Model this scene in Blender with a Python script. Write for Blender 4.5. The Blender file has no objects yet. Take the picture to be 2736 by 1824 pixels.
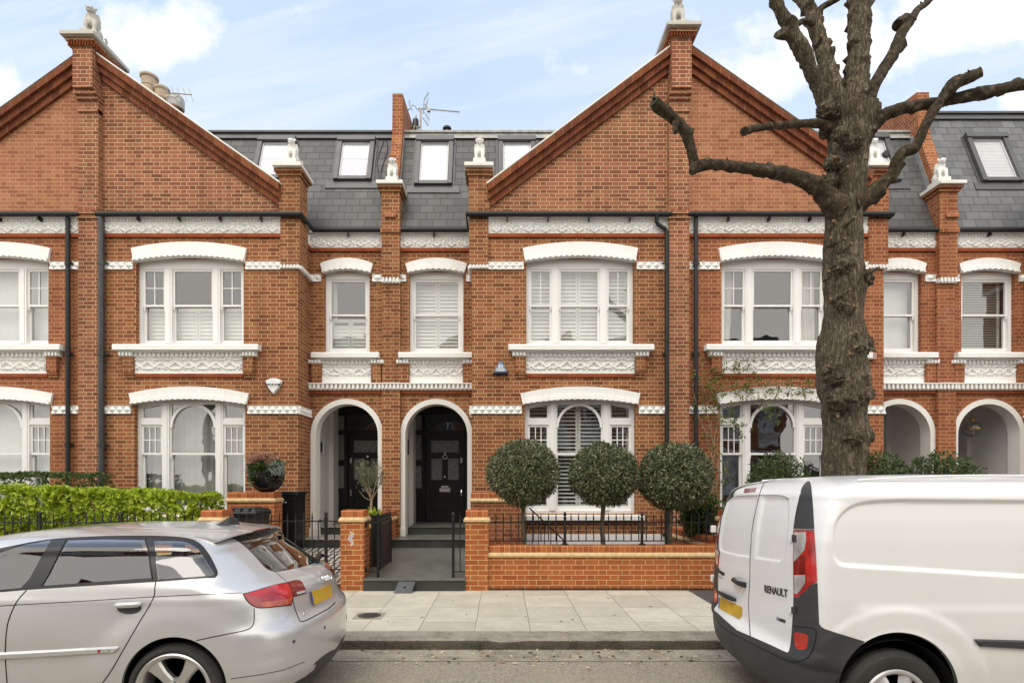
import bpy, bmesh, math, random
from mathutils import Vector, Matrix, noise
R = math.radians
PI = math.pi
rnd = random.Random(7)
SC = bpy.context.scene
COL = SC.collection

# ------------------------------------------------------------------ survey
# camera at the origin, eye 1.603 m above the pavement, street runs along X,
# facade faces -Y.  v() / z() turn a survey reading into metres at distance d.
EYE = 1.603
FOC = 1272.3
def vx(v, d): return (v - 1152.0) * d / FOC
def vz(y, d): return EYE + (1105.5 - y) * d / FOC
DF = 10.61      # bay fronts
DB = 11.26      # recessed entrance fronts
DW = 8.154      # garden walls along the pavement
DD = 13.0       # front doors inside the porches
HALF = 5.61     # width of one house
P1, P2 = -7.84, 3.375
P3 = P2 + 2 * HALF

# ------------------------------------------------------------------ nodes
class NT:
    def __init__(s, name):
        s.mat = bpy.data.materials.new(name)
        s.mat.use_nodes = True
        s.t = s.mat.node_tree
        s.t.nodes.clear()
        s.out = s.n('ShaderNodeOutputMaterial')
    def n(s, kind, **kw):
        nd = s.t.nodes.new(kind)
        for k, v in kw.items(): setattr(nd, k, v)
        return nd
    def link(s, a, b): s.t.links.new(a, b)
    def put(s, sock, v):
        if isinstance(v, bpy.types.NodeSocket): s.t.links.new(v, sock)
        elif isinstance(v, (tuple, list)) and len(v) == 3 and sock.type == 'RGBA': sock.default_value = (*v, 1)
        else: sock.default_value = v
    def m(s, op, a, b=None, c=None, clamp=False):
        nd = s.n('ShaderNodeMath', operation=op, use_clamp=clamp)
        s.put(nd.inputs[0], a)
        if b is not None: s.put(nd.inputs[1], b)
        if c is not None: s.put(nd.inputs[2], c)
        return nd.outputs[0]
    def mix(s, f, a, b, blend='MIX'):
        nd = s.n('ShaderNodeMix', data_type='RGBA', blend_type=blend)
        s.put(nd.inputs[0], f); s.put(nd.inputs[6], a); s.put(nd.inputs[7], b)
        return nd.outputs[2]
    def ramp(s, f, stops, interp='LINEAR'):
        nd = s.n('ShaderNodeValToRGB'); cr = nd.color_ramp; cr.interpolation = interp
        while len(cr.elements) < len(stops): cr.elements.new(0.5)
        for e, (p, c) in zip(cr.elements, stops):
            e.position = p
            e.color = (*c, 1) if isinstance(c, (tuple, list)) else (c, c, c, 1)
        s.put(nd.inputs[0], f)
        return nd.outputs[0]
    def uv(s):
        return s.n('ShaderNodeUVMap').outputs[0]
    def obj(s): return s.n('ShaderNodeTexCoord').outputs['Object']
    def pos(s): return s.n('ShaderNodeNewGeometry').outputs['Position']
    def noise(s, vec, scale, detail=4, rough=0.55, dims='3D', dist=0.0):
        nd = s.n('ShaderNodeTexNoise', noise_dimensions=dims)
        s.put(nd.inputs['Vector'], vec); nd.inputs['Scale'].default_value = scale
        nd.inputs['Detail'].default_value = detail; nd.inputs['Roughness'].default_value = rough
        nd.inputs['Distortion'].default_value = dist
        return nd.outputs[0]
    def scale(s, vec, sc):
        nd = s.n('ShaderNodeMapping'); s.put(nd.inputs[0], vec); nd.inputs['Scale'].default_value = sc
        return nd.outputs[0]
    def bump(s, h, strength=0.5, dist=0.01, normal=None):
        nd = s.n('ShaderNodeBump'); nd.inputs['Strength'].default_value = strength
        nd.inputs['Distance'].default_value = dist; s.put(nd.inputs['Height'], h)
        if normal is not None: s.link(normal, nd.inputs['Normal'])
        return nd.outputs[0]
    def pbr(s, col, rough=0.6, metal=0.0, normal=None, coat=0.0, spec=0.5, ior=1.45):
        b = s.n('ShaderNodeBsdfPrincipled')
        s.put(b.inputs['Base Color'], col); s.put(b.inputs['Roughness'], rough)
        s.put(b.inputs['Metallic'], metal); b.inputs['Coat Weight'].default_value = coat
        b.inputs['Coat Roughness'].default_value = 0.03
        b.inputs['Specular IOR Level'].default_value = spec
        b.inputs['IOR'].default_value = ior
        if normal is not None: s.link(normal, b.inputs['Normal'])
        s.link(b.outputs[0], s.out.inputs[0])
        return b

def simple(name, col, rough=0.6, metal=0.0, var=0.12, nscale=6.0, bump=0.0, bscale=60, coat=0.0, spec=0.5):
    t = NT(name)
    p = t.obj()
    f = t.noise(p, nscale, 5, 0.6)
    dark = tuple(c * (1 - var) for c in col); lite = tuple(min(1, c * (1 + var)) for c in col)
    c = t.ramp(f, [(0.3, dark), (0.7, lite)])
    nrm = None
    if bump: nrm = t.bump(t.noise(p, bscale, 4, 0.6), bump, 0.004)
    t.pbr(c, rough, metal, nrm, coat, spec)
    return t.mat

def srgb(*c):
    return tuple(((x / 255 + 0.055) / 1.055) ** 2.4 if x > 10 else x / 255 / 12.92 for x in c)

def brick_mat(name, cols, mortar, bond='flemish', course=0.075, mw=0.0055, grime=0.35, seed=0.0, st=0.23, hd=0.115, soot=None):
    t = NT(name)
    sp = t.n('ShaderNodeSeparateXYZ'); t.link(t.uv(), sp.inputs[0])
    wob = t.m('MULTIPLY', t.m('SUBTRACT', t.noise(t.uv(), 3.0, 2), 0.5), 0.012)
    u = sp.outputs[0]; v = t.m('DIVIDE', t.m('ADD', sp.outputs[1], wob), course)
    row = t.m('FLOOR', v); fv = t.m('SUBTRACT', v, row)
    odd = t.m('FLOORED_MODULO', row, 2.0)
    if bond == 'flemish':
        per = st + hd
        uo = t.m('ADD', u, t.m('MULTIPLY', odd, per / 2))
        xm = t.m('DIVIDE', uo, per); ci = t.m('FLOOR', xm)
        p = t.m('MULTIPLY', t.m('SUBTRACT', xm, ci), per)
        ish = t.m('GREATER_THAN', p, st)
        loc = t.m('SUBTRACT', p, t.m('MULTIPLY', ish, st))
        w = t.m('SUBTRACT', st, t.m('MULTIPLY', ish, st - hd))
        idx = t.m('ADD', t.m('MULTIPLY', ci, 2.0), ish)
    else:
        uo = t.m('ADD', u, t.m('MULTIPLY', odd, st / 2))
        xm = t.m('DIVIDE', uo, st); ci = t.m('FLOOR', xm)
        loc = t.m('MULTIPLY', t.m('SUBTRACT', xm, ci), st); w = st; idx = ci
        ish = 0.0
    dx = t.m('MINIMUM', loc, t.m('SUBTRACT', w, loc))
    dz = t.m('MULTIPLY', t.m('MINIMUM', fv, t.m('SUBTRACT', 1.0, fv)), course)
    d = t.m('MINIMUM', dx, dz)
    nz = t.noise(t.uv(), 45.0, 3)
    d = t.m('ADD', d, t.m('MULTIPLY', t.m('SUBTRACT', nz, 0.5), 0.004))
    mr = t.n('ShaderNodeMapRange', interpolation_type='SMOOTHSTEP'); t.put(mr.inputs[0], d)
    mr.inputs[1].default_value = mw - 0.0028; mr.inputs[2].default_value = mw + 0.0018
    mask = mr.outputs[0]
    cx = t.n('ShaderNodeCombineXYZ'); t.put(cx.inputs[0], idx); t.put(cx.inputs[1], row); cx.inputs[2].default_value = seed
    wn = t.n('ShaderNodeTexWhiteNoise'); t.link(cx.outputs[0], wn.inputs[0])
    k = len(cols)
    bc = t.ramp(wn.outputs[0], [(i / (k - 1), c) for i, c in enumerate(cols)])
    if bond == 'flemish':   # headers were burnt a little darker
        bc = t.mix(t.m('MULTIPLY', ish, 0.22), bc, cols[0])
    big = t.noise(t.uv(), 0.55, 5, 0.62)
    fine = t.noise(t.uv(), 30.0, 4)
    bc = t.mix(0.35, bc, t.mix(fine, tuple(c * 0.75 for c in cols[len(cols) // 2]), tuple(min(1, c * 1.25) for c in cols[len(cols) // 2])))
    mc = t.mix(t.noise(t.uv(), 2.2, 4), tuple(c * 0.72 for c in mortar), mortar)
    c = t.mix(mask, mc, bc)
    g = t.ramp(big, [(0.42, 0.0), (0.7, 1.0)])
    c = t.mix(t.m('MULTIPLY', g, grime), c, tuple(x * 0.55 for x in cols[0]))
    stk = t.ramp(t.noise(t.scale(t.uv(), (3.2, 0.35, 1)), 1.0, 5, 0.6), [(0.50, 0.0), (0.72, 1.0)])      # rain streaks
    c = t.mix(t.m('MULTIPLY', stk, 0.30), c, tuple(x * 0.5 for x in cols[0]))
    eff = t.ramp(t.noise(t.uv(), 1.3, 6, 0.7), [(0.62, 0.0), (0.78, 1.0)])     # pale efflorescence
    c = t.mix(t.m('MULTIPLY', eff, 0.22), c, (0.5, 0.4, 0.33))
    if soot:
        c = t.mix(soot, c, (0.05, 0.035, 0.025))
    h = t.m('ADD', t.m('MULTIPLY', mask, 1.0), t.m('MULTIPLY', fine, 0.25))
    t.pbr(c, 0.85, 0, t.bump(h, 0.6, 0.006), spec=0.25)
    return t.mat

M = {}
ORANGE = [srgb(108, 56, 40), srgb(150, 80, 50), srgb(166, 92, 57), srgb(180, 104, 66), srgb(192, 122, 82)]
RED = [srgb(128, 62, 42), srgb(156, 80, 54), srgb(168, 90, 60), srgb(178, 98, 66), srgb(192, 110, 76)]
PINK = [srgb(146, 78, 58), srgb(170, 96, 70), srgb(182, 106, 78), srgb(190, 114, 84), srgb(202, 130, 98)]
NEW = [srgb(164, 82, 48), srgb(184, 92, 52), srgb(192, 98, 54), srgb(198, 102, 56), srgb(204, 112, 64)]
def dk(cols, k, g=0.0): return [tuple((x*(1-g)+(sum(c)/3)*g)*k*m for x, m in zip(c, (0.96, 1.12, 1.02))) for c in cols]
ORANGE, RED, PINK, NEW = dk(ORANGE, .80, .08), dk(RED, .82, .08), dk(PINK, .80, .08), dk(NEW, .80, .05)
M['brick'] = brick_mat('brick', ORANGE, srgb(212, 182, 138), grime=0.22)
M['brick_gable'] = brick_mat('brick_gable', [ORANGE[0], PINK[0]] + PINK[1:4], srgb(216, 190, 148), grime=0.15, seed=3)
M['brick_old'] = brick_mat('brick_old', RED, srgb(204, 164, 120), grime=0.2, seed=5)
M['brick_faded'] = brick_mat('brick_faded', PINK, srgb(204, 168, 128), grime=0.15, seed=8)
M['brick_new'] = brick_mat('brick_new', NEW, srgb(218, 180, 128), grime=0.12, seed=11)
M['brick_pier'] = brick_mat('brick_pier', NEW, srgb(224, 190, 130), bond='stretcher', grime=0.1, seed=17)
M['brick_edge'] = brick_mat('brick_edge', NEW, srgb(214, 180, 130), bond='stretcher', course=0.4, st=0.075, grime=0.12, seed=13)
M['brick_rake'] = brick_mat('brick_rake', [srgb(88, 48, 32), srgb(116, 64, 42), srgb(128, 72, 48), srgb(140, 82, 56)], srgb(170, 136, 98), bond='stretcher', course=0.11, st=0.205, grime=0.6, seed=19, mw=0.0045)
M['rubbed'] = brick_mat('rubbed', [srgb(128, 62, 38), srgb(148, 76, 46), srgb(158, 84, 50)], srgb(140, 92, 60), bond='stretcher', course=0.5, st=0.23, grime=0.25, seed=23)

def white_mat(name, col=(0.80, 0.795, 0.78), rough=0.5, dirt=0.25, painted_brick=False, streak=True):
    t = NT(name)
    p = t.pos()
    n1 = t.noise(t.scale(p, (3, 3, 0.7) if streak else (2, 2, 2)), 1.6, 6, 0.65)
    f = t.ramp(n1, [(0.52, 0.0), (0.8, 1.0)])
    c = t.mix(t.m('MULTIPLY', f, dirt), col, (0.50, 0.46, 0.38))
    nrm = t.bump(t.noise(p, 30, 4), 0.15, 0.004)
    if painted_brick:
        br = t.n('ShaderNodeTexBrick'); t.link(t.uv(), br.inputs[0])
        br.inputs['Scale'].default_value = 1.0; br.inputs['Brick Width'].default_value = 0.23
        br.inputs['Row Height'].default_value = 0.075; br.inputs['Mortar Size'].default_value = 0.006
        br.inputs['Mortar Smooth'].default_value = 0.6
        nrm = t.bump(br.outputs['Fac'], -0.55, 0.008, nrm)
    t.pbr(c, rough, 0, nrm, spec=0.35)
    return t.mat
M['white'] = white_mat('white_paint', (0.82, 0.815, 0.80), dirt=0.32)
M['white_frame'] = white_mat('white_joinery', (0.82, 0.82, 0.81), 0.32, 0.08)
M['white_brick'] = white_mat('white_painted_brick', (0.78, 0.77, 0.74), 0.5, 0.15, True)
M['white_relief'] = white_mat('white_terracotta', (0.86, 0.855, 0.84), 0.55, 0.18, streak=False)
M['stone_white'] = white_mat('white_stone', (0.76, 0.75, 0.71), 0.6, 0.35, streak=False)
M['stone_grey'] = white_mat('weathered_stone', (0.50, 0.48, 0.43), 0.7, 0.7, streak=False)

def slate_mat(name, base, w=0.28, h=0.185, gap=0.0065, seed=0.0):
    t = NT(name)
    br = t.n('ShaderNodeTexBrick'); t.link(t.uv(), br.inputs[0])
    br.offset = 0.5
    br.inputs['Scale'].default_value = 1.0; br.inputs['Brick Width'].default_value = w
    br.inputs['Row Height'].default_value = h; br.inputs['Mortar Size'].default_value = gap
    br.inputs['Mortar Smooth'].default_value = 0.1
    br.inputs['Color1'].default_value = (*[c * 0.8 for c in base], 1)
    br.inputs['Color2'].default_value = (*[c * 1.25 for c in base], 1)
    br.inputs['Mortar'].default_value = (*[c * 0.35 for c in base], 1)
    n = t.noise(t.uv(), 1.6, 5, 0.65)
    c = t.mix(t.m('MULTIPLY', t.ramp(n, [(0.5, 0.0), (0.75, 1.0)]), 0.35), br.outputs['Color'], tuple(c * 1.9 for c in base))
    sp = t.n('ShaderNodeSeparateXYZ'); t.link(t.uv(), sp.inputs[0])
    v = t.m('DIVIDE', sp.outputs[1], h); fr = t.m('SUBTRACT', v, t.m('FLOOR', v))
    hh = t.m('SUBTRACT', t.m('MULTIPLY', t.m('SUBTRACT', 1.0, fr), 1.0), br.outputs['Fac'])
    hh = t.m('ADD', hh, t.m('MULTIPLY', t.noise(t.uv(), 40, 4), 0.2))
    t.pbr(c, t.ramp(n, [(0.3, 0.42), (0.7, 0.6)]), 0, t.bump(hh, 0.8, 0.008), spec=0.4)
    return t.mat
M['slate'] = slate_mat('slate', (0.085, 0.083, 0.083))
M['slate_blue'] = slate_mat('slate_blue', (0.125, 0.128, 0.132), 0.28, 0.2)
M['lead'] = simple('lead_flashing', (0.30, 0.31, 0.32), 0.5, 0.2, 0.3, 5)
M['lead_pale'] = simple('lead_capping', (0.34, 0.335, 0.32), 0.55, 0.1, 0.35, 9)
M['black_iron'] = simple('black_iron', (0.012, 0.012, 0.013), 0.38, 0, 0.3, 8, 0.2, 90)
M['black_pipe'] = simple('black_pipe', (0.011, 0.011, 0.012), 0.5, 0, 0.3, 8)
M['grey_pipe'] = simple('grey_pipe', (0.055, 0.055, 0.058), 0.4, 0, 0.3, 4)
M['black_paint'] = simple('black_door_paint', (0.011, 0.012, 0.013), 0.28, 0, 0.3, 3, 0.05, 40)
M['dark_grey'] = simple('dark_grey_metal', (0.075, 0.076, 0.078), 0.4, 0.1, 0.2, 3)
M['chrome'] = simple('chrome', (0.72, 0.72, 0.72), 0.18, 1.0, 0.05)
M['brass'] = simple('brass', (0.55, 0.36, 0.14), 0.3, 1.0, 0.1)
M['buff_tile'] = simple('buff_tile', srgb(206, 176, 130), 0.75, 0, 0.25, 14, 0.4, 50)
M['step'] = simple('grey_step_paint', (0.125, 0.125, 0.110), 0.42, 0, 0.25, 2.2, 0.2, 60)
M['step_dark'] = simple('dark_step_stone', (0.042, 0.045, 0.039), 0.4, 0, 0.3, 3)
M['shutter'] = simple('shutter_white', (0.78, 0.78, 0.74), 0.45, 0, 0.04)
M['blind'] = simple('blind_fabric', (0.72, 0.74, 0.72), 0.8, 0, 0.05)
M['sheen_lilac'] = simple('pale_sky_sheen', (0.62, 0.60, 0.66), 0.8, 0, 0.04)  # tint of sky mirrored in the roof windows, put into a sheet
M['net'] = simple('net_curtain', (0.36, 0.36, 0.35), 0.85, 0, 0.15, 3)
M['curtain'] = simple('curtain_fabric', (0.74, 0.72, 0.66), 0.85, 0, 0.08, 3)
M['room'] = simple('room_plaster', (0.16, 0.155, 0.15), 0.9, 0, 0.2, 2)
M['terracotta'] = simple('chimney_pot_clay', srgb(178, 160, 138), 0.8, 0, 0.2, 9, 0.3)
M['black_glossy'] = simple('black_resin', (0.009, 0.009, 0.01), 0.16, 0, 0.1, 3)
M['black_plastic'] = simple('black_plastic', (0.018, 0.018, 0.019), 0.42, 0, 0.2, 12, 0.2, 120)

def glass_mat(name, tint=(0.93, 0.95, 0.94), boost=1.9, ior=1.5, rough=0.0, wob=0.0):
    t = NT(name)
    tr = t.n('ShaderNodeBsdfTransparent'); tr.inputs[0].default_value = (*tint, 1)
    gl = t.n('ShaderNodeBsdfGlossy'); gl.inputs['Roughness'].default_value = rough
    gl.inputs[0].default_value = (0.95, 0.95, 0.97, 1)
    lw = t.n('ShaderNodeLayerWeight'); lw.inputs[0].default_value = 0.5
    f0 = ((ior-1)/(ior+1))**2
    fr = t.m('ADD', f0, t.m('MULTIPLY', t.m('POWER', lw.outputs['Facing'], 5.0), 1-f0))
    if wob:
        nrm = t.bump(t.noise(t.pos(), 1.7, 2, 0.4), wob, 0.02)
        t.link(nrm, gl.inputs['Normal'])
    mx = t.n('ShaderNodeMixShader')
    t.link(t.m('MULTIPLY', fr, boost, clamp=True), mx.inputs[0])
    t.link(tr.outputs[0], mx.inputs[1]); t.link(gl.outputs[0], mx.inputs[2])
    t.link(mx.outputs[0], t.out.inputs[0])
    return t.mat
M['glass'] = glass_mat('window_glass', boost=4.0, wob=0.3)
M['roof_glass'] = glass_mat('roof_window_glass', (0.84, 0.84, 0.88), boost=1.6)
M['door_glass'] = glass_mat('door_glass', (0.75, 0.77, 0.75), 2.2, wob=0.3)
def frosted():
    t = NT('obscured_glass')
    t.pbr(t.ramp(t.noise(t.pos(), 14, 4), [(0.35, (0.17, 0.175, 0.17)), (0.65, (0.27, 0.275, 0.27))]), 0.15, 0, None, spec=0.6)
    return t.mat
M['frosted'] = frosted()

# ------------------------------------------------------------------ mesh builder
class MB:
    def __init__(s): s.v = []; s.f = []; s.mi = []; s.cur = 0; s.uvs = {}
    def add(s, vs, fs, uv=None):
        b = len(s.v); s.v.extend([tuple(q) for q in vs])
        for i, f in enumerate(fs):
            s.f.append([b + j for j in f]); s.mi.append(s.cur)
            if uv: s.uvs[len(s.f) - 1] = uv[i]
        return s
    def box(s, x0, x1, y0, y1, z0, z1):
        if x0 > x1: x0, x1 = x1, x0
        if y0 > y1: y0, y1 = y1, y0
        if z0 > z1: z0, z1 = z1, z0
        return s.add([(x0,y0,z0),(x1,y0,z0),(x1,y1,z0),(x0,y1,z0),(x0,y0,z1),(x1,y0,z1),(x1,y1,z1),(x0,y1,z1)],
            [(0,3,2,1),(4,5,6,7),(0,1,5,4),(1,2,6,5),(2,3,7,6),(3,0,4,7)])
    def frustum(s, x0,x1,y0,y1,z0, X0,X1,Y0,Y1,z1):
        return s.add([(x0,y0,z0),(x1,y0,z0),(x1,y1,z0),(x0,y1,z0),(X0,Y0,z1),(X1,Y0,z1),(X1,Y1,z1),(X0,Y1,z1)],
            [(0,3,2,1),(4,5,6,7),(0,1,5,4),(1,2,6,5),(2,3,7,6),(3,0,4,7)])
    def prism(s, pts, y0, y1):            # polygon in XZ extruded along Y (front at y0)
        n = len(pts)
        a = sum(pts[i][0]*pts[(i+1)%n][1]-pts[(i+1)%n][0]*pts[i][1] for i in range(n))
        if a < 0: pts = pts[::-1]
        vs = [(p[0], y0, p[1]) for p in pts] + [(p[0], y1, p[1]) for p in pts]
        fs = [tuple(range(n)), tuple(range(2*n-1, n-1, -1))]
        fs += [(i, n+i, n+(i+1)%n, (i+1)%n) for i in range(n)]
        return s.add(vs, fs)
    def prism_x(s, pts, x0, x1):          # polygon in YZ extruded along X
        n = len(pts)
        vs = [(x0, p[0], p[1]) for p in pts] + [(x1, p[0], p[1]) for p in pts]
        fs = [tuple(range(n)), tuple(range(2*n-1, n-1, -1))]
        fs += [(i, n+i, n+(i+1)%n, (i+1)%n) for i in range(n)]
        return s.add(vs, fs)
    def strip(s, a, b, y0, y1):           # ribbon between two XZ polylines, extruded along Y
        n = len(a)
        vs = []
        for p, q in zip(a, b): vs += [(p[0],y0,p[1]),(q[0],y0,q[1]),(p[0],y1,p[1]),(q[0],y1,q[1])]
        fs = []
        for i in range(n-1):
            j = 4*i; k = j+4
            fs += [(j, j+1, k+1, k), (j+2, k+2, k+3, j+3), (j, k, k+2, j+2), (j+1, j+3, k+3, k+1)]
        fs += [(0,2,3,1), (4*n-4, 4*n-3, 4*n-1, 4*n-2)]
        return s.add(vs, fs)
    def tube(s, pts, rad, n=8, cap=True, jit=None):
        pts = [Vector(p) for p in pts]
        if not isinstance(rad, (list, tuple)): rad = [rad]*len(pts)
        vs = []; fs = []
        up = Vector((0.13, 0.31, 1)).normalized(); prev = None
        for i, p in enumerate(pts):
            t = (pts[min(i+1, len(pts)-1)] - pts[max(i-1, 0)])
            if t.length < 1e-9: t = Vector((0,0,1))
            t.normalize()
            if prev is None:
                a = t.cross(up)
                if a.length < 1e-3: a = t.cross(Vector((1,0,0)))
                a.normalize()
            else:
                a = prev - t*prev.dot(t)
                a.normalize()
            prev = a; b = t.cross(a)
            for k in range(n):
                an = 2*PI*k/n
                r = rad[i]
                q = p + (a*math.cos(an)+b*math.sin(an))*r
                if jit: q = jit(q, p, i, k)
                vs.append(q)
        for i in range(len(pts)-1):
            for k in range(n):
                fs.append((i*n+k, i*n+(k+1)%n, (i+1)*n+(k+1)%n, (i+1)*n+k))
        if cap:
            fs.append(tuple(range(n-1, -1, -1))); fs.append(tuple((len(pts)-1)*n+k for k in range(n)))
        return s.add(vs, fs)
    def lathe(s, prof, c=(0,0,0), n=16, axis='z', cap=True):
        vs = []; fs = []
        for r, h in prof:
            for k in range(n):
                a = 2*PI*k/n
                if axis == 'z': vs.append((c[0]+r*math.cos(a), c[1]+r*math.sin(a), c[2]+h))
                elif axis == 'y': vs.append((c[0]+r*math.cos(a), c[1]+h, c[2]-r*math.sin(a)))
                else: vs.append((c[0]+h, c[1]+r*math.cos(a), c[2]+r*math.sin(a)))
        m = len(prof)
        for i in range(m-1):
            for k in range(n): fs.append((i*n+k, i*n+(k+1)%n, (i+1)*n+(k+1)%n, (i+1)*n+k))
        if cap and prof[0][0] > 1e-6: fs.append(tuple(range(n-1,-1,-1)))
        if cap and prof[-1][0] > 1e-6: fs.append(tuple((m-1)*n+k for k in range(n)))
        return s.add(vs, fs)
    def grid(s, fn, nu, nv):
        vs = [fn(i/nu, j/nv) for j in range(nv+1) for i in range(nu+1)]
        fs = [(j*(nu+1)+i, j*(nu+1)+i+1, (j+1)*(nu+1)+i+1, (j+1)*(nu+1)+i) for j in range(nv) for i in range(nu)]
        return s.add(vs, fs)
    def ball(s, c, r, n=10, m=7, fn=None):
        prof = []
        rx, ry, rz = r if isinstance(r, (tuple, list)) else (r, r, r)
        vs = []; fs = []
        for j in range(m+1):
            th = PI*j/m
            for k in range(n):
                a = 2*PI*k/n
                q = Vector((math.sin(th)*math.cos(a), math.sin(th)*math.sin(a), -math.cos(th)))
                w = fn(q) if fn else 1
                vs.append((c[0]+q.x*rx*w, c[1]+q.y*ry*w, c[2]+q.z*rz*w))
        for j in range(m):
            for k in range(n): fs.append((j*n+k, j*n+(k+1)%n, (j+1)*n+(k+1)%n, (j+1)*n+k))
        return s.add(vs, fs)
    def piece(s):
        if not hasattr(s, 'cuts'): s.cuts = []
        s.cuts.append((len(s.v), len(s.f))); return s
    def build(s, name, mats, parent=None, smooth=None, rel=None, bevel=0, merge=False):
        if getattr(s, 'cuts', None):          # one object for every marked piece
            cuts = s.cuts + [(len(s.v), len(s.f))]; s.cuts = None; last = None
            for (v0, f0), (v1, f1) in zip(cuts[:-1], cuts[1:]):
                if f1 == f0: continue
                q = MB(); q.v = s.v[v0:v1]; q.f = [[i-v0 for i in f] for f in s.f[f0:f1]]; q.mi = s.mi[f0:f1]
                q.uvs = {i-f0: u for i, u in s.uvs.items() if f0 <= i < f1}
                last = q.build(name, mats, parent, smooth, rel, bevel, merge)
            return last
        if not isinstance(mats, (list, tuple)): mats = [mats]
        me = bpy.data.meshes.new(name)
        off = Vector(rel) if rel else Vector((0,0,0))
        q = parent
        while q is not None: off = off + q.location; q = q.parent
        me.from_pydata([Vector(v)-off for v in s.v], [], s.f)
        for m in mats: me.materials.append(M[m] if isinstance(m, str) else m)
        me.polygons.foreach_set('material_index', s.mi)
        uvl = me.uv_layers.new(name='UVMap')
        for p in me.polygons:
            cu = s.uvs.get(p.index)
            if cu:
                for li, q in zip(p.loop_indices, cu): uvl.data[li].uv = q
                continue
            n = p.normal; ax, ay, az = abs(n.x), abs(n.y), abs(n.z)
            for li in p.loop_indices:
                co = Vector(s.v[me.loops[li].vertex_index])
                if ay >= ax and ay >= az*0.5: q = (co.x, co.z)
                elif ax >= az*0.5: q = (co.y, co.z)
                else: q = (co.x, co.y)
                uvl.data[li].uv = q
        if merge or smooth is not None:
            bm = bmesh.new(); bm.from_mesh(me)
            if merge: bmesh.ops.remove_doubles(bm, verts=bm.verts, dist=1e-5)
            if smooth is not None:
                for f in bm.faces: f.smooth = True
                for e in bm.edges:
                    if len(e.link_faces) == 2: e.smooth = e.calc_face_angle(0) < R(smooth)
            bm.to_mesh(me); bm.free()
        o = bpy.data.objects.new(name, me); COL.objects.link(o)
        if parent is not None: o.parent = parent
        if bevel:
            b = o.modifiers.new('edge', 'BEVEL'); b.width = bevel; b.segments = 2; b.limit_method = 'ANGLE'; b.harden_normals = False
        return o

def empty(name, label, cat, loc=(0,0,0), group=None):
    o = bpy.data.objects.new(name, None); COL.objects.link(o)
    o.location = loc; o.empty_display_size = 0.2
    o['label'] = label; o['category'] = cat; o['kind'] = 'thing'
    if group: o['group'] = group
    return o
def tag(o, label, cat, group=None):
    o['label'] = label; o['category'] = cat; o['kind'] = 'thing'
    if group: o['group'] = group
    return o
def dup(root, label=None, loc=None, rotz=None):
    r = root.copy(); COL.objects.link(r)
    if label: r['label'] = label
    if loc is not None: r.location = loc
    if rotz is not None: r.rotation_euler = (0, 0, rotz)
    for ch in list(root.children):
        c = ch.copy(); COL.objects.link(c); c.parent = r
        for g in list(ch.children):
            d = g.copy(); COL.objects.link(d); d.parent = c
    return r
def structure(o): o['kind'] = 'structure'; return o

def text_mesh(txt, size, depth=0.002, bold=0.0, align='CENTER', sx=1.0):
    """letters as a plain mesh in the XZ plane facing -Y, centred on the origin"""
    cu = bpy.data.curves.new('letters', 'FONT'); cu.body = txt; cu.size = size
    cu.extrude = depth; cu.offset = bold; cu.align_x = align; cu.align_y = 'CENTER'
    ob = bpy.data.objects.new('letters', cu); COL.objects.link(ob)
    dg = bpy.context.evaluated_depsgraph_get(); dg.update()
    me = bpy.data.meshes.new_from_object(ob.evaluated_get(dg))
    bpy.data.objects.remove(ob); bpy.data.curves.remove(cu)
    me.transform(Matrix.Rotation(R(90), 4, 'X') @ Matrix.Scale(sx, 4, (1,0,0)))
    return me
# ------------------------------------------------------------------ terraced houses
UC = 1.87                       # centre of the bay windows, from the party pilaster
UW, GW = 2.06, 2.12             # widths of upper / ground bay windows
UE = 4.70                       # centre of the entrance arch and the window above it
UB = 3.945                      # outer corner of the bay
ZG = 6.70                       # gutter / eaves level
RD = DB - DF

def arcpts(xc, hw, zend, zcrown, n=14):
    """segmental arch from end to end"""
    sag = zcrown - zend; rr = (hw*hw + sag*sag)/(2*sag); zc = zcrown - rr; a = math.asin(hw/rr)
    return [(xc + rr*math.sin(-a + 2*a*i/n), zc + rr*math.cos(-a + 2*a*i/n)) for i in range(n+1)]

def wall_grid(mb, x0, x1, z0, z1, y0, y1, holes):
    """solid wall with rectangular openings; every opening gets its reveals"""
    xs = sorted({x0, x1, *[h[0] for h in holes], *[h[1] for h in holes]})
    zs = sorted({z0, z1, *[h[2] for h in holes], *[h[3] for h in holes]})
    for i in range(len(xs)-1):
        for j in range(len(zs)-1):
            cx, cz = (xs[i]+xs[i+1])/2, (zs[j]+zs[j+1])/2
            if any(h[0] < cx < h[1] and h[2] < cz < h[3] for h in holes): continue
            mb.add([(xs[i],y0,zs[j]),(xs[i+1],y0,zs[j]),(xs[i+1],y0,zs[j+1]),(xs[i],y0,zs[j+1])], [(0,1,2,3)])
    for hx0, hx1, hz0, hz1 in holes:
        mb.add([(hx0,y0,hz0),(hx0,y1,hz0),(hx0,y1,hz1),(hx0,y0,hz1)], [(0,1,2,3)])
        mb.add([(hx1,y0,hz0),(hx1,y1,hz0),(hx1,y1,hz1),(hx1,y0,hz1)], [(0,3,2,1)])
        mb.add([(hx0,y0,hz1),(hx1,y0,hz1),(hx1,y1,hz1),(hx0,y1,hz1)], [(0,3,2,1)])
        mb.add([(hx0,y0,hz0),(hx1,y0,hz0),(hx1,y1,hz0),(hx0,y1,hz0)], [(0,1,2,3)])

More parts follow.
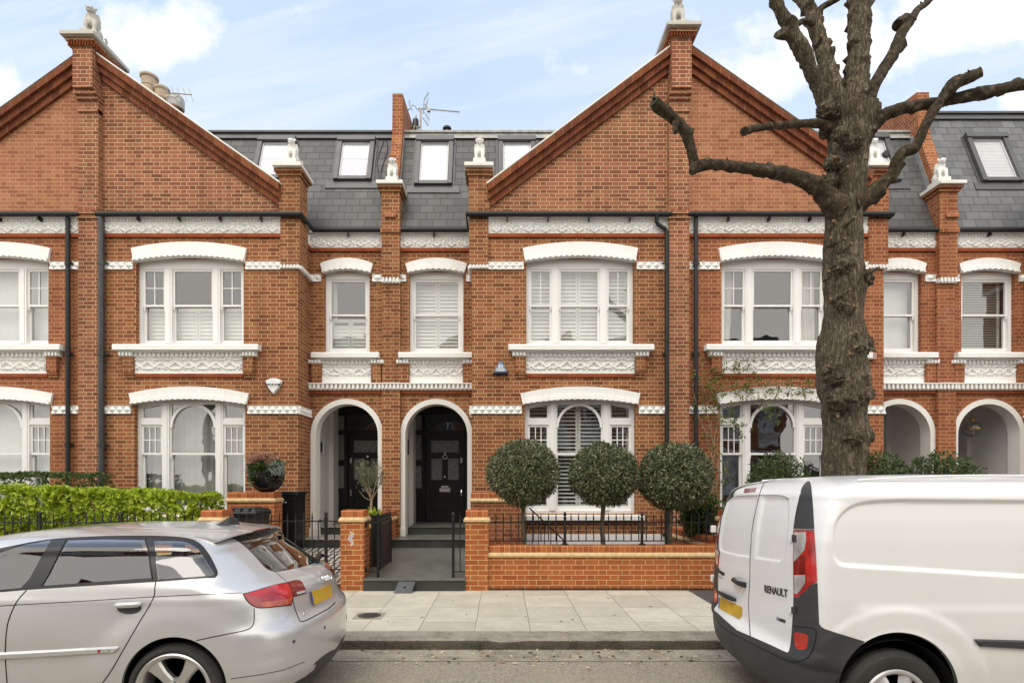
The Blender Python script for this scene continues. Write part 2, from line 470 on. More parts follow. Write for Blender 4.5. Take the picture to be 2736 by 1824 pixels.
def lintel(parent, xc, y, hw_top, hw_bot, ztop, zctop, zbot, zcbot):
    mb = MB()
    n = 20
    a = arcpts(xc, hw_top, ztop, zctop, n); b = arcpts(xc, hw_bot, zbot, zcbot, n)
    mb.strip(a, b, y-0.05, y+0.02)
    # second, lower order with its row of little pointed teeth
    lerp = lambda p, q, f: (p[0]+(q[0]-p[0])*f, p[1]+(q[1]-p[1])*f)
    c = [lerp(p, q, 0.80) for p, q in zip(a, b)]
    L = len(a)
    teeth = max(9, int(2*hw_bot/0.105))
    def at(arr, t):
        t = max(0, min(0.9999, t))*(L-1); i = int(t); return lerp(arr[i], arr[i+1], t-i)
    mb.strip(c, b, y-0.085, y-0.05)
    for k in range(teeth):
        t0, t1, tm = k/teeth, (k+1)/teeth, (k+0.5)/teeth
        p0, p1 = at(c, t0), at(c, t1); q = lerp(at(a, tm), at(b, tm), 0.58)
        mb.add([(p0[0],y-0.085,p0[1]),(p1[0],y-0.085,p1[1]),(q[0],y-0.085,q[1]),(p0[0],y-0.05,p0[1]),(p1[0],y-0.05,p1[1]),(q[0],y-0.05,q[1])],
               [(0,1,2),(0,2,5,3),(1,4,5,2)])
        # a raised point on every tooth and a notch in the lower edge
        r0, r1, rm = at(b, t0+0.06/teeth), at(b, t1-0.06/teeth), at(c, tm)
        mb.add([(r0[0],y-0.087,r0[1]),(r1[0],y-0.087,r1[1]),(rm[0],y-0.087,rm[1]),((r0[0]+r1[0]+rm[0])/3,y-0.115,(r0[1]+r1[1]+rm[1])/3)],
               [(0,1,3),(1,2,3),(2,0,3)])
    return mb.build('window_lintel', 'white', parent)

def diamonds(mb, p0, p1, z0, z1, outw, per=0.146):
    """moulded string course of raised diamonds between two plan points"""
    L = math.hypot(p1[0]-p0[0], p1[1]-p0[1]); n = max(1, round(L/per)); w = L/n
    dx, dy = (p1[0]-p0[0])/L, (p1[1]-p0[1])/L
    zm = (z0+z1)/2
    b, h = 0.025, 0.042
    def P(s, o, z): return (p0[0]+dx*s+outw[0]*o, p0[1]+dy*s+outw[1]*o, z)
    for i in range(n):
        s0, s1, sm = i*w, (i+1)*w, (i+0.5)*w
        l, r, t, d, a = P(s0,b,zm), P(s1,b,zm), P(sm,b,z1), P(sm,b,z0), P(sm,b+h,zm)
        mb.add([l,r,t,d,a], [(0,3,4),(3,1,4),(1,2,4),(2,0,4)])
        for s, q in ((s0, 0), (s1, 1)):
            for z, hz in ((z1, zm+0.0), (z0, zm)):
                e = P(s, b+h*0.7, z); k = t if z == z1 else d; o = l if q == 0 else r
                mb.add([k, o, e], [(0,1,2)])
    for z in (z0, z1):
        mb.add([P(0,0,z),P(L,0,z),P(L,b,z),P(0,b,z)], [(0,1,2,3)])
        for i in range(n):
            s0, s1, sm = i*w, (i+1)*w, (i+0.5)*w
            mb.add([P(s0,b,z),P(sm,b,z),P(s0,b+h*0.7,z)], [(0,1,2)])
            mb.add([P(s1,b,z),P(sm,b,z),P(s1,b+h*0.7,z)], [(0,1,2)])
    for s in (0, L):
        mb.add([P(s,0,z0),P(s,b+h*.7,z0),P(s,b,zm),P(s,b+h*.7,z1),P(s,0,z1)], [(0,1,2,3,4)])

def relief(mb, p0, p1, z0, z1, outw, per=0.31, style=0, step=0.0085):
    """modelled terracotta panel: leaves and chevrons as real relief"""
    L = math.hypot(p1[0]-p0[0], p1[1]-p0[1]); n = max(1, round(L/per)); w = L/n
    dx, dy = (p1[0]-p0[0])/L, (p1[1]-p0[1])/L
    H = z1-z0
    nu = max(8, int(L/step)); nv = max(6, int(H/step))
    def hgt(s, z):
        t = abs((s % w) - w/2)/w*2            # 0 on the axis of a motif, 1 between motifs
        q = z/H
        h = 0.0
        if style == 0:
            ch = abs(q - 0.13 - 0.42*t)
            h += 0.034*max(0, 1-ch/0.075)*(t < 0.62)
            h += 0.040*max(0, 1-math.hypot(t*0.9, (q-0.56)*1.25)/0.20)
            h += 0.030*max(0, 1-math.hypot((t-0.50)*0.9, (q-0.72)*1.2)/0.22)
            h += 0.034*max(0, 1-math.hypot((t-1.0)*0.9, (q-0.42)*0.9)/0.30)
            h += 0.020*max(0, 1-abs(q-0.97)/0.06)
        else:
            ch = abs(q - 0.66 + 0.7*t)
            h += 0.034*max(0, 1-ch/0.085)*(t < 0.42)
            ch2 = abs(q - 0.18 - 0.62*max(0, t-0.30))
            h += 0.028*max(0, 1-ch2/0.11)
            h += 0.030*max(0, 1-math.hypot((t-0.78)*0.9, (q-0.28)*1.2)/0.24)
            h += 0.028*max(0, 1-abs(q-0.86-0.05*math.sin(t*9))/0.11)
            h += 0.006*(t < 0.97)
        a = noise.noise(Vector((t*7.3+style*9, q*6.1*H/0.3, 1.7)))
        b = noise.noise(Vector((t*15.0, q*13.0*H/0.3, 4.2+style)))
        h += 0.016*max(0, 0.22-abs(a))/0.22 + 0.008*max(0, 0.2-abs(b))/0.2
        c = noise.noise(Vector((s*9, z*9, 7.7)))
        return h + 0.004*c
    def fn(a, b):
        s, z = a*L, b*H
        o = 0.006+hgt(s, z)
        return (p0[0]+dx*s+outw[0]*o, p0[1]+dy*s+outw[1]*o, z0+z)
    mb.grid(fn, nu, nv)

def dentils(mb, p0, p1, z0, z1, outw, base, out, per=0.085, back=0.0):
    L = math.hypot(p1[0]-p0[0], p1[1]-p0[1]); n = max(2, round(L/per)); w = L/n
    dx, dy = (p1[0]-p0[0])/L, (p1[1]-p0[1])/L
    def P(s, o, z): return (p0[0]+dx*s+outw[0]*o, p0[1]+dy*s+outw[1]*o, z)
    def bx(s0, s1, o0, o1, za, zb):
        mb.add([P(s0,o1,za),P(s1,o1,za),P(s1,o0,za),P(s0,o0,za),P(s0,o1,zb),P(s1,o1,zb),P(s1,o0,zb),P(s0,o0,zb)],
               [(0,3,2,1),(4,5,6,7),(0,1,5,4),(1,2,6,5),(2,3,7,6),(3,0,4,7)])
    bx(0, L, -0.004, base, z0, z1)
    for i in range(n): bx((i+0.18)*w, (i+0.72)*w, base-0.002, out, z0+(z1-z0)*0.12, z1)

def tripartite(parent, xc, y, W, z0, z1, ground, cover, seed):
    """three-light sash window: frame (own mesh), pane, blinds as sub-parts"""
    fr, pn = MB(), MB()
    x0, x1 = xc-W/2, xc+W/2
    yf = y + 0.10                     # face of the frame inside the reveal
    yb = yf + 0.10
    def pane(a, b, c, d, yy): pn.add([(a,yy,c),(b,yy,c),(b,yy,d),(a,yy,d)], [(0,1,2,3)])
    def sash(a, b, c, d, yy, st=0.042, top=0.042, bot=0.05, nx=1, nz=1, glaz=0.018):
        fr.box(a, a+st, yy, yy+0.04, c, d); fr.box(b-st, b, yy, yy+0.04, c, d)
        fr.box(a+st, b-st, yy, yy+0.04, d-top, d); fr.box(a+st, b-st, yy, yy+0.04, c, c+bot)
        ia, ib, ic, id_ = a+st, b-st, c+bot, d-top
        for k in range(1, nx):
            xx = ia+(ib-ia)*k/nx; fr.box(xx-glaz/2, xx+glaz/2, yy+0.006, yy+0.034, ic, id_)
        for k in range(1, nz):
            zz = ic+(id_-ic)*k/nz; fr.box(ia, ib, yy+0.008, yy+0.032, zz-glaz/2, zz+glaz/2)
        pane(ia, ib, ic, id_, yy+0.022)
    b = 0.062
    fr.box(x0, x0+b, yf, yb, z0, z1); fr.box(x1-b, x1, yf, yb, z0, z1)
    fr.box(x0+b, x1-b, yf, yb, z0, z0+0.055)
    ml = 0.135
    if not ground:
        sl = (W-2*b-2*ml)*0.262; cl = (W-2*b-2*ml) - 2*sl
        fr.box(x0+b, x1-b, yf, yb, z1-0.19, z1)          # deep head under the segmental lintel
        zt = z1-0.19
        xs = x0+b
        zm = z0+0.055+(zt-z0-0.055)*0.515
        for k, w in enumerate((sl, cl, sl)):
            nx, nz = (2, 2) if k != 1 else (1, 1)
            if k < 2: fr.box(xs+w, xs+w+ml, yf-0.012, yb, z0+0.055, zt); fr.box(xs+w+0.035, xs+w+ml-0.035, yf-0.024, yf-0.012, z0+0.055, zt)
            sash(xs, xs+w, zm-0.02, zt, yf+0.018, nx=nx, nz=nz, bot=0.036)
            sash(xs, xs+w, z0+0.055, zm+0.018, yf+0.058, bot=0.075, top=0.036)
            for hx in (xs+0.022, xs+w-0.022):               # sash horns
                fr.prism([(hx-0.018, zm-0.02), (hx+0.018, zm-0.02), (hx+0.008, zm-0.10), (hx-0.008, zm-0.10)], yf+0.02, yf+0.05)
            xs += w+ml
    else:
        sl = (W-2*b-2*ml)*0.238; cl = (W-2*b-2*ml) - 2*sl
        fr.box(x0+b, x1-b, yf, yb, z1-0.05, z1)
        zt = z1-0.05
        ztr = z0+1.71; ztr2 = ztr+0.10
        zm = z0+1.15
        xs = x0+b
        for k, w in enumerate((sl, cl, sl)):
            if k < 2: fr.box(xs+w, xs+w+ml, yf-0.012, yb, z0+0.055, zt); fr.box(xs+w+0.035, xs+w+ml-0.035, yf-0.024, yf-0.012, z0+0.055, zt)
            if k != 1:
                fr.box(xs, xs+w, yf-0.006, yb, ztr, ztr2)
                # top light with a sloping head that follows the lintel
                hi, lo = zt-0.035, zt-0.115
                zl, zr = (lo, hi) if k == 0 else (hi, lo)
                fr.prism([(xs, zl), (xs+w, zr), (xs+w, zt), (xs, zt)], yf+0.006, yb)
                sash(xs, xs+w, ztr2, zt, yf+0.02, st=0.035, top=0.035, bot=0.035)
                sash(xs, xs+w, zm-0.02, ztr, yf+0.018, nx=3, nz=2, bot=0.04)
                sash(xs, xs+w, z0+0.055, zm+0.018, yf+0.058, bot=0.09, top=0.036)
            else:
                # arched top light
                rise = 0.47; zs = zt-0.05-rise; cx = xs+w/2; hw = w/2
                N = 20
                outer = [(cx-hw*math.cos(PI*i/N), zs+0.04+rise*math.sin(PI*i/N)) for i in range(N+1)]
                inner = [(cx-(hw-0.05)*math.cos(PI*i/N), zs+0.04+(rise-0.05)*math.sin(PI*i/N)) for i in range(N+1)]
                fr.strip(outer, inner, yf+0.005, yf+0.06)
                sash(xs, xs+w, zm-0.02, zt, yf+0.022, st=0.03, top=0.03, bot=0.04)
                sash(xs, xs+w, z0+0.055, zm+0.018, yf+0.058, bot=0.09, top=0.036)
                for hx in (xs+0.022, xs+w-0.022):
                    fr.prism([(hx-0.018, zm-0.02), (hx+0.018, zm-0.02), (hx+0.008, zm-0.10), (hx-0.008, zm-0.10)], yf+0.02, yf+0.05)
            xs += w+ml
    o = fr.build('window', 'white_frame', parent)
    pn.build('pane', 'glass', o)
    dress(o, x0+b, x1-b, z0+0.05, z1-0.05, yb+0.09, cover, seed)
    return o

def shutter_mesh(x0, x1, z0, z1, y, panels, tilt=35, pitch=0.075, mat_open=True):
    mb = MB()
    w = (x1-x0)/panels
    for p in range(panels):
        a, b = x0+p*w+0.004, x0+(p+1)*w-0.004
        st = 0.045
        mb.box(a, a+st, y, y+0.03, z0, z1); mb.box(b-st, b, y, y+0.03, z0, z1)
        mb.box(a+st, b-st, y, y+0.03, z0, z0+0.07); mb.box(a+st, b-st, y, y+0.03, z1-0.07, z1)
        z = z0+0.07+pitch*0.5
        ct, sn = math.cos(R(tilt)), math.sin(R(tilt))
        h = pitch*0.52; th = 0.005
        while z < z1-0.07-pitch*0.3:
            pts = [(y+0.015+du*ct*0 + (du*sn) - dv*ct, z + du*ct + dv*sn) for du, dv in ((-h,-th),(h,-th),(h,th),(-h,th))]
            mb.prism_x(pts, a+st, b-st)
            z += pitch
    return mb

def dress(o, x0, x1, z0, z1, y, cover, seed):
    """what hangs behind the glass, and the room behind it"""
    rm = MB(); d = 1.6
    rm.add([(x0-.3,y+d,z0-.3),(x1+.3,y+d,z0-.3),(x1+.3,y+d,z1+.1),(x0-.3,y+d,z1+.1)], [(0,1,2,3)])
    rm.add([(x0-.3,y-.06,z0-.3),(x0-.3,y+d,z0-.3),(x0-.3,y+d,z1+.1),(x0-.3,y-.06,z1+.1)], [(0,1,2,3)])
    rm.add([(x1+.3,y-.06,z0-.3),(x1+.3,y+d,z0-.3),(x1+.3,y+d,z1+.1),(x1+.3,y-.06,z1+.1)], [(0,3,2,1)])
    rm.add([(x0-.3,y-.06,z0-.3),(x1+.3,y-.06,z0-.3),(x1+.3,y+d,z0-.3),(x0-.3,y+d,z0-.3)], [(0,1,2,3)])
    rm.add([(x0-.3,y-.06,z1+.1),(x1+.3,y-.06,z1+.1),(x1+.3,y+d,z1+.1),(x0-.3,y+d,z1+.1)], [(0,3,2,1)])
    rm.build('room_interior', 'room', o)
    rs = random.Random(seed)
    H = z1-z0
    if cover == 'shutter':
        shutter_mesh(x0, x1, z0, z1, y, 4 if x1-x0 > 1.5 else 2, 22).build('shutter', 'shutter', o)
    elif cover == 'shutter_open':
        shutter_mesh(x0, x1, z0, z1, y, 4 if x1-x0 > 1.5 else 2, 68).build('shutter', 'shutter', o)
    elif cover == 'half_shutter':
        shutter_mesh(x0, x1, z0, z0+H*0.47, y, 4 if x1-x0 > 1.5 else 2, 14).build('shutter', 'shutter', o)
        if x1-x0 < 1.5:
            mb = MB()
            for a, b in ((x0, x0+.09), (x1-.09, x1)): mb.grid(lambda u, v, a=a, b=b: (a+(b-a)*u, y+0.05+0.015*math.sin(u*14), z0+H*0.47+H*.53*v), 12, 1)
            mb.build('curtain', 'curtain', o, smooth=60)
    elif cover == 'blind':
        mb = MB(); mb.box(x0, x1, y+0.02, y+0.025, z0+H*0.02, z1); mb.box(x0, x1, y+0.012, y+0.032, z0, z0+H*0.02); mb.build('blind', 'blind', o)
    elif cover == 'net':
        mb = MB(); mb.grid(lambda u, v: (x0+(x1-x0)*u, y+0.03+0.012*math.sin(u*95)+0.008*math.sin(u*41+1), z0+H*v), 160, 1)
        mb.build('net_curtain', 'net', o, smooth=60)
    elif cover == 'curtains':
        mb = MB()
        for a, b, sg in ((x0, x0+(x1-x0)*0.16, 1), (x1-(x1-x0)*0.24, x1, -1)):
            def fn(u, v, a=a, b=b, sg=sg):
                pull = 0.25*(1-v)**1.5*(b-a)
                xx = a+(b-a)*u
                xx = xx - pull*u*sg if sg > 0 else xx + pull*(1-u)
                return (xx, y+0.06+0.028*math.sin(u*26+v), z0+H*v)
            mb.grid(fn, 50, 6)
        mb.build('curtain', 'curtain', o, smooth=60)
    elif cover == 'slats':
        shutter_mesh(x0, x1, z0, z1, y, 1, 74, 0.05).build('venetian_blind', 'shutter', o)

def single_window(parent, xc, y, W, z0, z1, cover, seed):
    fr, pn = MB(), MB()
    x0, x1 = xc-W/2, xc+W/2; yf = y+0.09; yb = yf+0.1
    b = 0.07
    fr.box(x0, x0+b, yf, yb, z0, z1); fr.box(x1-b, x1, yf, yb, z0, z1)
    fr.box(x0+b, x1-b, yf, yb, z0, z0+0.055); fr.box(x0+b, x1-b, yf, yb, z1-0.15, z1)
    zt = z1-0.15; zm = z0+0.055+(zt-z0)*0.49
    a, c = x0+b, x1-b
    for (za, zb, yy, bot, top) in ((zm-0.02, zt, yf+0.018, 0.038, 0.045), (z0+0.055, zm+0.018, yf+0.058, 0.08, 0.036)):
        st = 0.045
        fr.box(a, a+st, yy, yy+.04, za, zb); fr.box(c-st, c, yy, yy+.04, za, zb)
        fr.box(a+st, c-st, yy, yy+.04, zb-top, zb); fr.box(a+st, c-st, yy, yy+.04, za, za+bot)
        pn.add([(a+st,yy+.02,za+bot),(c-st,yy+.02,za+bot),(c-st,yy+.02,zb-top),(a+st,yy+.02,zb-top)], [(0,1,2,3)])
    for hx in (a+0.022, c-0.022):
        fr.prism([(hx-0.018, zm-0.02), (hx+0.018, zm-0.02), (hx+0.008, zm-0.10), (hx-0.008, zm-0.10)], yf+0.02, yf+0.05)
    o = fr.build('window', 'white_frame', parent)
    pn.build('pane', 'glass', o)
    dress(o, x0+b, x1-b, z0+0.05, z1-0.1, yb+0.09, cover, seed)
    return o

def sill_group(parent, xc, y, hw, zs, plain_to, zb, panel_hw, brick, xlim=None):
    """stone sill on corbels, moulded panel below, little brick brackets either side"""
    a, b = xc-hw, xc+hw
    if xlim: a, b = max(a, xlim[0]), min(b, xlim[1])
    mb = MB()
    mb.prism_x([(y-0.17, zs-0.115), (y-0.17, zs-0.03), (y-0.155, zs-0.008), (y+0.09, zs), (y+0.09, zs-0.115)], a, b)
    mb.box(a+0.06, b-0.06, y-0.10, y+0.02, zs-0.145, zs-0.117)
    mb.build('window_sill', 'white', parent)
    d = MB()
    bw = 0.26
    d.piece(); dentils(d, (xc-panel_hw, y), (xc+panel_hw, y), zs-0.23, zs-0.147, (0,-1), 0.03, 0.06)
    for sx in (-1, 1):
        e0, e1 = sorted((xc+sx*panel_hw, xc+sx*(panel_hw+bw)))
        if xlim: e0, e1 = max(e0, xlim[0]), min(e1, xlim[1])
        if e1-e0 > 0.05: dentils(d, (e0, y), (e1, y), zs-0.22, zs-0.147, (0,-1), 0.08, 0.12, 0.07)
    relief(d, (xc-panel_hw, y), (xc+panel_hw, y), plain_to, zs-0.232, (0,-1), 0.52 if panel_hw > 0.8 else 0.40, 1)
    if plain_to-zb > 0.02: d.box(xc-panel_hw, xc+panel_hw, y-0.025, y+0.01, zb, plain_to-0.001)
    d.build('ornamental_panel', 'white_relief', parent)
    k = MB()
    for sx in (-1, 1):
        e0, e1 = sorted((xc+sx*(panel_hw+0.004), xc+sx*(panel_hw+0.20)))
        if xlim: e0, e1 = max(e0, xlim[0]), min(e1, xlim[1])
        if e1-e0 < 0.05: continue
        zt = zs-0.222; zz = min(zb, plain_to)-0.0
        k.piece().box(e0, e1, y-0.075, y+0.01, zz+0.02, zt)
        k.box(e0+0.006, e1-0.006, y-0.058, y+0.01, zz-0.03, zz+0.019)
        k.box(e0+0.012, e1-0.012, y-0.035, y+0.01, zz-0.075, zz-0.031)
    k.build('sill_bracket', brick, parent)

def pier_cap(parent, xc, yc, hw, hd, z, mat='stone_white'):
    """brick neck and the white weathered slab on top (top of slab at z)"""
    mb = MB()
    mb.box(xc-hw, xc+hw, yc-hd, yc+hd, z-0.075, z-0.005)
    mb.frustum(xc-hw, xc+hw, yc-hd, yc+hd, z-0.005, xc-hw*.62, xc+hw*.62, yc-hd*.62, yc+hd*.62, z+0.05)
    return mb.build('coping_slab', mat, parent, bevel=0.008)

def pipe(parent, name, x, y, z0, z1, mat, r=0.042, offs=None, top=None):
    mb = MB()
    if top: mb.tube(top, r, 10)
    mb.tube([(x,y,z0),(x,y,z1)], r, 10)
    z = z0+0.5
    while z < z1:
        mb.tube([(x,y,z-0.05),(x,y,z+0.03)], r*1.22, 10)
        mb.box(x-r*2.0, x+r*2.0, y+r*0.4, y+r*1.1, z-0.025, z+0.015)
        z += 1.72
    return mb.build(name, mat, parent, smooth=40)

def gutter(parent, pts, name='gutter'):
    mb = MB()
    r = 0.05
    mb.tube(pts, [r]*len(pts), 10)
    for a, b in zip(pts[:-1], pts[1:]):
        L = math.hypot(b[0]-a[0], b[1]-a[1]); n = int(L/0.9)
        for i in range(1, n+1):
            f = i/(n+1); x, y = a[0]+(b[0]-a[0])*f, a[1]+(b[1]-a[1])*f
            mb.box(x-0.012, x+0.012, y-0.02, y+0.14, a[2]-0.11, a[2]-0.02)
    return mb.build(name, 'black_pipe', parent, smooth=40)

MANS_Y0, MANS_K = DB-0.03, 1/2.75          # foot of the mansard and its lean
def mans(z): return MANS_Y0 + (z-ZG)*MANS_K

def skylight(parent, xc, w, zb, zt, cover=None):
    """roof window lying in the slate slope"""
    n = Vector((0, -1, MANS_K)).normalized(); up = Vector((0, MANS_K, 1)).normalized()
    base = Vector((xc, mans(zb), zb)); L = (zt-zb)/up.z
    def P(a, b, c): return base + Vector((a,0,0)) + up*b + n*c
    def bx(mb, a0, a1, b0, b1, c0, c1):
        mb.add([P(a0,b0,c0),P(a1,b0,c0),P(a1,b1,c0),P(a0,b1,c0),P(a0,b0,c1),P(a1,b0,c1),P(a1,b1,c1),P(a0,b1,c1)],
               [(0,3,2,1),(4,5,6,7),(0,1,5,4),(1,2,6,5),(2,3,7,6),(3,0,4,7)])
    h = w/2
    fr = MB()
    bx(fr, -h, -h+0.10, 0, L, -0.02, 0.085); bx(fr, h-0.10, h, 0, L, -0.02, 0.085)
    bx(fr, -h-0.01, h+0.01, L-0.10, L+0.03, -0.02, 0.11); bx(fr, -h+0.10, h-0.10, 0, 0.09, -0.02, 0.075)
    bx(fr, -h-0.16, h+0.16, -0.20, -0.002, -0.02, 0.022)     # apron flashing
    bx(fr, -h-0.05, -h-0.002, 0, L, -0.02, 0.02); bx(fr, h+0.002, h+0.05, 0, L, -0.02, 0.02)
    o = fr.build('skylight', 'dark_grey', parent, bevel=0.006)
    sa = MB()
    for a, b, c, d in ((-h+.101,-h+.125,.09,L-.1),(h-.125,h-.101,.09,L-.1),(-h+.125,h-.125,.09,.115),(-h+.125,h-.125,L-.135,L-.1)):
        bx(sa, a, b, c, d, 0.0, 0.03)
    sa.build('sash', 'white_frame', o)
    pn = MB(); pn.add([P(-h+.12,.11,.03),P(h-.12,.11,.03),P(h-.12,L-.11,.03),P(-h+.12,L-.11,.03)], [(0,1,2,3)]); pn.build('pane', 'roof_glass', o)
    bl = MB()
    if cover == 'slats':
        k = 0.12
        while k < L-0.14:
            bx(bl, -h+.126, h-.126, k, k+0.034, 0.008, 0.016); k += 0.042
        bl.build('venetian_blind', 'shutter', o)
    else:
        bx(bl, -h+.13, h-.13, .1 + (L*0.45 if cover == 'half' else 0), L-.12, 0.010, 0.014); bl.build('blind_sky_sheen', 'blind', o)  # white blind close under the pane, doubling as its painted sky reflection
        if cover == 'half':
            b2 = MB(); bx(b2, -h+.13, h-.13, .1, L-.12, 0.003, 0.007); b2.build('lilac_sky_sheen', 'sheen_lilac', o)  # lilac sheet painted as the sky reflected in the uncovered pane
    return o

HOUSES = {}
def house(tagname, P, s, label, brick, gable_brick, covers, z_apex, z_foot, rec_w, roof='slate', skylights=(), door=True, pil=True, midpil=True, roof_top=9.2, arch_extra=None, scaling=1.0):
    """one house of the terrace; u runs from the party pilaster (0) to the shared entrance wall (HALF)"""
    X = lambda u: P + s*u
    root = empty('terraced_house', label, 'house', (X(HALF/2), DF, 0), 'red brick terraced houses in a row')
    HOUSES[tagname] = root
    rng = lambda u0, u1: tuple(sorted((X(u0), X(u1))))
    # ---- brick walls
    w = MB()
    xc = X(UC)
    hu, hg = UW/2, GW/2
    holes = [(xc-hu, xc+hu, 4.21, 5.90), (xc-hg, xc+hg, 0.99, 3.18)]
    a, b = rng(0, UB)
    wall_grid(w, a, b, -0.1, ZG, DF, DF+0.24, holes)
    w.add([(X(UB),DF,-.1),(X(UB),DB,-.1),(X(UB),DB,ZG),(X(UB),DF,ZG)], [(0,1,2,3) if s > 0 else (0,3,2,1)])
    # recess wall: window opening above, round-headed doorway below
    ra, rb = rng(UB, HALF)
    xe = X(UE)
    zc = 3.46
    wall_grid(w, ra, rb, zc, ZG, DB, DB+0.24, [(xe-rec_w/2, xe+rec_w/2, 4.21, 5.89)])
    rin, rout, zsp = 0.631, 0.737, 2.545
    N = 24
    arc = [(xe - rin*math.cos(PI*i/N), zsp + rin*math.sin(PI*i/N)) for i in range(N+1)]
    for p, q in zip(arc[:-1], arc[1:]):
        w.add([(p[0],DB,p[1]),(q[0],DB,q[1]),(q[0],DB,zc),(p[0],DB,zc)], [(0,1,2,3)])
    for xa, xb in ((ra, xe-rin), (xe+rin, rb)):
        w.add([(xa,DB,0),(xb,DB,0),(xb,DB,zc),(xa,DB,zc)], [(0,1,2,3)])
    w.build('brick_wall', brick, root)
    # ---- gable
    g = MB()
    uf = 3.63
    sl = (z_apex-z_foot)/uf
    inner = 0.40
    pts = [(X(0), ZG+0.04), (X(UB-0.30), ZG+0.04), (X(UB-0.30), z_foot-inner+0.02), (X(uf), z_foot-inner), (X(0), z_apex-inner)]
    g.prism(pts, DF+0.015, DF+0.30)
    g.build('gable_wall', gable_brick, root)
    rk = MB()
    for k, (o0, o1, pr) in enumerate(((0.27, 0.40, 0.045), (0.14, 0.27, 0.10), (0.0, 0.14, 0.16))):
        A = (X(0), z_apex-o0); B = (X(uf), z_foot-o0); C = (X(uf), z_foot-o1); D = (X(0), z_apex-o1)
        L = math.hypot(uf, z_apex-z_foot)
        q = [A, B, C, D]
        if s < 0: q = q[::-1]
        vs = [(p[0], DF-pr, p[1]) for p in q] + [(p[0], DF+0.30, p[1]) for p in q]
        fs = [(3,2,1,0), (4,5,6,7), (0,4,7,3), (1,2,6,5), (0,1,5,4), (2,3,7,6)]
        fs = [(3,2,1,0), (4,5,6,7)] + [(i, (i+1)%4, 4+(i+1)%4, 4+i) for i in range(4)]
        def uvof(idx):
            out = []
            for i in idx:
                p = vs[i]; t = abs(p[0]-X(0))/uf*L; zz = (p[2]-(z_apex-abs(p[0]-X(0))*sl))
                out.append((t, zz*0.82+k*0.005 + (0.11 if p[1] > DF else 0)+1.1))
            return out
        rk.add(vs, fs, [uvof(f) for f in fs])
    rk.build('gable_coping', 'brick_rake', root)
    fl = MB()
    tk = 0.035 if brick == 'brick' else 0.014
    A = [(X(0.2), z_apex-0.2*sl+0.004), (X(uf+0.02), z_foot+0.004-0.02*sl), (X(uf+0.02), z_foot+tk-0.02*sl), (X(0.2), z_apex-0.2*sl+tk)]
    fl.prism(A, DF-0.17, DF+0.32); fl.build('coping_flashing', 'lead' if brick == 'brick_old' else 'stone_white', root)
    # ---- white dressings
    yb = DF
    fz0, fz1 = 6.335, 6.625
    fr = MB()
    pa, pb = rng(0.19, UB-0.32)
    fr.piece(); relief(fr, (pa, yb), (pb, yb), fz0, fz1-0.06, (0,-1))
    dentils(fr, (pa, yb), (pb, yb), fz1-0.058, fz1, (0,-1), 0.02, 0.045, 0.06)
    fr.box(pa, pb, yb-0.07, yb+0.01, fz1+0.001, ZG-0.03)
    ra2, rb2 = rng(UB, HALF-0.18)
    fr.piece(); relief(fr, (ra2, DB), (rb2, DB), fz0, fz1-0.06, (0,-1))
    dentils(fr, (ra2, DB), (rb2, DB), fz1-0.058, fz1, (0,-1), 0.02, 0.045, 0.06)
    fr.box(ra2, rb2, DB-0.07, DB+0.01, fz1+0.001, ZG-0.03)
    fr.piece(); relief(fr, (X(UB), DF+0.42), (X(UB), DB-0.06), fz0, fz1-0.06, (s, 0))
    fr.build('frieze', 'white_relief', root)
    cm = MB()       # rubbed brick moulding under the frieze
    cm.piece().box(pa, pb, yb-0.045, yb+0.01, fz0-0.068, fz0-0.003); cm.piece().box(ra2, rb2, DB-0.045, DB+0.01, fz0-0.068, fz0-0.003)
    cm.box(X(UB)-0.01*s, X(UB)+0.045*s, DF+0.42, DB-0.046, fz0-0.068, fz0-0.003)
    cm.piece().box(xc-hu-0.0, xc+hu, yb-0.03, yb+0.01, 3.60, 3.665)
    cm.piece().box(ra2, rb2, DB-0.05, DB+0.01, 3.385, 3.45)
    cm.build('brick_moulding', 'rubbed', root)
    st = MB()
    z0, z1 = 5.655, 5.80
    for u0, u1 in ((0.19, UC-hu-0.05), (UC+hu+0.05, UB-0.32)):
        st.piece(); c, d = rng(u0, u1); diamonds(st, (c, yb), (d, yb), z0, z1, (0,-1))
    for e0, e1 in ((ra2, xe-rec_w/2-0.06), (xe+rec_w/2+0.06, rb2)):
        if e1-e0 > 0.06: st.piece(); diamonds(st, (e0, DB), (e1, DB), z0, z1, (0,-1))
    z0, z1 = 2.90, 3.05
    for u0, u1 in ((0.19, UC-hg-0.06), (UC+hg+0.06, UB)):
        st.piece(); c, d = rng(u0, u1); diamonds(st, (c, yb), (d, yb), z0, z1, (0,-1))
    diamonds(st, (X(UB), DF), (X(UB), DB), z0, z1, (s, 0))
    st.build('string_course', 'white', root)
    lintel(root, xc, yb, 1.10, 1.05, 6.055, 6.175, 5.79, 5.885)
    lintel(root, xc, yb, 1.145, 1.095, 3.285, 3.415, 3.07, 3.165)
    lintel(root, xe, DB, rec_w/2+0.075, rec_w/2+0.02, 6.015, 6.13, 5.815, 5.885)
    # ---- windows
    tripartite(root, xc, DF, UW, 4.21, 5.895, False, covers[0], 3)
    tripartite(root, xc, DF, GW, 0.99, 3.175, True, covers[1], 4)
    single_window(root, xe, DB, rec_w, 4.21, 5.885, covers[2], 5)
    sill_group(root, xc, DF, 1.375, 4.205, 3.70, 3.665, 1.04, brick)
    sill_group(root, xe, DB, min(0.745, rec_w/2+0.22), 4.205, 3.72, 3.59, 0.50 if rec_w < 1 else 0.54, brick, (min(X(UB), X(HALF-.02)), max(X(UB), X(HALF-.02))))
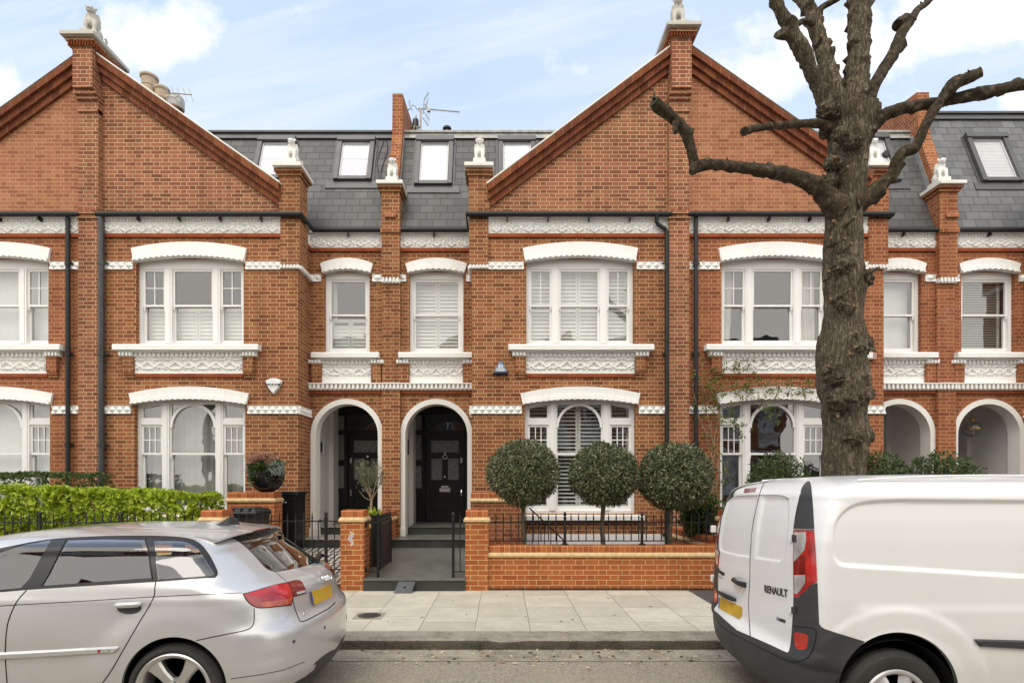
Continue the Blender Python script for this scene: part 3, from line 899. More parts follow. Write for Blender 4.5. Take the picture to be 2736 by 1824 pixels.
    gs = MB(); gs.prism_x([(DF-0.10, 0.87), (DF-0.10, 0.95), (DF+0.1, 0.985), (DF+0.1, 0.87)], xc-1.21, xc+1.21); gs.build('window_sill', 'white', root)
    pl = MB()
    pa0, pb0 = rng(0.19, UB)
    pl.piece().box(pa0, pb0, DF-0.03, DF+0.01, -0.1, 0.60); pl.piece().box(X(UB)-0.01*s, X(UB)+0.03*s, DF-0.03, DB-0.03, -0.1, 0.47)
    pl.build('plinth', 'white', root)
    # ---- cornice over the doorway
    co = MB(); dentils(co, (ra2-0.0, DB), (rb2, DB), 3.455, 3.585, (0,-1), 0.07, 0.12, 0.085)
    co.box(ra2, rb2, DB-0.13, DB+0.01, 3.565, 3.588); co.box(ra2, rb2, DB-0.05, DB+0.01, 3.452, 3.50)
    co.build('door_cornice', 'white', root)
    # ---- arch, porch, door
    ar = MB()
    outer = [(xe - rout*math.cos(PI*i/N), zsp + rout*math.sin(PI*i/N)) for i in range(N+1)]
    ar.strip([(xe-rout, 0.66)]+outer+[(xe+rout, 0.66)], [(xe-rin, 0.66)]+arc+[(xe+rin, 0.66)], DB-0.022, DB+0.23)
    for i in range(N+1):
        pass
    for sx in (-1, 1):
        e0, e1 = sorted((xe+sx*rin+sx*-0.012, xe+sx*rout+sx*0.03)); ar.box(e0, e1, DB-0.05, DB+0.245, 0.30, 0.66)
    ar.build('entrance_arch', 'white_brick', root)
    po = MB(); pw = 0.78; py0, py1 = DB+0.232, DD+0.02
    pz0, pz1 = 0.3, 3.46
    for sx in (-1, 1):
        x_ = xe+sx*pw
        po.box(x_, x_+sx*0.1, py0, py1, pz0, pz1)
        po.box(x_-sx*0.10, x_-sx*0.001, DD-0.42, DD-0.02, pz0, pz1)
    po.add([(xe-pw,py0,pz1),(xe+pw,py0,pz1),(xe+pw,py1,pz1),(xe-pw,py1,pz1)], [(0,3,2,1)])
    po.box(xe-pw-.1, xe-rin-0.0, DB+0.231, DB+0.26, pz0, pz1); po.box(xe+rin+0.0, xe+pw+.1, DB+0.231, DB+0.26, pz0, pz1)
    tp = [(xe-pw, pz1)] + [(p[0], p[1]) for p in arc] + [(xe+pw, pz1)]
    for p, q in zip(arc[:-1], arc[1:]):
        po.add([(p[0],DB+.258,p[1]),(q[0],DB+.258,q[1]),(q[0],DB+.258,pz1),(p[0],DB+.258,pz1)], [(0,1,2,3)])
    po.build('porch', 'white_brick', root)
    front_door(root, xe, s, tagname)
    # ---- roof
    rf = MB()
    m0, m1 = rng(0, HALF)
    zt = roof_top
    sl_uv = lambda x, z: (x, z*1.064)
    q = [(m0, mans(ZG), ZG), (m1, mans(ZG), ZG), (m1, mans(zt), zt), (m0, mans(zt), zt)]
    rf.add(q, [(0,1,2,3)], [[sl_uv(p[0], p[2]) for p in q]])
    rf.add([(m0,mans(zt),zt),(m1,mans(zt),zt),(m1,DF+8,zt+0.15),(m0,DF+8,zt+0.15)], [(0,1,2,3)])
    rf.build('roof', roof, root)
    cp = MB()
    cp.box(m0+.002, m1-.002, mans(zt)-0.07, mans(zt)+0.25, zt+0.012, zt+0.055)
    cp.add([(m0+.002, mans(zt-.15)-0.035, zt-0.13), (m1-.002, mans(zt-.15)-0.035, zt-0.13), (m1-.002, mans(zt)-0.03, zt+0.012), (m0+.002, mans(zt)-0.03, zt+0.012)], [(0,1,2,3)])
    cp.build('roof_capping', 'lead_pale' if tagname in 'CD' else 'dark_grey', root)
    for (xs, wd, zb, ztp, cv) in skylights: skylight(root, xs, wd, zb, ztp, cv)
    # ---- gutters
    yg = DF-0.12
    gutter(root, [(X(0.16), yg, ZG-0.035), (X(UB+0.10), yg, ZG-0.035), (X(UB+0.10), DB-0.11, ZG-0.035), (X(HALF-0.17), DB-0.11, ZG-0.035)])
    # ---- corner pier with its corbel and cap
    pr = MB()
    px0, px1 = rng(UB-0.32, UB+0.05)
    pr.box(px0, px1, DF-0.055, DF+0.40, 5.735, 6.60)
    e0, e1 = rng(UB-0.345, UB+0.055)
    pr.box(e0, e1, DF-0.062, DF+0.34, ZG-0.02, 7.42)
    pr.box(e0-0.03, e1+0.03, DF-0.09, DF+0.37, 7.42, 7.475); pr.box(e0-0.07, e1+0.07, DF-0.13, DF+0.41, 7.476, 7.53)
    pr.build('corner_pier', gable_brick if tagname in 'A' else brick, root)
    pd = MB()
    c, d = rng(UB-0.33, UB+0.05)
    dentils(pd, (c, DF), (d, DF), 5.665, 5.733, (0,-1), 0.045, 0.075, 0.06)
    dentils(pd, (X(UB), DF-0.02), (X(UB), DB), 5.665, 5.733, (s, 0), 0.045, 0.075, 0.06)
    pd.build('pier_corbel', 'white', root)
    pier_cap(root, (e0+e1)/2, DF+0.14, 0.275, 0.35, 7.61)
    return root

def front_door(root, xe, s, nm):
    yd = DD
    z0 = 0.655
    k = MB()
    zt = z0+2.06; lw = 0.46
    # surrounding screen: posts, transoms
    for sx in (-1, 1):
        k.box(xe+sx*lw, xe+sx*(lw+0.08), yd-0.05, yd+0.05, z0, 3.46)
        k.box(xe+sx*(lw+0.235), xe+sx*(lw+0.36), yd-0.05, yd+0.05, z0, 3.46)
        a, b = sorted((xe+sx*(lw+0.08), xe+sx*(lw+0.235)))
        for za, zb in ((z0, z0+0.12), (z0+0.67, z0+0.80), (z0+1.32, z0+1.45), (zt-0.02, zt+0.09), (zt+0.43, 3.46)): k.box(a, b, yd-0.04, yd+0.04, za, zb)
        k.box(a, b, yd-0.005, yd+0.01, z0+0.12, z0+0.67)
        k.box(a+0.02, b-0.02, yd-0.03, yd-0.006, z0+0.17, z0+0.62)
    k.box(xe-lw, xe+lw, yd-0.06, yd+0.05, zt+0.002, zt+0.09); k.box(xe-lw, xe+lw, yd-0.05, yd+0.05, zt+0.45, 3.46)
    k.build('door_frame', 'black_paint', root)
    gl = MB()
    gl.add([(xe-lw,yd+.01,zt+.09),(xe+lw,yd+.01,zt+.09),(xe+lw,yd+.01,zt+.45),(xe-lw,yd+.01,zt+.45)], [(0,1,2,3)])
    gl.build('fanlight', 'door_glass', root)
    sg = MB()
    for sx in (-1, 1):
        a, b = sorted((xe+sx*(lw+0.08), xe+sx*(lw+0.235)))
        for za, zb in ((z0+0.80, z0+1.32), (z0+1.45, zt-0.02), (zt+.09, zt+.43)):
            sg.piece().add([(a,yd,za),(b,yd,za),(b,yd,zb),(a,yd,zb)], [(0,1,2,3)])
    sg.build('side_light', 'frosted', root)
    # the leaf: stiles, rails, panels
    d = MB()
    L, Rr = xe-lw+0.012, xe+lw-0.012
    st = 0.115
    d.box(L, L+st, yd-0.02, yd+0.03, z0+.01, zt); d.box(Rr-st, Rr, yd-0.02, yd+0.03, z0+.01, zt)
    rails = [(z0+0.01, z0+0.22), (z0+0.58, z0+0.98), (z0+1.50, z0+1.62), (zt-0.14, zt)]
    for za, zb in rails: d.box(L+st, Rr-st, yd-0.02, yd+0.03, za, zb)
    mc = 0.055
    d.box(xe-mc, xe+mc, yd-0.02, yd+0.03, z0+0.98, z0+1.50)
    d.box(L+st, Rr-st, yd+0.005, yd+0.03, z0+0.22, z0+0.58)
    d.box(L+st+0.05, Rr-st-0.05, yd-0.012, yd+0.004, z0+0.27, z0+0.53)
    def bead(a, b, c, e):
        q = 0.022
        for (p0, p1, q0, q1) in ((a, b, c, c+q), (a, b, e-q, e), (a, a+q, c+q, e-q), (b-q, b, c+q, e-q)): d.box(p0, p1, yd-0.032, yd-0.001, q0, q1)
    bead(L+st-0.012, Rr-st+0.012, z0+0.21, z0+0.59)
    gls = [(L+st, xe-mc, z0+0.98, z0+1.50), (xe+mc, Rr-st, z0+0.98, z0+1.50), (L+st, Rr-st, z0+1.62, zt-0.14)]
    for a, b, c, e in gls: bead(a-0.012, b+0.012, c-0.012, e+0.012)
    dr = d.build('front_door', 'black_paint', root)
    pg = MB()
    for a, b, c, e in gls: pg.piece().add([(a,yd+.006,c),(b,yd+.006,c),(b,yd+.006,e),(a,yd+.006,e)], [(0,1,2,3)])
    pg.build('glass_panel', 'frosted', dr)
    lp = MB()
    lp.box(xe-0.125, xe+0.125, yd-0.034, yd-0.02, z0+0.71, z0+0.80)
    lp.box(xe-0.10, xe+0.10, yd-0.042, yd-0.034, z0+0.735, z0+0.775)
    if s < 0: lp.box(xe-0.085, xe+0.085, yd-0.038, yd-0.02, z0+0.81, z0+0.85)
    lp.build('letter_plate', 'chrome', dr)
    kb = MB(); kb.ball((xe, yd-0.065, z0+1.06 if s < 0 else z0+1.2), 0.036); kb.lathe([(0.03,0),(0.02,-0.04)], (xe, yd-0.022, z0+1.06 if s < 0 else z0+1.2), 12, 'y'); kb.build('door_knob', 'chrome', dr, smooth=50)
    kn = MB()
    zk = z0+1.555
    if s < 0:
        kn.tube([(xe+0.055*math.sin(t), yd-0.035, zk-0.03-0.045*math.cos(t)) for t in [2*PI*i/16 for i in range(17)]], 0.012, 6)
        kn.lathe([(0.026,0),(0.02,-0.03),(0.008,-0.035)], (xe, yd-0.02, zk+0.03), 12, 'y')
        kn.prism([(xe-0.018, zk+0.02), (xe+0.018, zk+0.02), (xe, zk+0.10)], yd-0.04, yd-0.02)
    else:
        kn.lathe([(0.03,0),(0.03,-0.012),(0.012,-0.02)], (xe, yd-0.02, zk-0.02), 14, 'y')
        kn.lathe([(0.02,0),(0.02,-0.012),(0.01,-0.02)], (xe, yd-0.02, zk-0.12), 14, 'y')
    kn.build('door_knocker', 'chrome', dr, smooth=40)
    hx = xe - s*(lw-0.075)*1.0
    hd = MB(); hd.box(hx-0.02, hx+0.02, yd-0.034, yd-0.02, z0+1.38, z0+1.50); hd.lathe([(0.018,0),(0.018,-0.02)], (hx, yd-0.034, z0+1.44), 10, 'y')
    hd.box(hx-0.016, hx+0.016, yd-0.032, yd-0.02, z0+0.62, z0+0.76); hd.tube([(hx, yd-0.035, z0+0.75), (hx, yd-0.055, z0+0.70), (hx, yd-0.035, z0+0.63)], 0.010, 6)
    hd.build('door_lock', 'chrome', dr)
    hall = MB(); d2 = 1.5
    hall.box(xe-0.9, xe+0.9, yd+d2, yd+d2+0.02, 0.5, 3.5)
    hall.add([(xe-.9,yd+.06,.6),(xe-.9,yd+d2,.6),(xe-.9,yd+d2,3.46),(xe-.9,yd+.06,3.46)], [(0,1,2,3)])
    hall.add([(xe+.9,yd+.06,.6),(xe+.9,yd+d2,.6),(xe+.9,yd+d2,3.46),(xe+.9,yd+.06,3.46)], [(0,3,2,1)])
    hall.add([(xe-.9,yd+.06,.62),(xe+.9,yd+.06,.62),(xe+.9,yd+d2,.62),(xe-.9,yd+d2,.62)], [(0,1,2,3)])
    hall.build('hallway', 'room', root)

SKY = 7.75, 8.98
A = house('A', P1, -1, 'red brick gabled house with faded old brickwork, cut off by the left picture edge', 'brick_old', 'brick_faded',
          ('blind', 'blind', 'half_shutter'), 9.80, 7.20, 0.92)
B = house('B', P1, 1, 'cleaned red brick gabled house behind the silver car, half shutters in its upper windows', 'brick', 'brick_gable',
          ('half_shutter', 'net', 'half_shutter'), 9.80, 7.245, 0.92,
          skylights=[(vx(625, 11.75), 0.80, 7.95, 9.03, 'half'), (vx(812, 11.75), 0.80, 7.92, 9.03, 'half')])
C = house('C', P2, -1, 'red brick gabled house with louvred shutters and three clipped ball trees in front', 'brick', 'brick_gable',
          ('shutter', 'shutter_open', 'shutter'), 9.94, 7.225, 1.10,
          skylights=[(vx(996.5, 11.75), 0.80, 7.80, 9.03, 'full'), (vx(1188, 11.75), 0.80, 7.80, 9.03, 'full')])
D = house('D', P2, 1, 'old red brick gabled house behind the bare street tree, creeper over its lower window', 'brick_old', 'brick_faded',
          ('curtains', 'dark', 'blind'), 9.97, 7.44, 0.92,
          skylights=[(vx(2018, 11.75), 0.80, 7.9, 9.1, 'full'), (vx(1860, 11.75), 0.80, 7.9, 9.1, 'full')])
E = house('E', P3, -1, 'red brick house at the right edge with dark slatted blinds and a tall slate roof', 'brick_old', 'brick_faded',
          ('shutter', 'shutter_open', 'slats'), 9.94, 7.3, 1.10, roof='slate_blue', roof_top=9.75,
          skylights=[(vx(2292, 11.75), 0.88, 7.88, 9.12, 'slats')])

# pilasters between the houses, with their corbelled tops
def party_pilaster(root, P, ztop, brick):
    mb = MB()
    hw = 0.19
    mb.box(P-hw, P+hw, DF-0.10, DF+0.02, -0.1, 6.585)
    mb.box(P-hw-0.02, P+hw+0.02, DF-0.13, DF+0.02, 6.585, 6.66)
    mb.box(P-hw-0.05, P+hw+0.05, DF-0.16, DF+0.02, 6.661, 6.73)
    mb.box(P-hw, P+hw, DF-0.10, DF+0.05, 6.731, 8.82)
    mb.box(P-hw-0.0, P+hw+0.0, DF-0.13, DF+0.05, 8.60, 8.66)
    mb.box(P-hw-0.01, P+hw+0.01, DF-0.15, DF+0.05, 8.821, 8.89)
    mb.box(P-hw-0.02, P+hw+0.02, DF-0.20, DF+0.05, 8.891, 8.97)
    mb.box(P-hw+0.005, P+hw-0.005, DF-0.25, DF+0.45, 8.971, ztop-0.20)
    mb.box(P-hw-0.03, P+hw+0.03, DF-0.28, DF+0.48, ztop-0.20, ztop-0.14)
    mb.box(P-hw-0.07, P+hw+0.07, DF-0.32, DF+0.52, ztop-0.139, ztop-0.08)
    mb.build('pilaster', brick, root)
    dn = MB()
    for i in range(9):
        x = P-hw-0.02+i*(2*hw+0.04)/8
        dn.box(x-0.012, x+0.012, DF-0.315, DF-0.281, ztop-0.199, ztop-0.14)
    for i in range(16):
        y = DF-0.27+i*0.047
        for sx in (-1, 1): dn.box(P+sx*(hw+0.03), P+sx*(hw+0.062), y-0.012, y+0.012, ztop-0.199, ztop-0.14)
    dn.build('pilaster_dentils', 'rubbed', root)
    pier_cap(root, P, DF+0.10, hw+0.13, 0.50, ztop, 'stone_grey')
party_pilaster(B, P1, 9.93, 'brick_gable')
party_pilaster(C, P2, 10.10, 'brick_gable')

def mid_pilaster(root, x, brick):
    mb = MB(); hw = 0.183
    mb.box(x-hw, x+hw, DB-0.09, DB+0.02, 0.3, 3.45)
    mb.box(x-hw, x+hw, DB-0.06, DB+0.02, 3.45, 5.62)
    mb.box(x-hw, x+hw, DB-0.13, DB+0.02, 5.70, 6.60)
    mb.box(x-hw-0.02, x+hw+0.02, DB-0.16, DB+0.02, 6.60, 6.72)
    mb.box(x-hw, x+hw, DB-0.13, DB+0.40, 6.721, 7.42)
    mb.box(x-hw-0.03, x+hw+0.03, DB-0.16, DB+0.43, 7.42, 7.475); mb.box(x-hw-0.065, x+hw+0.065, DB-0.20, DB+0.46, 7.476, 7.53)
    mb.build('pilaster', brick, root)
    d = MB(); d.piece(); dentils(d, (x-hw, DB), (x+hw, DB), 5.60, 5.70, (0,-1), 0.11, 0.15, 0.07)
    d.piece(); dentils(d, (x-hw-.01, DB), (x+hw+.01, DB), 3.455, 3.585, (0,-1), 0.10, 0.14, 0.085); d.box(x-hw-.01, x+hw+.01, DB-0.15, DB, 3.565, 3.59); d.build('pilaster_corbel', 'white', root)
    pier_cap(root, x, DB+0.12, 0.265, 0.38, 7.60)
mid_pilaster(C, P1+HALF, 'brick'); mid_pilaster(E, P2+HALF, 'brick_old')

def upstand(root, x, ztop, hw=0.11, mat='brick_old'):
    mb = MB()
    prof = [(mans(ZG+0.2)-0.22, ZG+0.2), (mans(9.0)-0.22, 9.0), (mans(9.0)-0.18, ztop), (DF+7.5, ztop+0.9), (DF+7.5, 6.9), (DB+0.3, 6.9)]
    mb.prism_x(prof, x-hw, x+hw)
    mb.build('party_wall', mat, root)
    l = MB()
    pf = [(mans(ZG+0.2)-0.09, ZG+0.2), (mans(9.1)-0.09, 9.1), (mans(9.1)+0.05, 9.1), (mans(ZG+.2)+0.05, ZG+0.2)]
    for sx in (-1, 1): l.piece().prism_x(pf, x+sx*hw, x+sx*(hw+0.012))
    l.build('lead_flashing', 'lead', root)
upstand(C, P1+HALF, 9.92); upstand(E, P2+HALF+0.06, 9.95, 0.13)

# rainwater pipes
pipe(A, 'downpipe', vx(155, DF-.08), DF-0.07, 0.1, ZG-0.08, 'black_pipe', 0.04)
pipe(B, 'downpipe', vx(231, DF-.1), DF-0.085, 0.1, ZG-0.08, 'grey_pipe', 0.055)
xd = vx(1532, DF-.08)
pipe(C, 'downpipe', xd, DF-0.07, 0.1, 6.35, 'black_pipe', 0.038,
     top=[(vx(1508, DF-.1), DF-0.12, ZG-0.06), (vx(1508, DF-.1), DF-0.10, 6.53), (vx(1512, DF-.1), DF-0.09, 6.48), (xd-0.02, DF-0.07, 6.40), (xd, DF-0.07, 6.33)])
pipe(D, 'downpipe', vx(1599, DF-.08), DF-0.07, 0.1, ZG-0.08, 'black_pipe', 0.04)
# ------------------------------------------------------------------ ground, road, kerb, pavement
def asphalt():
    t = NT('asphalt'); p = t.pos()
    big = t.noise(p, 1.2, 7, 0.7); fine = t.noise(p, 60, 5, 0.75); sp = t.noise(p, 95, 2, 0.5)
    c = t.ramp(fine, [(0.3, (0.10, 0.087, 0.07)), (0.5, (0.30, 0.265, 0.215)), (0.7, (0.56, 0.50, 0.41))])
    c = t.mix(t.ramp(big, [(0.35, 0.0), (0.75, 0.7)]), c, (0.38, 0.32, 0.235))
    c = t.mix(t.ramp(sp, [(0.66, 0.0), (0.72, 0.8)]), c, (0.56, 0.49, 0.38))
    t.pbr(c, 0.85, 0, t.bump(t.m('ADD', fine, t.m('MULTIPLY', sp, 0.6)), 0.9, 0.01), spec=0.25); return t.mat
M['asphalt'] = asphalt()
def tarmac():
    t = NT('tarmac'); p = t.pos(); f = t.noise(p, 120, 3)
    t.pbr(t.ramp(f, [(0.35, (0.05, 0.05, 0.05)), (0.7, (0.13, 0.128, 0.12))]), 0.85, 0, t.bump(f, 0.8, 0.008), spec=0.3); return t.mat
M['tarmac'] = tarmac()
def flags():
    t = NT('paving_flags'); sp = t.n('ShaderNodeSeparateXYZ'); t.link(t.pos(), sp.inputs[0])
    wob = t.noise(t.pos(), 1.3, 2)
    cb = t.n('ShaderNodeCombineXYZ')
    t.put(cb.inputs[0], t.m('ADD', sp.outputs[1], t.m('MULTIPLY', wob, 0.03))); t.put(cb.inputs[1], t.m('ADD', t.m('ADD', sp.outputs[0], 2.1), t.m('MULTIPLY', wob, 0.02)))
    br = t.n('ShaderNodeTexBrick'); t.link(cb.outputs[0], br.inputs[0]); br.offset = 0.36
    br.inputs['Scale'].default_value = 1; br.inputs['Brick Width'].default_value = 0.735; br.inputs['Row Height'].default_value = 0.606
    br.inputs['Mortar Size'].default_value = 0.006; br.inputs['Mortar Smooth'].default_value = 0.4
    br.inputs['Color1'].default_value = (0.47, 0.435, 0.35, 1); br.inputs['Color2'].default_value = (0.63, 0.59, 0.485, 1); br.inputs['Mortar'].default_value = (0.24, 0.22, 0.17, 1)
    n = t.noise(t.pos(), 2.6, 7, 0.68); m = t.noise(t.pos(), 9, 5, 0.6); s = t.noise(t.pos(), 40, 3)
    c = t.mix(t.ramp(n, [(0.38, 0.0), (0.72, 0.6)]), br.outputs['Color'], (0.36, 0.335, 0.265))
    c = t.mix(t.ramp(m, [(0.56, 0.0), (0.78, 0.55)]), c, (0.66, 0.63, 0.54))
    c = t.mix(t.ramp(s, [(0.3, 0.25), (0.5, 0.0)]), c, (0.25, 0.23, 0.19))
    edge = t.ramp(sp.outputs[1], [(0.0, 0.0), (1.0, 0.0)])
    t.pbr(c, 0.8, 0, t.bump(t.m('SUBTRACT', t.m('MULTIPLY', s, 0.3), br.outputs['Fac']), 0.5, 0.008), spec=0.3); return t.mat
M['flags'] = flags()
def granite(name, a, b):
    t = NT(name); p = t.pos()
    f = t.noise(p, 70, 4, 0.7); g = t.noise(p, 4, 6, 0.65)
    c = t.ramp(f, [(0.3, a), (0.7, b)])
    c = t.mix(t.ramp(g, [(0.45, 0.0), (0.7, 0.65)]), c, tuple(x*0.45 for x in a))
    t.pbr(c, 0.8, 0, t.bump(t.m('ADD', f, t.m('MULTIPLY', g, 2.0)), 0.8, 0.012), spec=0.3); return t.mat
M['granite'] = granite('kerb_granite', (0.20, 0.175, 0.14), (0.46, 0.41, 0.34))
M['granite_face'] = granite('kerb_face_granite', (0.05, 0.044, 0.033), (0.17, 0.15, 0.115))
M['concrete'] = granite('gutter_concrete', (0.22, 0.195, 0.15), (0.52, 0.46, 0.36))
M['soil'] = simple('garden_soil', (0.06, 0.045, 0.03), 0.95, 0, 0.4, 6, 0.8, 30)

ZR = -0.095
def sheet(name, x0, x1, y0, y1, z0, z1, mat, nx=1, ny=1):
    mb = MB(); mb.grid(lambda u, v: (x0+(x1-x0)*u, y0+(y1-y0)*v, z0+(z1-z0)*v), nx, ny); return structure(mb.build(name, mat))
sheet('ground', -300, 300, -300, 300, -0.16, -0.16, 'tarmac')
sheet('road', -80, 80, -1.6, 5.585, ZR+0.02, ZR, 'asphalt')
KF, KB = 5.585, 5.93
sheet('pavement', -80, 2.75, KB, DW+0.02, 0.0, 0.0, 'flags')
sheet('pavement_tarmac', 2.75, 80, KB, DW+0.02, 0.0, 0.0, 'tarmac')
def kerb():
    mb = MB(); prof = [(KB+0.0, -0.12), (KB, 0.006), (KF+0.16, 0.010), (KF+0.022, 0.008), (KF+0.006, 0.0), (KF, -0.018), (KF-0.004, -0.07), (KF, ZR-0.05)]
    xs = [-14]
    r = random.Random(3)
    joints = [-6.9, -5.3, -3.6, -2.15, 0.70, 2.2, 3.9, 5.2]
    x = -14
    n = 1200
    vs = []; m = len(prof)
    pts = sorted([-14+28*i/n for i in range(n+1)] + [j+d for j in joints for d in (-0.016, -0.008, 0.008, 0.016)])
    for x in pts:
        jn = min(abs(x-j) for j in joints)
        dip = 0.03 if jn < 0.01 else 0.0
        seg = sum(1 for j in joints if j < x)
        rs = random.Random(seg)
        off = rs.uniform(-0.008, 0.008)
        for k, (y, z) in enumerate(prof):
            w = 0 if k in (0, m-1) else 1
            a = noise.noise(Vector((x*6, y*9, z*9))); b = noise.noise(Vector((x*25, y*30, z*30)))
            chip = max(0, noise.noise(Vector((x*3.1, 5.5, 0)))-0.22)*0.05 if k in (3, 4, 5) else 0
            vs.append((x, y + w*(0.006*a+0.004*b+chip*0.6+dip*0.4*(k > 2)), z + w*(0.002*a*(k > 2)+0.002*b+off*0.15-chip-dip*0.35*(k < 5 and k > 0))))
    fs = [(i*m+k, (i+1)*m+k, (i+1)*m+k+1, i*m+k+1) for i in range(len(pts)-1) for k in range(m-1)]
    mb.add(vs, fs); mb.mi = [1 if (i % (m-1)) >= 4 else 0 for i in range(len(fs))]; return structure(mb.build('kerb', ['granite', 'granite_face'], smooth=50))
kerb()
mb = MB(); mb.grid(lambda u, v: (-14+28*u, 5.23+0.36*v+0.02*noise.noise(Vector((u*90, v, 0)))*(v < .5), ZR+0.006), 300, 1); structure(mb.build('road_gutter', 'concrete'))
sheet('garden', -80, 80, DW+0.0, DD, 0.03, 0.06, 'soil')

def litter():
    r = random.Random(21); mb = MB()
    for i in range(190):
        x = r.gauss(0.3, 1.3); y = KF-0.02-abs(r.gauss(0, 0.28)); s = r.uniform(0.003, 0.010)
        if abs(x) > 6: continue
        a = r.uniform(0, PI); l = s*r.uniform(1, 2.6)
        z = ZR+0.012+r.uniform(0, .004)
        mb.cur = r.choice((0, 0, 1, 1, 2))
        mb.frustum(x-l, x+l, y-s, y+s, z-0.004, x-l*.6+r.uniform(-.004,.004), x+l*.7, y-s*.7, y+s*.5, z+r.uniform(0.002, 0.008))
    for i in range(26):
        x = r.uniform(-2.4, 3); y = r.uniform(KB, DW); s = r.uniform(0.004, 0.012); mb.cur = r.choice((1, 2))
        mb.frustum(x-s*2, x+s*2, y-s, y+s, 0.001, x-s, x+s, y-s*.5, y+s*.5, 0.006)
    o = mb.build('litter', ['chip_pale', 'chip_tan', 'chip_dark']); o['kind'] = 'stuff'; o['label'] = 'wood chips and grit along the kerb'
M['chip_pale'] = simple('chip_pale', (0.62, 0.52, 0.38), 0.8); M['chip_tan'] = simple('chip_tan', (0.34, 0.24, 0.14), 0.8); M['chip_dark'] = simple('chip_dark', (0.09, 0.07, 0.05), 0.85)
litter()

# manhole cover and the loose meter-box lid leaning on the step
cx_, cy_ = vx(853, 6.72), 6.62
t_ = empty('manhole_cover', 'small round iron cover set in the paving near the silver car', 'manhole cover', (cx_, cy_, 0))
mb = MB(); mb.box(cx_-0.17, cx_+0.17, cy_-0.17, cy_+0.17, -0.01, 0.004); mb.build('surround', 'concrete', t_)
mb = MB(); mb.lathe([(0.135, 0), (0.135, 0.008), (0.118, 0.009), (0.116, 0.006), (0.0, 0.007)], (cx_, cy_, 0), 28)
for i in range(5): mb.box(cx_-0.08, cx_+0.08, cy_-0.08+i*0.04-0.006, cy_-0.08+i*0.04+0.006, 0.006, 0.011)
mb.build('lid', 'dark_grey', t_)
mb = MB()
lx0, lx1 = vx(905, 7.97), vx(947, 8.02)
q = [(lx0, 7.94, 0.0), (lx1, 7.94, 0.0), (lx1+0.035, 8.12, 0.148), (lx0+0.035, 8.12, 0.148)]
mb.add([Vector(a) for a in q]+[Vector(a)+Vector((0,0.03,0.012)) for a in q], [(0,1,2,3),(7,6,5,4),(0,4,5,1),(1,5,6,2),(2,6,7,3),(3,7,4,0)])
for (a, b) in ((0.0, .4), (0.0, .75), (1, .4), (1, .75)):
    p = Vector(q[0]).lerp(Vector(q[1]), a).lerp(Vector(q[3]).lerp(Vector(q[2]), a), b)
    mb.ball(p, (0.012, 0.02, 0.012), 6, 4)
lid = mb.build('cover_plate', 'dark_grey', bevel=0.004)
tag(lid, 'loose square grey cover plate leaning against the grey front step', 'cover plate')
hb = MB(); pc = sum((Vector(a) for a in q), Vector())/4; hb.lathe([(0.0, -0.006), (0.018, -0.006), (0.018, 0.004)], (pc.x, pc.y-0.01, pc.z-0.004), 12, 'y'); hb.build('finger_hole', 'black_iron', lid)

# ------------------------------------------------------------------ steps and paths
def steps(hs, x0, x1, xj0, xj1, tread, riser, nm):
    s1 = MB()
    s1.box(x0, x1, 10.54, 11.54+0.01, 0.2, 0.5-0.004); 
    s1.box(xj0, xj1, 11.54, DD+0.03, 0.2, 0.655-0.004)
    s1.build('doorstep', riser, hs)
    t1 = MB()
    t1.box(x0-0.0, x1, 10.52, 11.539, 0.497, 0.502); t1.box(xj0-0.0, xj1, 11.52, DD+0.02, 0.652, 0.657)
    t1.build('step_tread', tread, hs)
xe = P2-UE
steps(C, -2.10, -0.565, xe-0.63, xe+0.63, 'step', 'step_dark', 'C')
def chequer():
    t = NT('chequer_tiles'); mp = t.n('ShaderNodeMapping'); t.link(t.pos(), mp.inputs[0]); mp.inputs['Rotation'].default_value = (0, 0, R(45))
    ck = t.n('ShaderNodeTexChecker'); t.link(mp.outputs[0], ck.inputs[0]); ck.inputs['Scale'].default_value = 1/0.075
    ck.inputs[1].default_value = (0.62, 0.58, 0.5, 1); ck.inputs[2].default_value = (0.015, 0.015, 0.015, 1)
    t.pbr(ck.outputs[0], 0.4); return t.mat
M['chequer'] = chequer()
xeb = P1+UE
steps(B, -3.86, -2.36, xeb-0.63, xeb+0.63, 'chequer', 'step_dark', 'B')
def path(name, x0, x1, za, zb, mat, ya=DW):
    mb = MB(); mb.add([(x0,ya,za),(x1,ya,za),(x1,10.55,zb),(x0,10.55,zb)], [(0,1,2,3)]); return structure(mb.build(name, mat))
path('garden_path', -2.10, -0.54, 0.172, 0.345, 'step')
path('tiled_path', -3.86, -2.36, 0.10, 0.345, 'chequer')
mb = MB(); mb.cur = 1; mb.box(-2.03, -0.533, DW-0.03, DW+0.03, -0.02, 0.149); mb.cur = 0; mb.box(-2.03, -0.533, DW-0.045, DW+0.02, 0.150, 0.1775)
tag(mb.build('front_step', ['step', 'step_dark'], bevel=0.004), 'wide grey painted stone step at the gateway between brick pillars', 'step')
mb = MB(); mb.box(-4.1, -2.38, DW-0.01, DW+0.06, -0.02, 0.10)
tag(mb.build('threshold_step', 'step_dark'), 'dark low step under the closed iron gate behind the silver car', 'step')
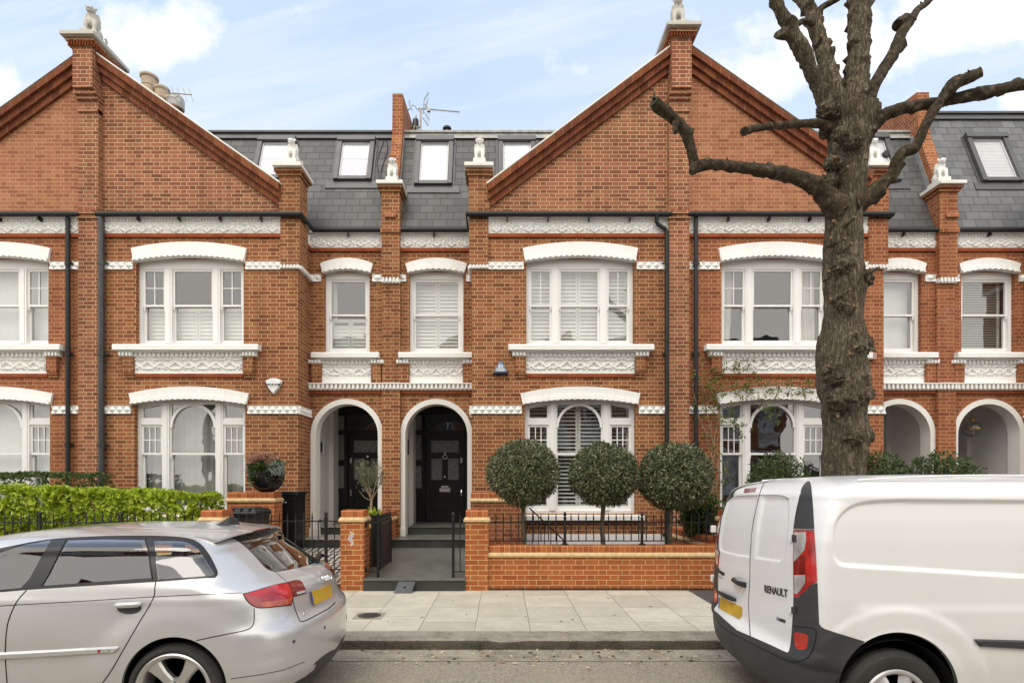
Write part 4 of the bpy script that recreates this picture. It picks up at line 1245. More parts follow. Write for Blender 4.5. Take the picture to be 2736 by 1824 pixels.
# plant bed edge in C's garden
# ------------------------------------------------------------------ garden walls, pillars
def cap_course(mb, x0, x1, y0, y1, zt, bull=True):
    """brick-on-edge capping with a rounded front arris"""
    h = 0.10
    pr = [(y0, zt-h), (y0, zt-0.022), (y0+0.008, zt-0.007), (y0+0.024, zt), (y1-0.024, zt), (y1-0.008, zt-0.007), (y1, zt-0.022), (y1, zt-h)]
    n = max(1, round((x1-x0)/0.077)); w = (x1-x0)/n
    for i in range(n):
        g = 0.004
        mb.prism_x(pr, x0+i*w+g, x0+(i+1)*w-g)
    mb.cur = 1; mb.box(x0+0.006, x1-0.006, y0+0.006, y1-0.006, zt-h, zt-0.008); mb.cur = 0
def tile_course(mb, x0, x1, y0, y1, zt, o=0.03):
    mb.frustum(x0-o, x1+o, y0-o, y1+o, zt-0.042, x0-0.004, x1+0.004, y0-0.004, y1+0.004, zt)
    mb.box(x0-o*0.8, x1+o*0.8, y0-o*0.8, y1+o*0.8, zt-0.066, zt-0.045)
M['mortar'] = simple('pointing', srgb(222, 186, 130), 0.9, 0, 0.1, 20)
M['brick_solid'] = None
def solid_brick():
    t = NT('capping_brick'); oi = t.n('ShaderNodeNewGeometry')
    c = t.ramp(oi.outputs['Random Per Island'], [(0.0, NEW[0]), (0.5, NEW[2]), (1.0, NEW[4])])
    c = t.mix(t.m('MULTIPLY', t.noise(t.pos(), 40, 4), 0.3), c, NEW[1])
    t.pbr(c, 0.8, 0, t.bump(t.noise(t.pos(), 90, 3), 0.4, 0.003), spec=0.3); return t.mat
M['brick_solid'] = solid_brick()
def pillar(label, x0, x1, y0=DW, dep=0.34, ztop=1.178):
    t = empty('gate_pillar', label, 'brick pillar', ((x0+x1)/2, y0+dep/2, 0), 'brick pillars at the front gates')
    mb = MB(); mb.box(x0, x1, y0, y0+dep, -0.02, ztop-0.165); mb.build('shaft', 'brick_pier', t)
    mb = MB(); tile_course(mb, x0, x1, y0, y0+dep, ztop-0.10); mb.build('tile_course', 'buff_tile', t)
    mb = MB(); cap_course(mb, x0+0.004, x1-0.004, y0+0.004, y0+dep-0.004, ztop); mb.build('capping', ['brick_solid', 'mortar'], t)
    return t
def low_wall(label, x0, x1, y0, y1, ztop, z0=-0.02, grp=None, nm='garden_wall', brick='brick_new'):
    t = empty(nm, label, 'garden wall', ((x0+x1)/2, (y0+y1)/2, 0), grp); t['kind'] = 'thing'
    mb = MB(); mb.box(x0, x1, y0, y1, z0, ztop-0.165); mb.build('brickwork', brick, t)
    mb = MB(); tile_course(mb, x0, x1, y0, y1, ztop-0.10); mb.build('tile_course', 'buff_tile', t)
    mb = MB()
    if (x1-x0) >= (y1-y0): cap_course(mb, x0+.003, x1-.003, y0+0.004, y1-0.004, ztop)
    else:
        n = round((y1-y0)/0.077); w = (y1-y0)/n
        for i in range(n): mb.box(x0+.004, x1-.004, y0+i*w+.004, y0+(i+1)*w-.004, ztop-0.1, ztop)
        mb.cur = 1; mb.box(x0+.01, x1-.01, y0+.01, y1-.01, ztop-0.1, ztop-0.008); mb.cur = 0
    mb.build('capping', ['brick_solid', 'mortar'], t)
    return t
pc1 = pillar('brick gate pillar with a white splash of paint on its face', -2.372, -2.03)
sp_ = MB(); r_ = random.Random(4)
for i in range(26):
    a = i/25; xx = -2.372+0.155+0.02*math.sin(a*9)+r_.uniform(-.012,.012); zz = 0.87-0.20*a
    hw = 0.010+0.02*math.sin(PI*min(1, a*1.2))*r_.uniform(.6,1.3)
    sp_.frustum(xx-hw, xx+hw, DW-0.003, DW+.001, zz-0.012, xx-hw*.8, xx+hw*.8, DW-0.003, DW+.001, zz)
sp_.build('paint_splash', 'white', pc1)
pillar('brick gate pillar at the left end of the wall with three ball trees', -0.533, -0.192)
pillar('brick gate pillar beside the bright green hedge, half hidden by the silver car', -4.44, -4.11)
pillar('brick pillar showing just past the rear door edge of the white van', 3.30, 3.64)
fw = low_wall('orange brick front wall with buff tile course under the three ball trees', -0.19, 3.298, DW+0.03, DW+0.25, 0.657)
low_wall('brick front wall under the railings and green hedge behind the silver car', -9.2, -4.442, DW+0.03, DW+0.25, 0.657)
low_wall('brick side wall running back between the two front paths', -2.34, -2.12, DW+0.342, DB-0.10, 1.02)
low_wall('tall brick wall stub with buff tiles behind the leftmost ball tree', -0.561, 0.405, 10.06, 10.28, 1.40, brick='brick_old')
low_wall('low brick wall running back beside the rightmost ball tree', 3.17, 3.40, DW+0.36, DF-0.12, 0.745)
pp = low_wall('thick brick pier carrying the round black planter', -4.71, -3.90, 9.50, 9.85, 1.42)
low_wall('brick front wall hidden behind the white van', 3.642, 14, DW+0.03, DW+0.25, 0.657)

# ------------------------------------------------------------------ iron railings and gates
def bar(mb, x, y, z0, z1, r=0.0085, spike=True):
    mb.tube([(x,y,z0),(x,y,z1-0.15 if spike else z1)], r, 6)
    if spike:
        z = z1-0.15
        mb.lathe([(r,0),(0.014,0.008),(0.014,0.016),(r,0.022),(r*1.05,0.035),(0.0125,0.05),(0.0,0.15)], (x,y,z), 6)
def post_mesh(x, y, z0, z1, r=0.021):
    mb = MB(); mb.tube([(x,y,z0),(x,y,z1-0.105)], r, 8)
    mb.lathe([(r*1.25,0),(r*1.25,0.015),(r*0.6,0.02),(r*0.6,0.03),(r*1.05,0.045),(r*1.15,0.065),(r*0.8,0.09),(0,0.105)], (x,y,z1-0.105), 10)
    return mb
def railing(label, x0, x1, y, zb, zr, ztip, posts, sp=0.1125, zpost=None, first=None, skip=()):
    t = empty('iron_railing', label, 'railing', ((x0+x1)/2, y, 0), 'black iron railings of the front gardens')
    mb = MB()
    for z in (zb, zr): mb.box(x0, x1, y-0.006, y+0.006, z-0.008, z+0.008)
    x = first if first is not None else x0+sp*0.5
    while x < x1-0.02:
        if all(abs(x-p) > sp*0.35 for p in posts): bar(mb, x, y, zb, ztip)
        x += sp
    mb.build('railing_panel', 'black_iron', t)
    for p in posts:
        m = post_mesh(p, y, zb-0.065 if zpost is None else zpost, ztip+0.005)
        if zpost is None: m.lathe([(0.05,0),(0.05,0.012),(0.025,0.03)], (p,y,zb-0.06), 8); m.tube([(p,y,zb-.05),(p+.06,y,zb-.058)], .008, 6); m.tube([(p,y,zb-.05),(p-.06,y,zb-.058)], .008, 6)
        m.build('post', 'black_iron', t, smooth=40)
    return t
yr = DW+0.13
railing('black spiked railing on the wall below the three ball trees', -0.19, 3.3, yr, 0.718, 0.995, 1.153, (0.948, 2.10), first=-0.085)
railing('black spiked railing along the bright green hedge', -9.2, -4.44, yr, 0.718, 0.995, 1.16, (-8.1, -6.90, -5.68), sp=0.122)
def rail_y(label, x, y0, y1, zb, zr, ztip):
    t = empty('iron_railing', label, 'railing', (x, (y0+y1)/2, 0), 'black iron railings of the front gardens')
    mb = MB()
    for z in (zb, zr): mb.box(x-0.006, x+0.006, y0, y1, z-0.008, z+0.008)
    y = y0+0.06
    while y < y1: bar(mb, x, y, zb, ztip); y += 0.115
    mb.build('railing_panel', 'black_iron', t); return t
rail_y('black railing running back along the low side wall beside the van', 3.29, DW+0.36, 10.2, 0.80, 1.08, 1.24)
# light-well handrail running down behind the first ball tree
t_ = empty('handrail', 'sloping black handrail behind the trunk of the leftmost ball tree', 'handrail', (0.9, 9.6, 0))
mb = MB(); mb.tube([(0.48, 9.6, 1.15), (1.12, 9.6, 0.55)], 0.012, 6); mb.build('rail', 'black_iron', t_)
mb = MB()
for i in range(6):
    f = (i+0.5)/6; x = 0.48+0.64*f; mb.piece().tube([(x,9.6,0.03),(x,9.6,1.15-0.6*f)], 0.008, 6)
mb.build('baluster', 'black_iron', t_)
# gate of the house in the middle: two posts, fixed side bars, leaf swung inwards
yg = DW+0.10
t_ = empty('iron_gate', 'black iron gate standing open over the grey path', 'gate', (-1.84, yg, 0))
post_mesh(-1.838, yg, 0.17, 1.155).build('post', 'black_iron', t_, smooth=40)
mb = MB(); mb.box(-2.03, -1.84, yg-.006, yg+.006, 0.985, 1.0); mb.box(-2.03, -1.84, yg-.006, yg+.006, 0.255, 0.27); bar(mb, -1.935, yg, 0.262, 1.16)
mb.box(-2.035, -2.005, yg-.012, yg+.012, 0.93, 1.01); mb.box(-2.035, -2.005, yg-.012, yg+.012, 0.25, 0.33); mb.build('side_bars', 'black_iron', t_)
mb = MB(); gx = -1.815
for z in (0.30, 1.0): mb.box(gx-.006, gx+.006, yg+0.03, yg+0.86, z-.010, z+.010)
mb.box(gx-.011, gx+.011, yg+0.03, yg+0.055, 0.28, 1.01); mb.box(gx-.011, gx+.011, yg+0.84, yg+0.862, 0.28, 1.01)
for i in range(9): bar(mb, gx, yg+0.12+i*0.085, 0.30, 1.165)
for z in (0.42, 0.9): mb.box(gx-0.03, gx+0.012, yg+0.0, yg+0.05, z-0.015, z+0.015)
mb.box(gx-.02, gx+.02, yg+0.78, yg+0.85, 0.70, 0.80)
mb.build('leaf', 'black_iron', t_)
t_ = empty('gate_post', 'black iron post with side bar beside the pillar right of the grey path', 'gate post', (-0.72, yg, 0))
post_mesh(-0.72, yg, 0.17, 1.155).build('post', 'black_iron', t_, smooth=40)
mb = MB(); mb.box(-0.72, -0.533, yg-.006, yg+.006, 0.985, 1.0); mb.box(-0.72, -0.533, yg-.006, yg+.006, 0.255, 0.27); bar(mb, -0.617, yg, 0.262, 1.16); mb.build('side_bars', 'black_iron', t_)
# closed gate of the house on the left
t_ = empty('iron_gate', 'closed black iron gate between brick pillars, behind the silver car', 'gate', (-3.3, yg, 0))
post_mesh(-2.615, yg, 0.08, 1.165, 0.025).build('post', 'black_iron', t_, smooth=40)
mb = MB(); 
for z in (0.30, 1.015): mb.box(-2.61, -2.373, yg-.006, yg+.006, z-.008, z+.008)
bar(mb, -2.49, yg, 0.2, 1.03, spike=False); mb.build('side_bars', 'black_iron', t_)
mb = MB()
for z in (0.20, 1.015): mb.box(-4.11, -2.63, yg-.006, yg+.006, z-.009, z+.009)
mb.ball((-2.70, yg-0.02, 1.02), 0.025, 8, 6)
i = 0; x = -2.70
while x > -4.10:
    if i == 0: bar(mb, x-0.03, yg, 0.2, 1.01, spike=False)
    else: bar(mb, x, yg, 0.2, 1.165)
    x -= 0.122; i += 1
mb.build('leaf', 'black_iron', t_)

# ------------------------------------------------------------------ cupboard, bin, planter
t_ = empty('meter_cupboard', 'black two-door outdoor cupboard beside the round planter', 'cupboard', (-3.95, 10.3, 0))
mb = MB(); mb.box(-4.17, -3.74, 10.13, 10.56, 0.06, 1.36); mb.frustum(-4.2, -3.71, 10.09, 10.56, 1.36, -4.2, -3.71, 10.12, 10.56, 1.42); mb.build('carcass', 'black_paint', t_)
mb = MB()
for a, b in ((-4.16, -3.958), (-3.952, -3.75)):
    mb.piece().box(a, b, 10.105, 10.129, 0.10, 1.34)
    for p0, p1, q0, q1 in ((a, a+.035, .1, 1.34), (b-.035, b, .1, 1.34), (a+.035, b-.035, .1, .15), (a+.035, b-.035, 1.29, 1.34)): mb.box(p0, p1, 10.095, 10.1045, q0, q1)
mb.build('door', 'black_paint', t_)
mb = MB()
for x in (-3.985, -3.925): mb.piece().ball((x, 10.075, 1.22), 0.017)
mb.build('knob', 'chrome', t_, smooth=60)

bx0, bx1, by0, by1 = -4.36, -3.86, 8.72, 9.30
t_ = empty('wheelie_bin', 'black wheelie bin behind the iron gate, lid closed', 'bin', ((bx0+bx1)/2, 9.0, 0))
mb = MB(); mb.frustum(bx0+.06, bx1-.06, by0+.07, by1-.08, 0.10, bx0+.02, bx1-.02, by0+.02, by1-.02, 1.08); mb.box(bx0, bx1, by0, by1, 1.06, 1.10); mb.build('body', 'black_plastic', t_, bevel=0.012)
mb = MB(); mb.frustum(bx0-.01, bx1+.01, by0-.02, by1+.0, 1.102, bx0+.05, bx1-.05, by0+.06, by1-.05, 1.175); mb.box(bx0+.09, bx1-.09, by0+.12, by1-.15, 1.17, 1.187)
for x in (bx0+.12, bx0+.25, bx1-.12): mb.box(x-.012, x+.012, by0+.0, by0+.2, 1.12, 1.185)
mb.build('lid', 'black_plastic', t_, bevel=0.01)
mb = MB(); mb.tube([(bx0+.04, by1+.06, 1.12), (bx1-.04, by1+.06, 1.12)], 0.017, 8)
for x in (bx0+.06, bx1-.06): mb.box(x-.02, x+.02, by1-.03, by1+.07, 1.09, 1.13)
mb.build('handle', 'black_plastic', t_)
mb = MB()
for x in (bx0+.02, bx1-.02): mb.piece().lathe([(0.0,-.03),(0.1,-.03),(0.1,.03),(0.0,.03)], (x, by1-.02, 0.16), 16, 'x')
mb.build('wheel', 'black_plastic', t_)

# ------------------------------------------------------------------ leaves
def leaf_mat(name, cols, rough=0.45, trans=0.25, spec=0.4):
    t = NT(name); g = t.n('ShaderNodeNewGeometry')
    k = len(cols)
    c = t.ramp(g.outputs['Random Per Island'], [(i/(k-1), x) for i, x in enumerate(cols)])
    n = t.noise(t.pos(), 7, 3)
    c = t.mix(t.m('MULTIPLY', n, 0.4), c, cols[0])
    b = t.n('ShaderNodeBsdfPrincipled'); t.put(b.inputs['Base Color'], c); b.inputs['Roughness'].default_value = rough; b.inputs['Specular IOR Level'].default_value = spec
    tl = t.n('ShaderNodeBsdfTranslucent'); t.put(tl.inputs[0], c)
    mx = t.n('ShaderNodeMixShader'); mx.inputs[0].default_value = trans
    t.link(b.outputs[0], mx.inputs[1]); t.link(tl.outputs[0], mx.inputs[2]); t.link(mx.outputs[0], t.out.inputs[0])
    return t.mat
M['leaf_bay'] = leaf_mat('bay_leaf', [(0.036, 0.048, 0.020), (0.11, 0.134, 0.058), (0.20, 0.225, 0.108), (0.46, 0.47, 0.30)], 0.28, 0.12, 0.55)
M['leaf_lime'] = leaf_mat('hedge_leaf_bright', [(0.15, 0.22, 0.012), (0.32, 0.43, 0.02), (0.50, 0.62, 0.035), (0.70, 0.78, 0.12)], 0.38, 0.3, 0.4)
M['leaf_dark'] = leaf_mat('hedge_leaf_dark', [(0.030, 0.060, 0.012), (0.065, 0.115, 0.022), (0.11, 0.17, 0.035), (0.17, 0.23, 0.06)], 0.45, 0.25)
M['leaf_mid'] = leaf_mat('shrub_leaf', [(0.035, 0.06, 0.02), (0.07, 0.11, 0.035), (0.12, 0.165, 0.06), (0.20, 0.25, 0.11)], 0.4, 0.22)
M['leaf_vine'] = leaf_mat('creeper_leaf', [(0.05, 0.075, 0.015), (0.11, 0.15, 0.03), (0.19, 0.22, 0.04), (0.33, 0.31, 0.06)], 0.5, 0.3)
M['leaf_silver'] = leaf_mat('silver_leaf', [(0.16, 0.20, 0.17), (0.28, 0.33, 0.29), (0.38, 0.43, 0.38), (0.5, 0.54, 0.5)], 0.6, 0.15)
M['leaf_olive'] = leaf_mat('olive_leaf', [(0.09, 0.11, 0.05), (0.15, 0.18, 0.09), (0.22, 0.25, 0.14), (0.32, 0.34, 0.22)], 0.5, 0.2)
M['flower_pink'] = leaf_mat('flower_pink', [(0.36, 0.17, 0.12), (0.52, 0.29, 0.22), (0.62, 0.42, 0.33), (0.55, 0.36, 0.24)], 0.7, 0.2)
M['bark_grey'] = simple('stem_bark', (0.13, 0.105, 0.075), 0.85, 0, 0.35, 14, 0.6, 50)
M['twig'] = simple('pale_twig', (0.30, 0.23, 0.15), 0.85, 0, 0.25, 14, 0.4, 50)

def leaf(mb, p, d, up, L, W, fold=0.25):
    d = d.normalized(); s = d.cross(up)
    if s.length < 1e-4: s = d.cross(Vector((1, 0, 0)))
    s.normalize(); n = s.cross(d)
    m = p + d*L*0.5
    a = m + s*W*0.5 + n*W*fold; b = m - s*W*0.5 + n*W*fold
    e = p + d*L - n*L*0.08
    mb.add([p, a, e, b], [(0, 1, 2), (0, 2, 3)])
def rvec(r):
    while True:
        v = Vector((r.uniform(-1,1), r.uniform(-1,1), r.uniform(-1,1)))
        if 0.05 < v.length < 1: return v.normalized()

def ball_tree(label, x, y, zc, rad, base, seed, lean=0.0):
    r = random.Random(seed)
    t = empty('ball_tree', label, 'tree', (x, y, base), 'clipped ball trees behind the front wall')
    mb = MB()
    pts = [(x-lean+0.012*math.sin(i*1.7+seed), y, base-0.1+(zc-base+0.1)*i/8) for i in range(9)]
    mb.tube(pts, [0.040-0.0015*i for i in range(9)], 8); mb.build('trunk', 'bark_grey', t, smooth=60)
    c = MB(); ctr = Vector((x, y, zc))
    sx, sz = rad*r.uniform(0.98, 1.03), rad*0.93
    for i in range(8500):
        v = rvec(r)
        rr = 1 - abs(r.gauss(0, 0.055)) - (0.10 if r.random() < 0.25 else 0)*r.random()
        lump = 1 + 0.075*noise.noise(v*2.2+Vector((seed, 0, 0))) + 0.035*noise.noise(v*6+Vector((seed, 3, 0)))
        if v.z < -0.55: lump *= 0.97 - 0.10*noise.noise(v*5+Vector((0, seed, 1)))
        if noise.noise(v*3.1+Vector((seed*2, 1, 4))) > 0.52: rr -= 0.10
        if r.random() < 0.05: rr += r.uniform(0.02, 0.075)
        p = ctr + Vector((v.x*sx, v.y*sx, v.z*sz))*rr*lump
        d = (v*r.uniform(0.25, 1.0) + rvec(r)*0.75 + Vector((0,0,0.15)))
        leaf(c, p, d, v + rvec(r)*0.6, r.uniform(0.040, 0.072), r.uniform(0.016, 0.026))
    # inner mass of older leaves and twigs
    for i in range(2600):
        v = rvec(r); p = ctr + Vector((v.x*sx, v.y*sx, v.z*sz))*r.uniform(0.55, 0.86)
        leaf(c, p, rvec(r), v, 0.07, 0.05)
    for i in range(26):
        v = rvec(r); v.z = abs(v.z)-0.35
        c.tube([ctr-Vector((0,0,rad*0.8)), ctr+v*rad*0.5, ctr+v*rad*0.86], [0.012, 0.008, 0.004], 5)
    c.build('crown', 'leaf_bay', t)
    return t
dT = 8.60; k = dT/FOC
ball_tree('clipped ball tree nearest the front door', vx(1202, dT), dT, vz(1087, dT), 80*k, 0.5, 11, 0.0)
ball_tree('middle clipped ball tree, in front of the ground floor window', vx(1387, dT), dT, vz(1091, dT), 77*k, 0.5, 12, 0.02)
ball_tree('clipped ball tree nearest the white van', vx(1550, dT), dT, vz(1095, dT), 82*k, 0.5, 13, 0.07)

def hedge(name, label, cat, x0, x1, y0, y1, z0, topfn, mat, n, L, W, seed, clump=0.13):
    r = random.Random(seed); mb = MB()
    # rosettes of leaves over the faces seen, fewer inside
    for i in range(n):
        q = r.random()
        x = r.uniform(x0, x1); 
        if q < 0.52: y = y0 + abs(r.gauss(0, 0.05)); z = z0 + (topfn(x)-z0)*r.random(); nv = Vector((0,-1,0.25))
        elif q < 0.86: y = r.uniform(y0, y1); z = topfn(x) - abs(r.gauss(0, 0.03)); nv = Vector((0,-0.2,1))
        elif q < 0.93: x = x1 - abs(r.gauss(0, 0.05)); y = r.uniform(y0, y1); z = z0+(topfn(x)-z0)*r.random(); nv = Vector((1,-0.1,0.2))
        else: y = r.uniform(y0+.05, y1-.05); z = z0+(topfn(x)-z0)*r.random()*0.93; nv = rvec(r)
        b = noise.noise(Vector((x*4, y*4, z*4)))
        p = Vector((x, y, z)) + nv*(0.07*b) 
        ax = (nv + rvec(r)*0.5).normalized()
        for k in range(5):
            a = 2*PI*k/5 + r.random(); s1 = ax.cross(Vector((0.3, 0.5, 0.8))).normalized(); s2 = ax.cross(s1)
            d = ax*r.uniform(0.35, 1.0) + (s1*math.cos(a)+s2*math.sin(a))*0.9
            leaf(mb, p, d, ax, L*r.uniform(0.7, 1.2), W*r.uniform(0.8, 1.2))
    t = empty(name, label, cat, ((x0+x1)/2, (y0+y1)/2, 0))
    mb.build('foliage', mat, t)
    st = MB(); x = x0+0.15
    while x < x1:
        y = (y0+y1)/2; st.tube([(x,y,0),(x+.04,y,z0+.1),(x+r.uniform(-.1,.1),y+r.uniform(-.1,.1),topfn(x)-0.15)], [.02,.016,.008], 6); x += 0.3
    st.build('stems', 'bark_grey', t)
    return t
def lime_top(x):
    f = (x+8.4)/3.85
    return 1.50 - 0.15*max(0, f-0.15)**1.2 + 0.035*noise.noise(Vector((x*3.1, 0, 0))) + 0.02*noise.noise(Vector((x*8, 1, 0)))
hedge('hedge', 'bright yellow-green leafy hedge behind black railings', 'hedge', -8.6, -4.62, 8.36, 9.15, 0.35, lime_top, 'leaf_lime', 4600, 0.068, 0.040, 31)
hedge('hedge', 'dark green clipped hedge below the far left window', 'hedge', -11.2, -7.02, 9.35, 10.1, 0.5, lambda x: 1.73+0.02*noise.noise(Vector((x*4, 2, 0))), 'leaf_dark', 4200, 0.045, 0.022, 32)

def shrub(label, x, y, zc, rx, rz, seed, n=1500, mat='leaf_mid', L=0.06, W=0.028, base=0.0, grp=None):
    r = random.Random(seed); t = empty('round_shrub', label, 'shrub', (x, y, base), grp); mb = MB(); ctr = Vector((x, y, zc))
    for i in range(n):
        v = rvec(r); q = r.random()**0.35
        lump = 1+0.14*noise.noise(v*2.4+Vector((seed, 0, 0)))
        p = ctr+Vector((v.x*rx, v.y*rx, v.z*rz))*q*lump
        for k in range(3): leaf(mb, p, v*0.6+rvec(r)*0.9+Vector((0,0,0.2)), v+rvec(r)*0.5, L*r.uniform(.7,1.2), W*r.uniform(.8,1.2))
    mb.build('foliage', mat, t)
    s = MB(); s.tube([(x,y,base),(x,y,zc-rz*0.5)], 0.03, 7)
    for i in range(14):
        v = rvec(r); v.z = abs(v.z); s.tube([(x,y,zc-rz*.6), ctr+Vector((v.x*rx*.45,v.y*rx*.45,v.z*rz*.2)), ctr+Vector((v.x*rx,v.y*rx,v.z*rz))*0.85], [.014,.01,.004], 5)
    s.build('stem', 'bark_grey', t); return t
GS = 'round shrubs beyond the white van'
shrub('round shrub in front of the dark arched window, above the van roof', vx(1788, 8.7), 8.7, 1.60, 0.47, 0.44, 41, grp=GS, W=0.02)
shrub('round shrub touching the right side of the street tree trunk', vx(2018, 8.7), 8.7, 1.58, 0.42, 0.50, 42, grp=GS)
shrub('wide round shrub below the second white doorway arch', vx(2160, 8.7), 8.7, 1.56, 0.56, 0.50, 43, 1800, grp=GS)
shrub('leafy green bush behind railings, left of the van rear doors', vx(1618, 9.2), 9.25, 0.98, 0.36, 0.42, 44, 900, 'leaf_dark', 0.07, 0.035)

# ------------------------------------------------------------------ planter
def planter():
    x, y, z = -4.10, 9.67, 1.425
    t = empty('planter', 'round black bowl planter with pink flowers and silver leaves on a brick pier', 'planter', (x, y, z))
    mb = MB(); prof = [(0.09, 0.0), (0.13, 0.012), (0.20, 0.06), (0.26, 0.14), (0.29, 0.22), (0.300, 0.30), (0.300, 0.335), (0.28, 0.335), (0.275, 0.28), (0.0, 0.27)]
    mb.lathe(prof, (x, y, z), 32); mb.build('bowl', 'black_glossy', t, smooth=50)
    r = random.Random(51)
    f = MB(); zt = z+0.33
    for i in range(46):
        a = r.uniform(0, 2*PI); q = r.random()**.5*0.25
        p = Vector((x+q*math.cos(a)-0.03, y+q*math.sin(a)-0.02, zt+r.uniform(0.17, 0.34)*(1-q*0.8)))
        for k in range(90):
            v = rvec(r); v.z = abs(v.z)*0.9
            leaf(f, p+Vector((v.x*.055, v.y*.055, v.z*.045)), v, rvec(r), 0.03, 0.02)
    f.build('flowers', 'flower_pink', t)
    g = MB()
    for i in range(420):
        a = r.uniform(0, 2*PI); q = r.random()**.5*0.28
        p = Vector((x+q*math.cos(a), y+q*math.sin(a), zt+r.uniform(-0.02, 0.2)))
        for k in range(3): leaf(g, p, rvec(r)+Vector((0,0,.4)), rvec(r), r.uniform(.05,.09), .03)
    for i in range(40):
        a = r.uniform(PI, 2*PI); p = Vector((x+.29*math.cos(a), y+.29*math.sin(a), zt-r.uniform(0, .16)))
        if r.random() < .45: 
            for k in range(2): leaf(g, p, Vector((math.cos(a), math.sin(a), -1))+rvec(r)*.7, rvec(r), .045, .032)
    for i in range(30): 
        f_ = i/30; leaf(g, Vector((x-.17+.02*math.sin(f_*9), y-.29-.02*f_, zt+.02-.26*f_)), rvec(r)+Vector((0,-.5,-.6)), rvec(r), .035, .026)
    g.build('foliage', 'leaf_dark', t)
    sv = MB()
    for i in range(230):
        a = r.uniform(-0.9, 1.2); q = r.random()**.5*0.30
        p = Vector((x+0.02+q*math.cos(a), y-0.08+q*math.sin(a)*0.7-0.1*r.random(), zt+r.uniform(-0.04, 0.17)))
        for k in range(3): leaf(sv, p, rvec(r)+Vector((.5,-.3,.1)), rvec(r), r.uniform(.05,.085), .016)
    for i in range(50):
        p = Vector((x-.27-.05*r.random(), y-.05, zt+r.uniform(0,.18))); leaf(sv, p, rvec(r)+Vector((-.6,-.3,.3)), rvec(r), .07, .012)
    sv.build('silver_leaves', 'leaf_silver', t)
planter()

# ------------------------------------------------------------------ olive tree behind the gate
def olive():
    r = random.Random(61); d = 9.1; x = vx(851, d); y = d
    t = empty('olive_tree', 'small young olive tree in front of the left black door', 'tree', (x, y, 0.1))
    mb = MB(); z1 = vz(1145, d)
    top = Vector((x+0.02, y, z1))
    mb.tube([(x, y, 0.1), (x+.01, y, 0.6), (x-.005, y, 1.0), top], [.026, .024, .022, .019], 8)
    tips = []
    for i in range(9):
        a = r.uniform(0, 2*PI); h = r.uniform(0.35, 0.68); w = r.uniform(0.08, 0.2)
        e = top+Vector((w*math.cos(a)-0.02, w*math.sin(a)*.8, h)); m = top.lerp(e, 0.5)+Vector((math.cos(a), math.sin(a), 0))*0.05
        mb.tube([top-Vector((0,0,.02)), m, e], [.011, .007, .003], 5); tips.append((m, e))
    mb.tube([top-Vector((0,0,.03)), top+Vector((-.12,0,.02)), top+Vector((-.2,-.03,.14))], [.009,.006,.003], 5)
    mb.build('trunk', 'twig', t, smooth=60)
    f = MB()
    for m, e in tips:
        for i in range(170):
            s = r.random(); p = m.lerp(e, s*1.12-0.1)+rvec(r)*r.uniform(0, 0.13)
            leaf(f, p, rvec(r)+Vector((0,0,.4)), rvec(r), r.uniform(.035,.06), .010)
    f.build('crown', 'leaf_olive', t)
    g = MB()
    for i in range(70):
        p = Vector((x+r.uniform(-.1,.16), y+r.uniform(-.1,.1), 1.03+r.uniform(0,.12)))
        leaf(g, p, rvec(r)+Vector((0,0,.5)), rvec(r), .07, .035)
    g.build('underplanting', 'leaf_lime', t)
    b = MB(); b.lathe([(0.13,0),(0.17,0.3),(0.18,0.34),(0.16,0.34),(0.15,0.3),(0,0.3)], (x, y, 0.72), 20); b.box(x-.16,x+.16,y-.16,y+.16,0.1,0.72); b.build('pot', 'black_plastic', t)
olive()

# ------------------------------------------------------------------ creeper on the right-hand house
def creeper():
    r = random.Random(71); y = DF-0.06
    t = empty('climbing_plant', 'sparse climbing plant with thin stems and yellow-green leaves on old brickwork', 'climbing plant', (4.0, y, 0))
    st, lf = MB(), MB()
    def vine(pts, r0, dens, spread):
        P_ = [Vector((vx(a, DF-.06), y, vz(b, DF-.06))) for a, b in pts]
        fine = []
        for a, b in zip(P_[:-1], P_[1:]):
            for k in range(6): fine.append(a.lerp(b, k/6)+Vector((r.gauss(0,.012), -abs(r.gauss(0,.03)), r.gauss(0,.012))))
        fine.append(P_[-1])
        n = len(fine)
        st.tube(fine, [max(.003, r0*(1-0.7*i/n)) for i in range(n)], 5)
        for i in range(n):
            for k in range(int(dens)+(r.random() < dens % 1)):
                c_ = fine[i]+Vector((r.gauss(0,spread), -abs(r.gauss(0,.07)), r.gauss(0,spread)))
                for q in range(r.choice((3,3,5))):
                    leaf(lf, c_+rvec(r)*0.03, rvec(r)+Vector((0,-.4,-.2)), Vector((0,-1,.3))+rvec(r)*.6, r.uniform(.04,.075), r.uniform(.022,.034))
    vine([(1640,1150),(1632,1090),(1640,1040),(1630,980),(1618,930)], .018, .5, .05)
    vine([(1648,1160),(1650,1080),(1640,1010),(1652,950),(1640,900)], .016, .6, .06)
    vine([(1628,1140),(1636,1060),(1622,1000),(1600,940),(1590,880)], .012, 1.0, .07)
    vine([(1640,900),(1625,880),(1640,855),(1690,845),(1740,860)], .010, 2.0, .09)
    vine([(1618,930),(1650,905),(1700,895),(1760,890),(1820,895),(1868,905)], .010, 2.6, .10)
    vine([(1640,900),(1690,880),(1740,885),(1790,880),(1850,885),(1880,900)], .009, 2.0, .10)
    vine([(1700,895),(1740,915),(1760,940),(1770,955)], .006, 2.2, .07)
    vine([(1640,960),(1672,955),(1690,975),(1700,1000)], .006, 2.2, .08)
    vine([(1620,900),(1600,860),(1620,830)], .006, 1.2, .08)
    vine([(1690,850),(1700,830),(1740,832)], .005, 1.0, .08)
    vine([(1655,1110),(1670,1090),(1660,1060)], .006, 1.2, .06)
    st.build('stems', 'twig', t, smooth=60); lf.build('foliage', 'leaf_vine', t)
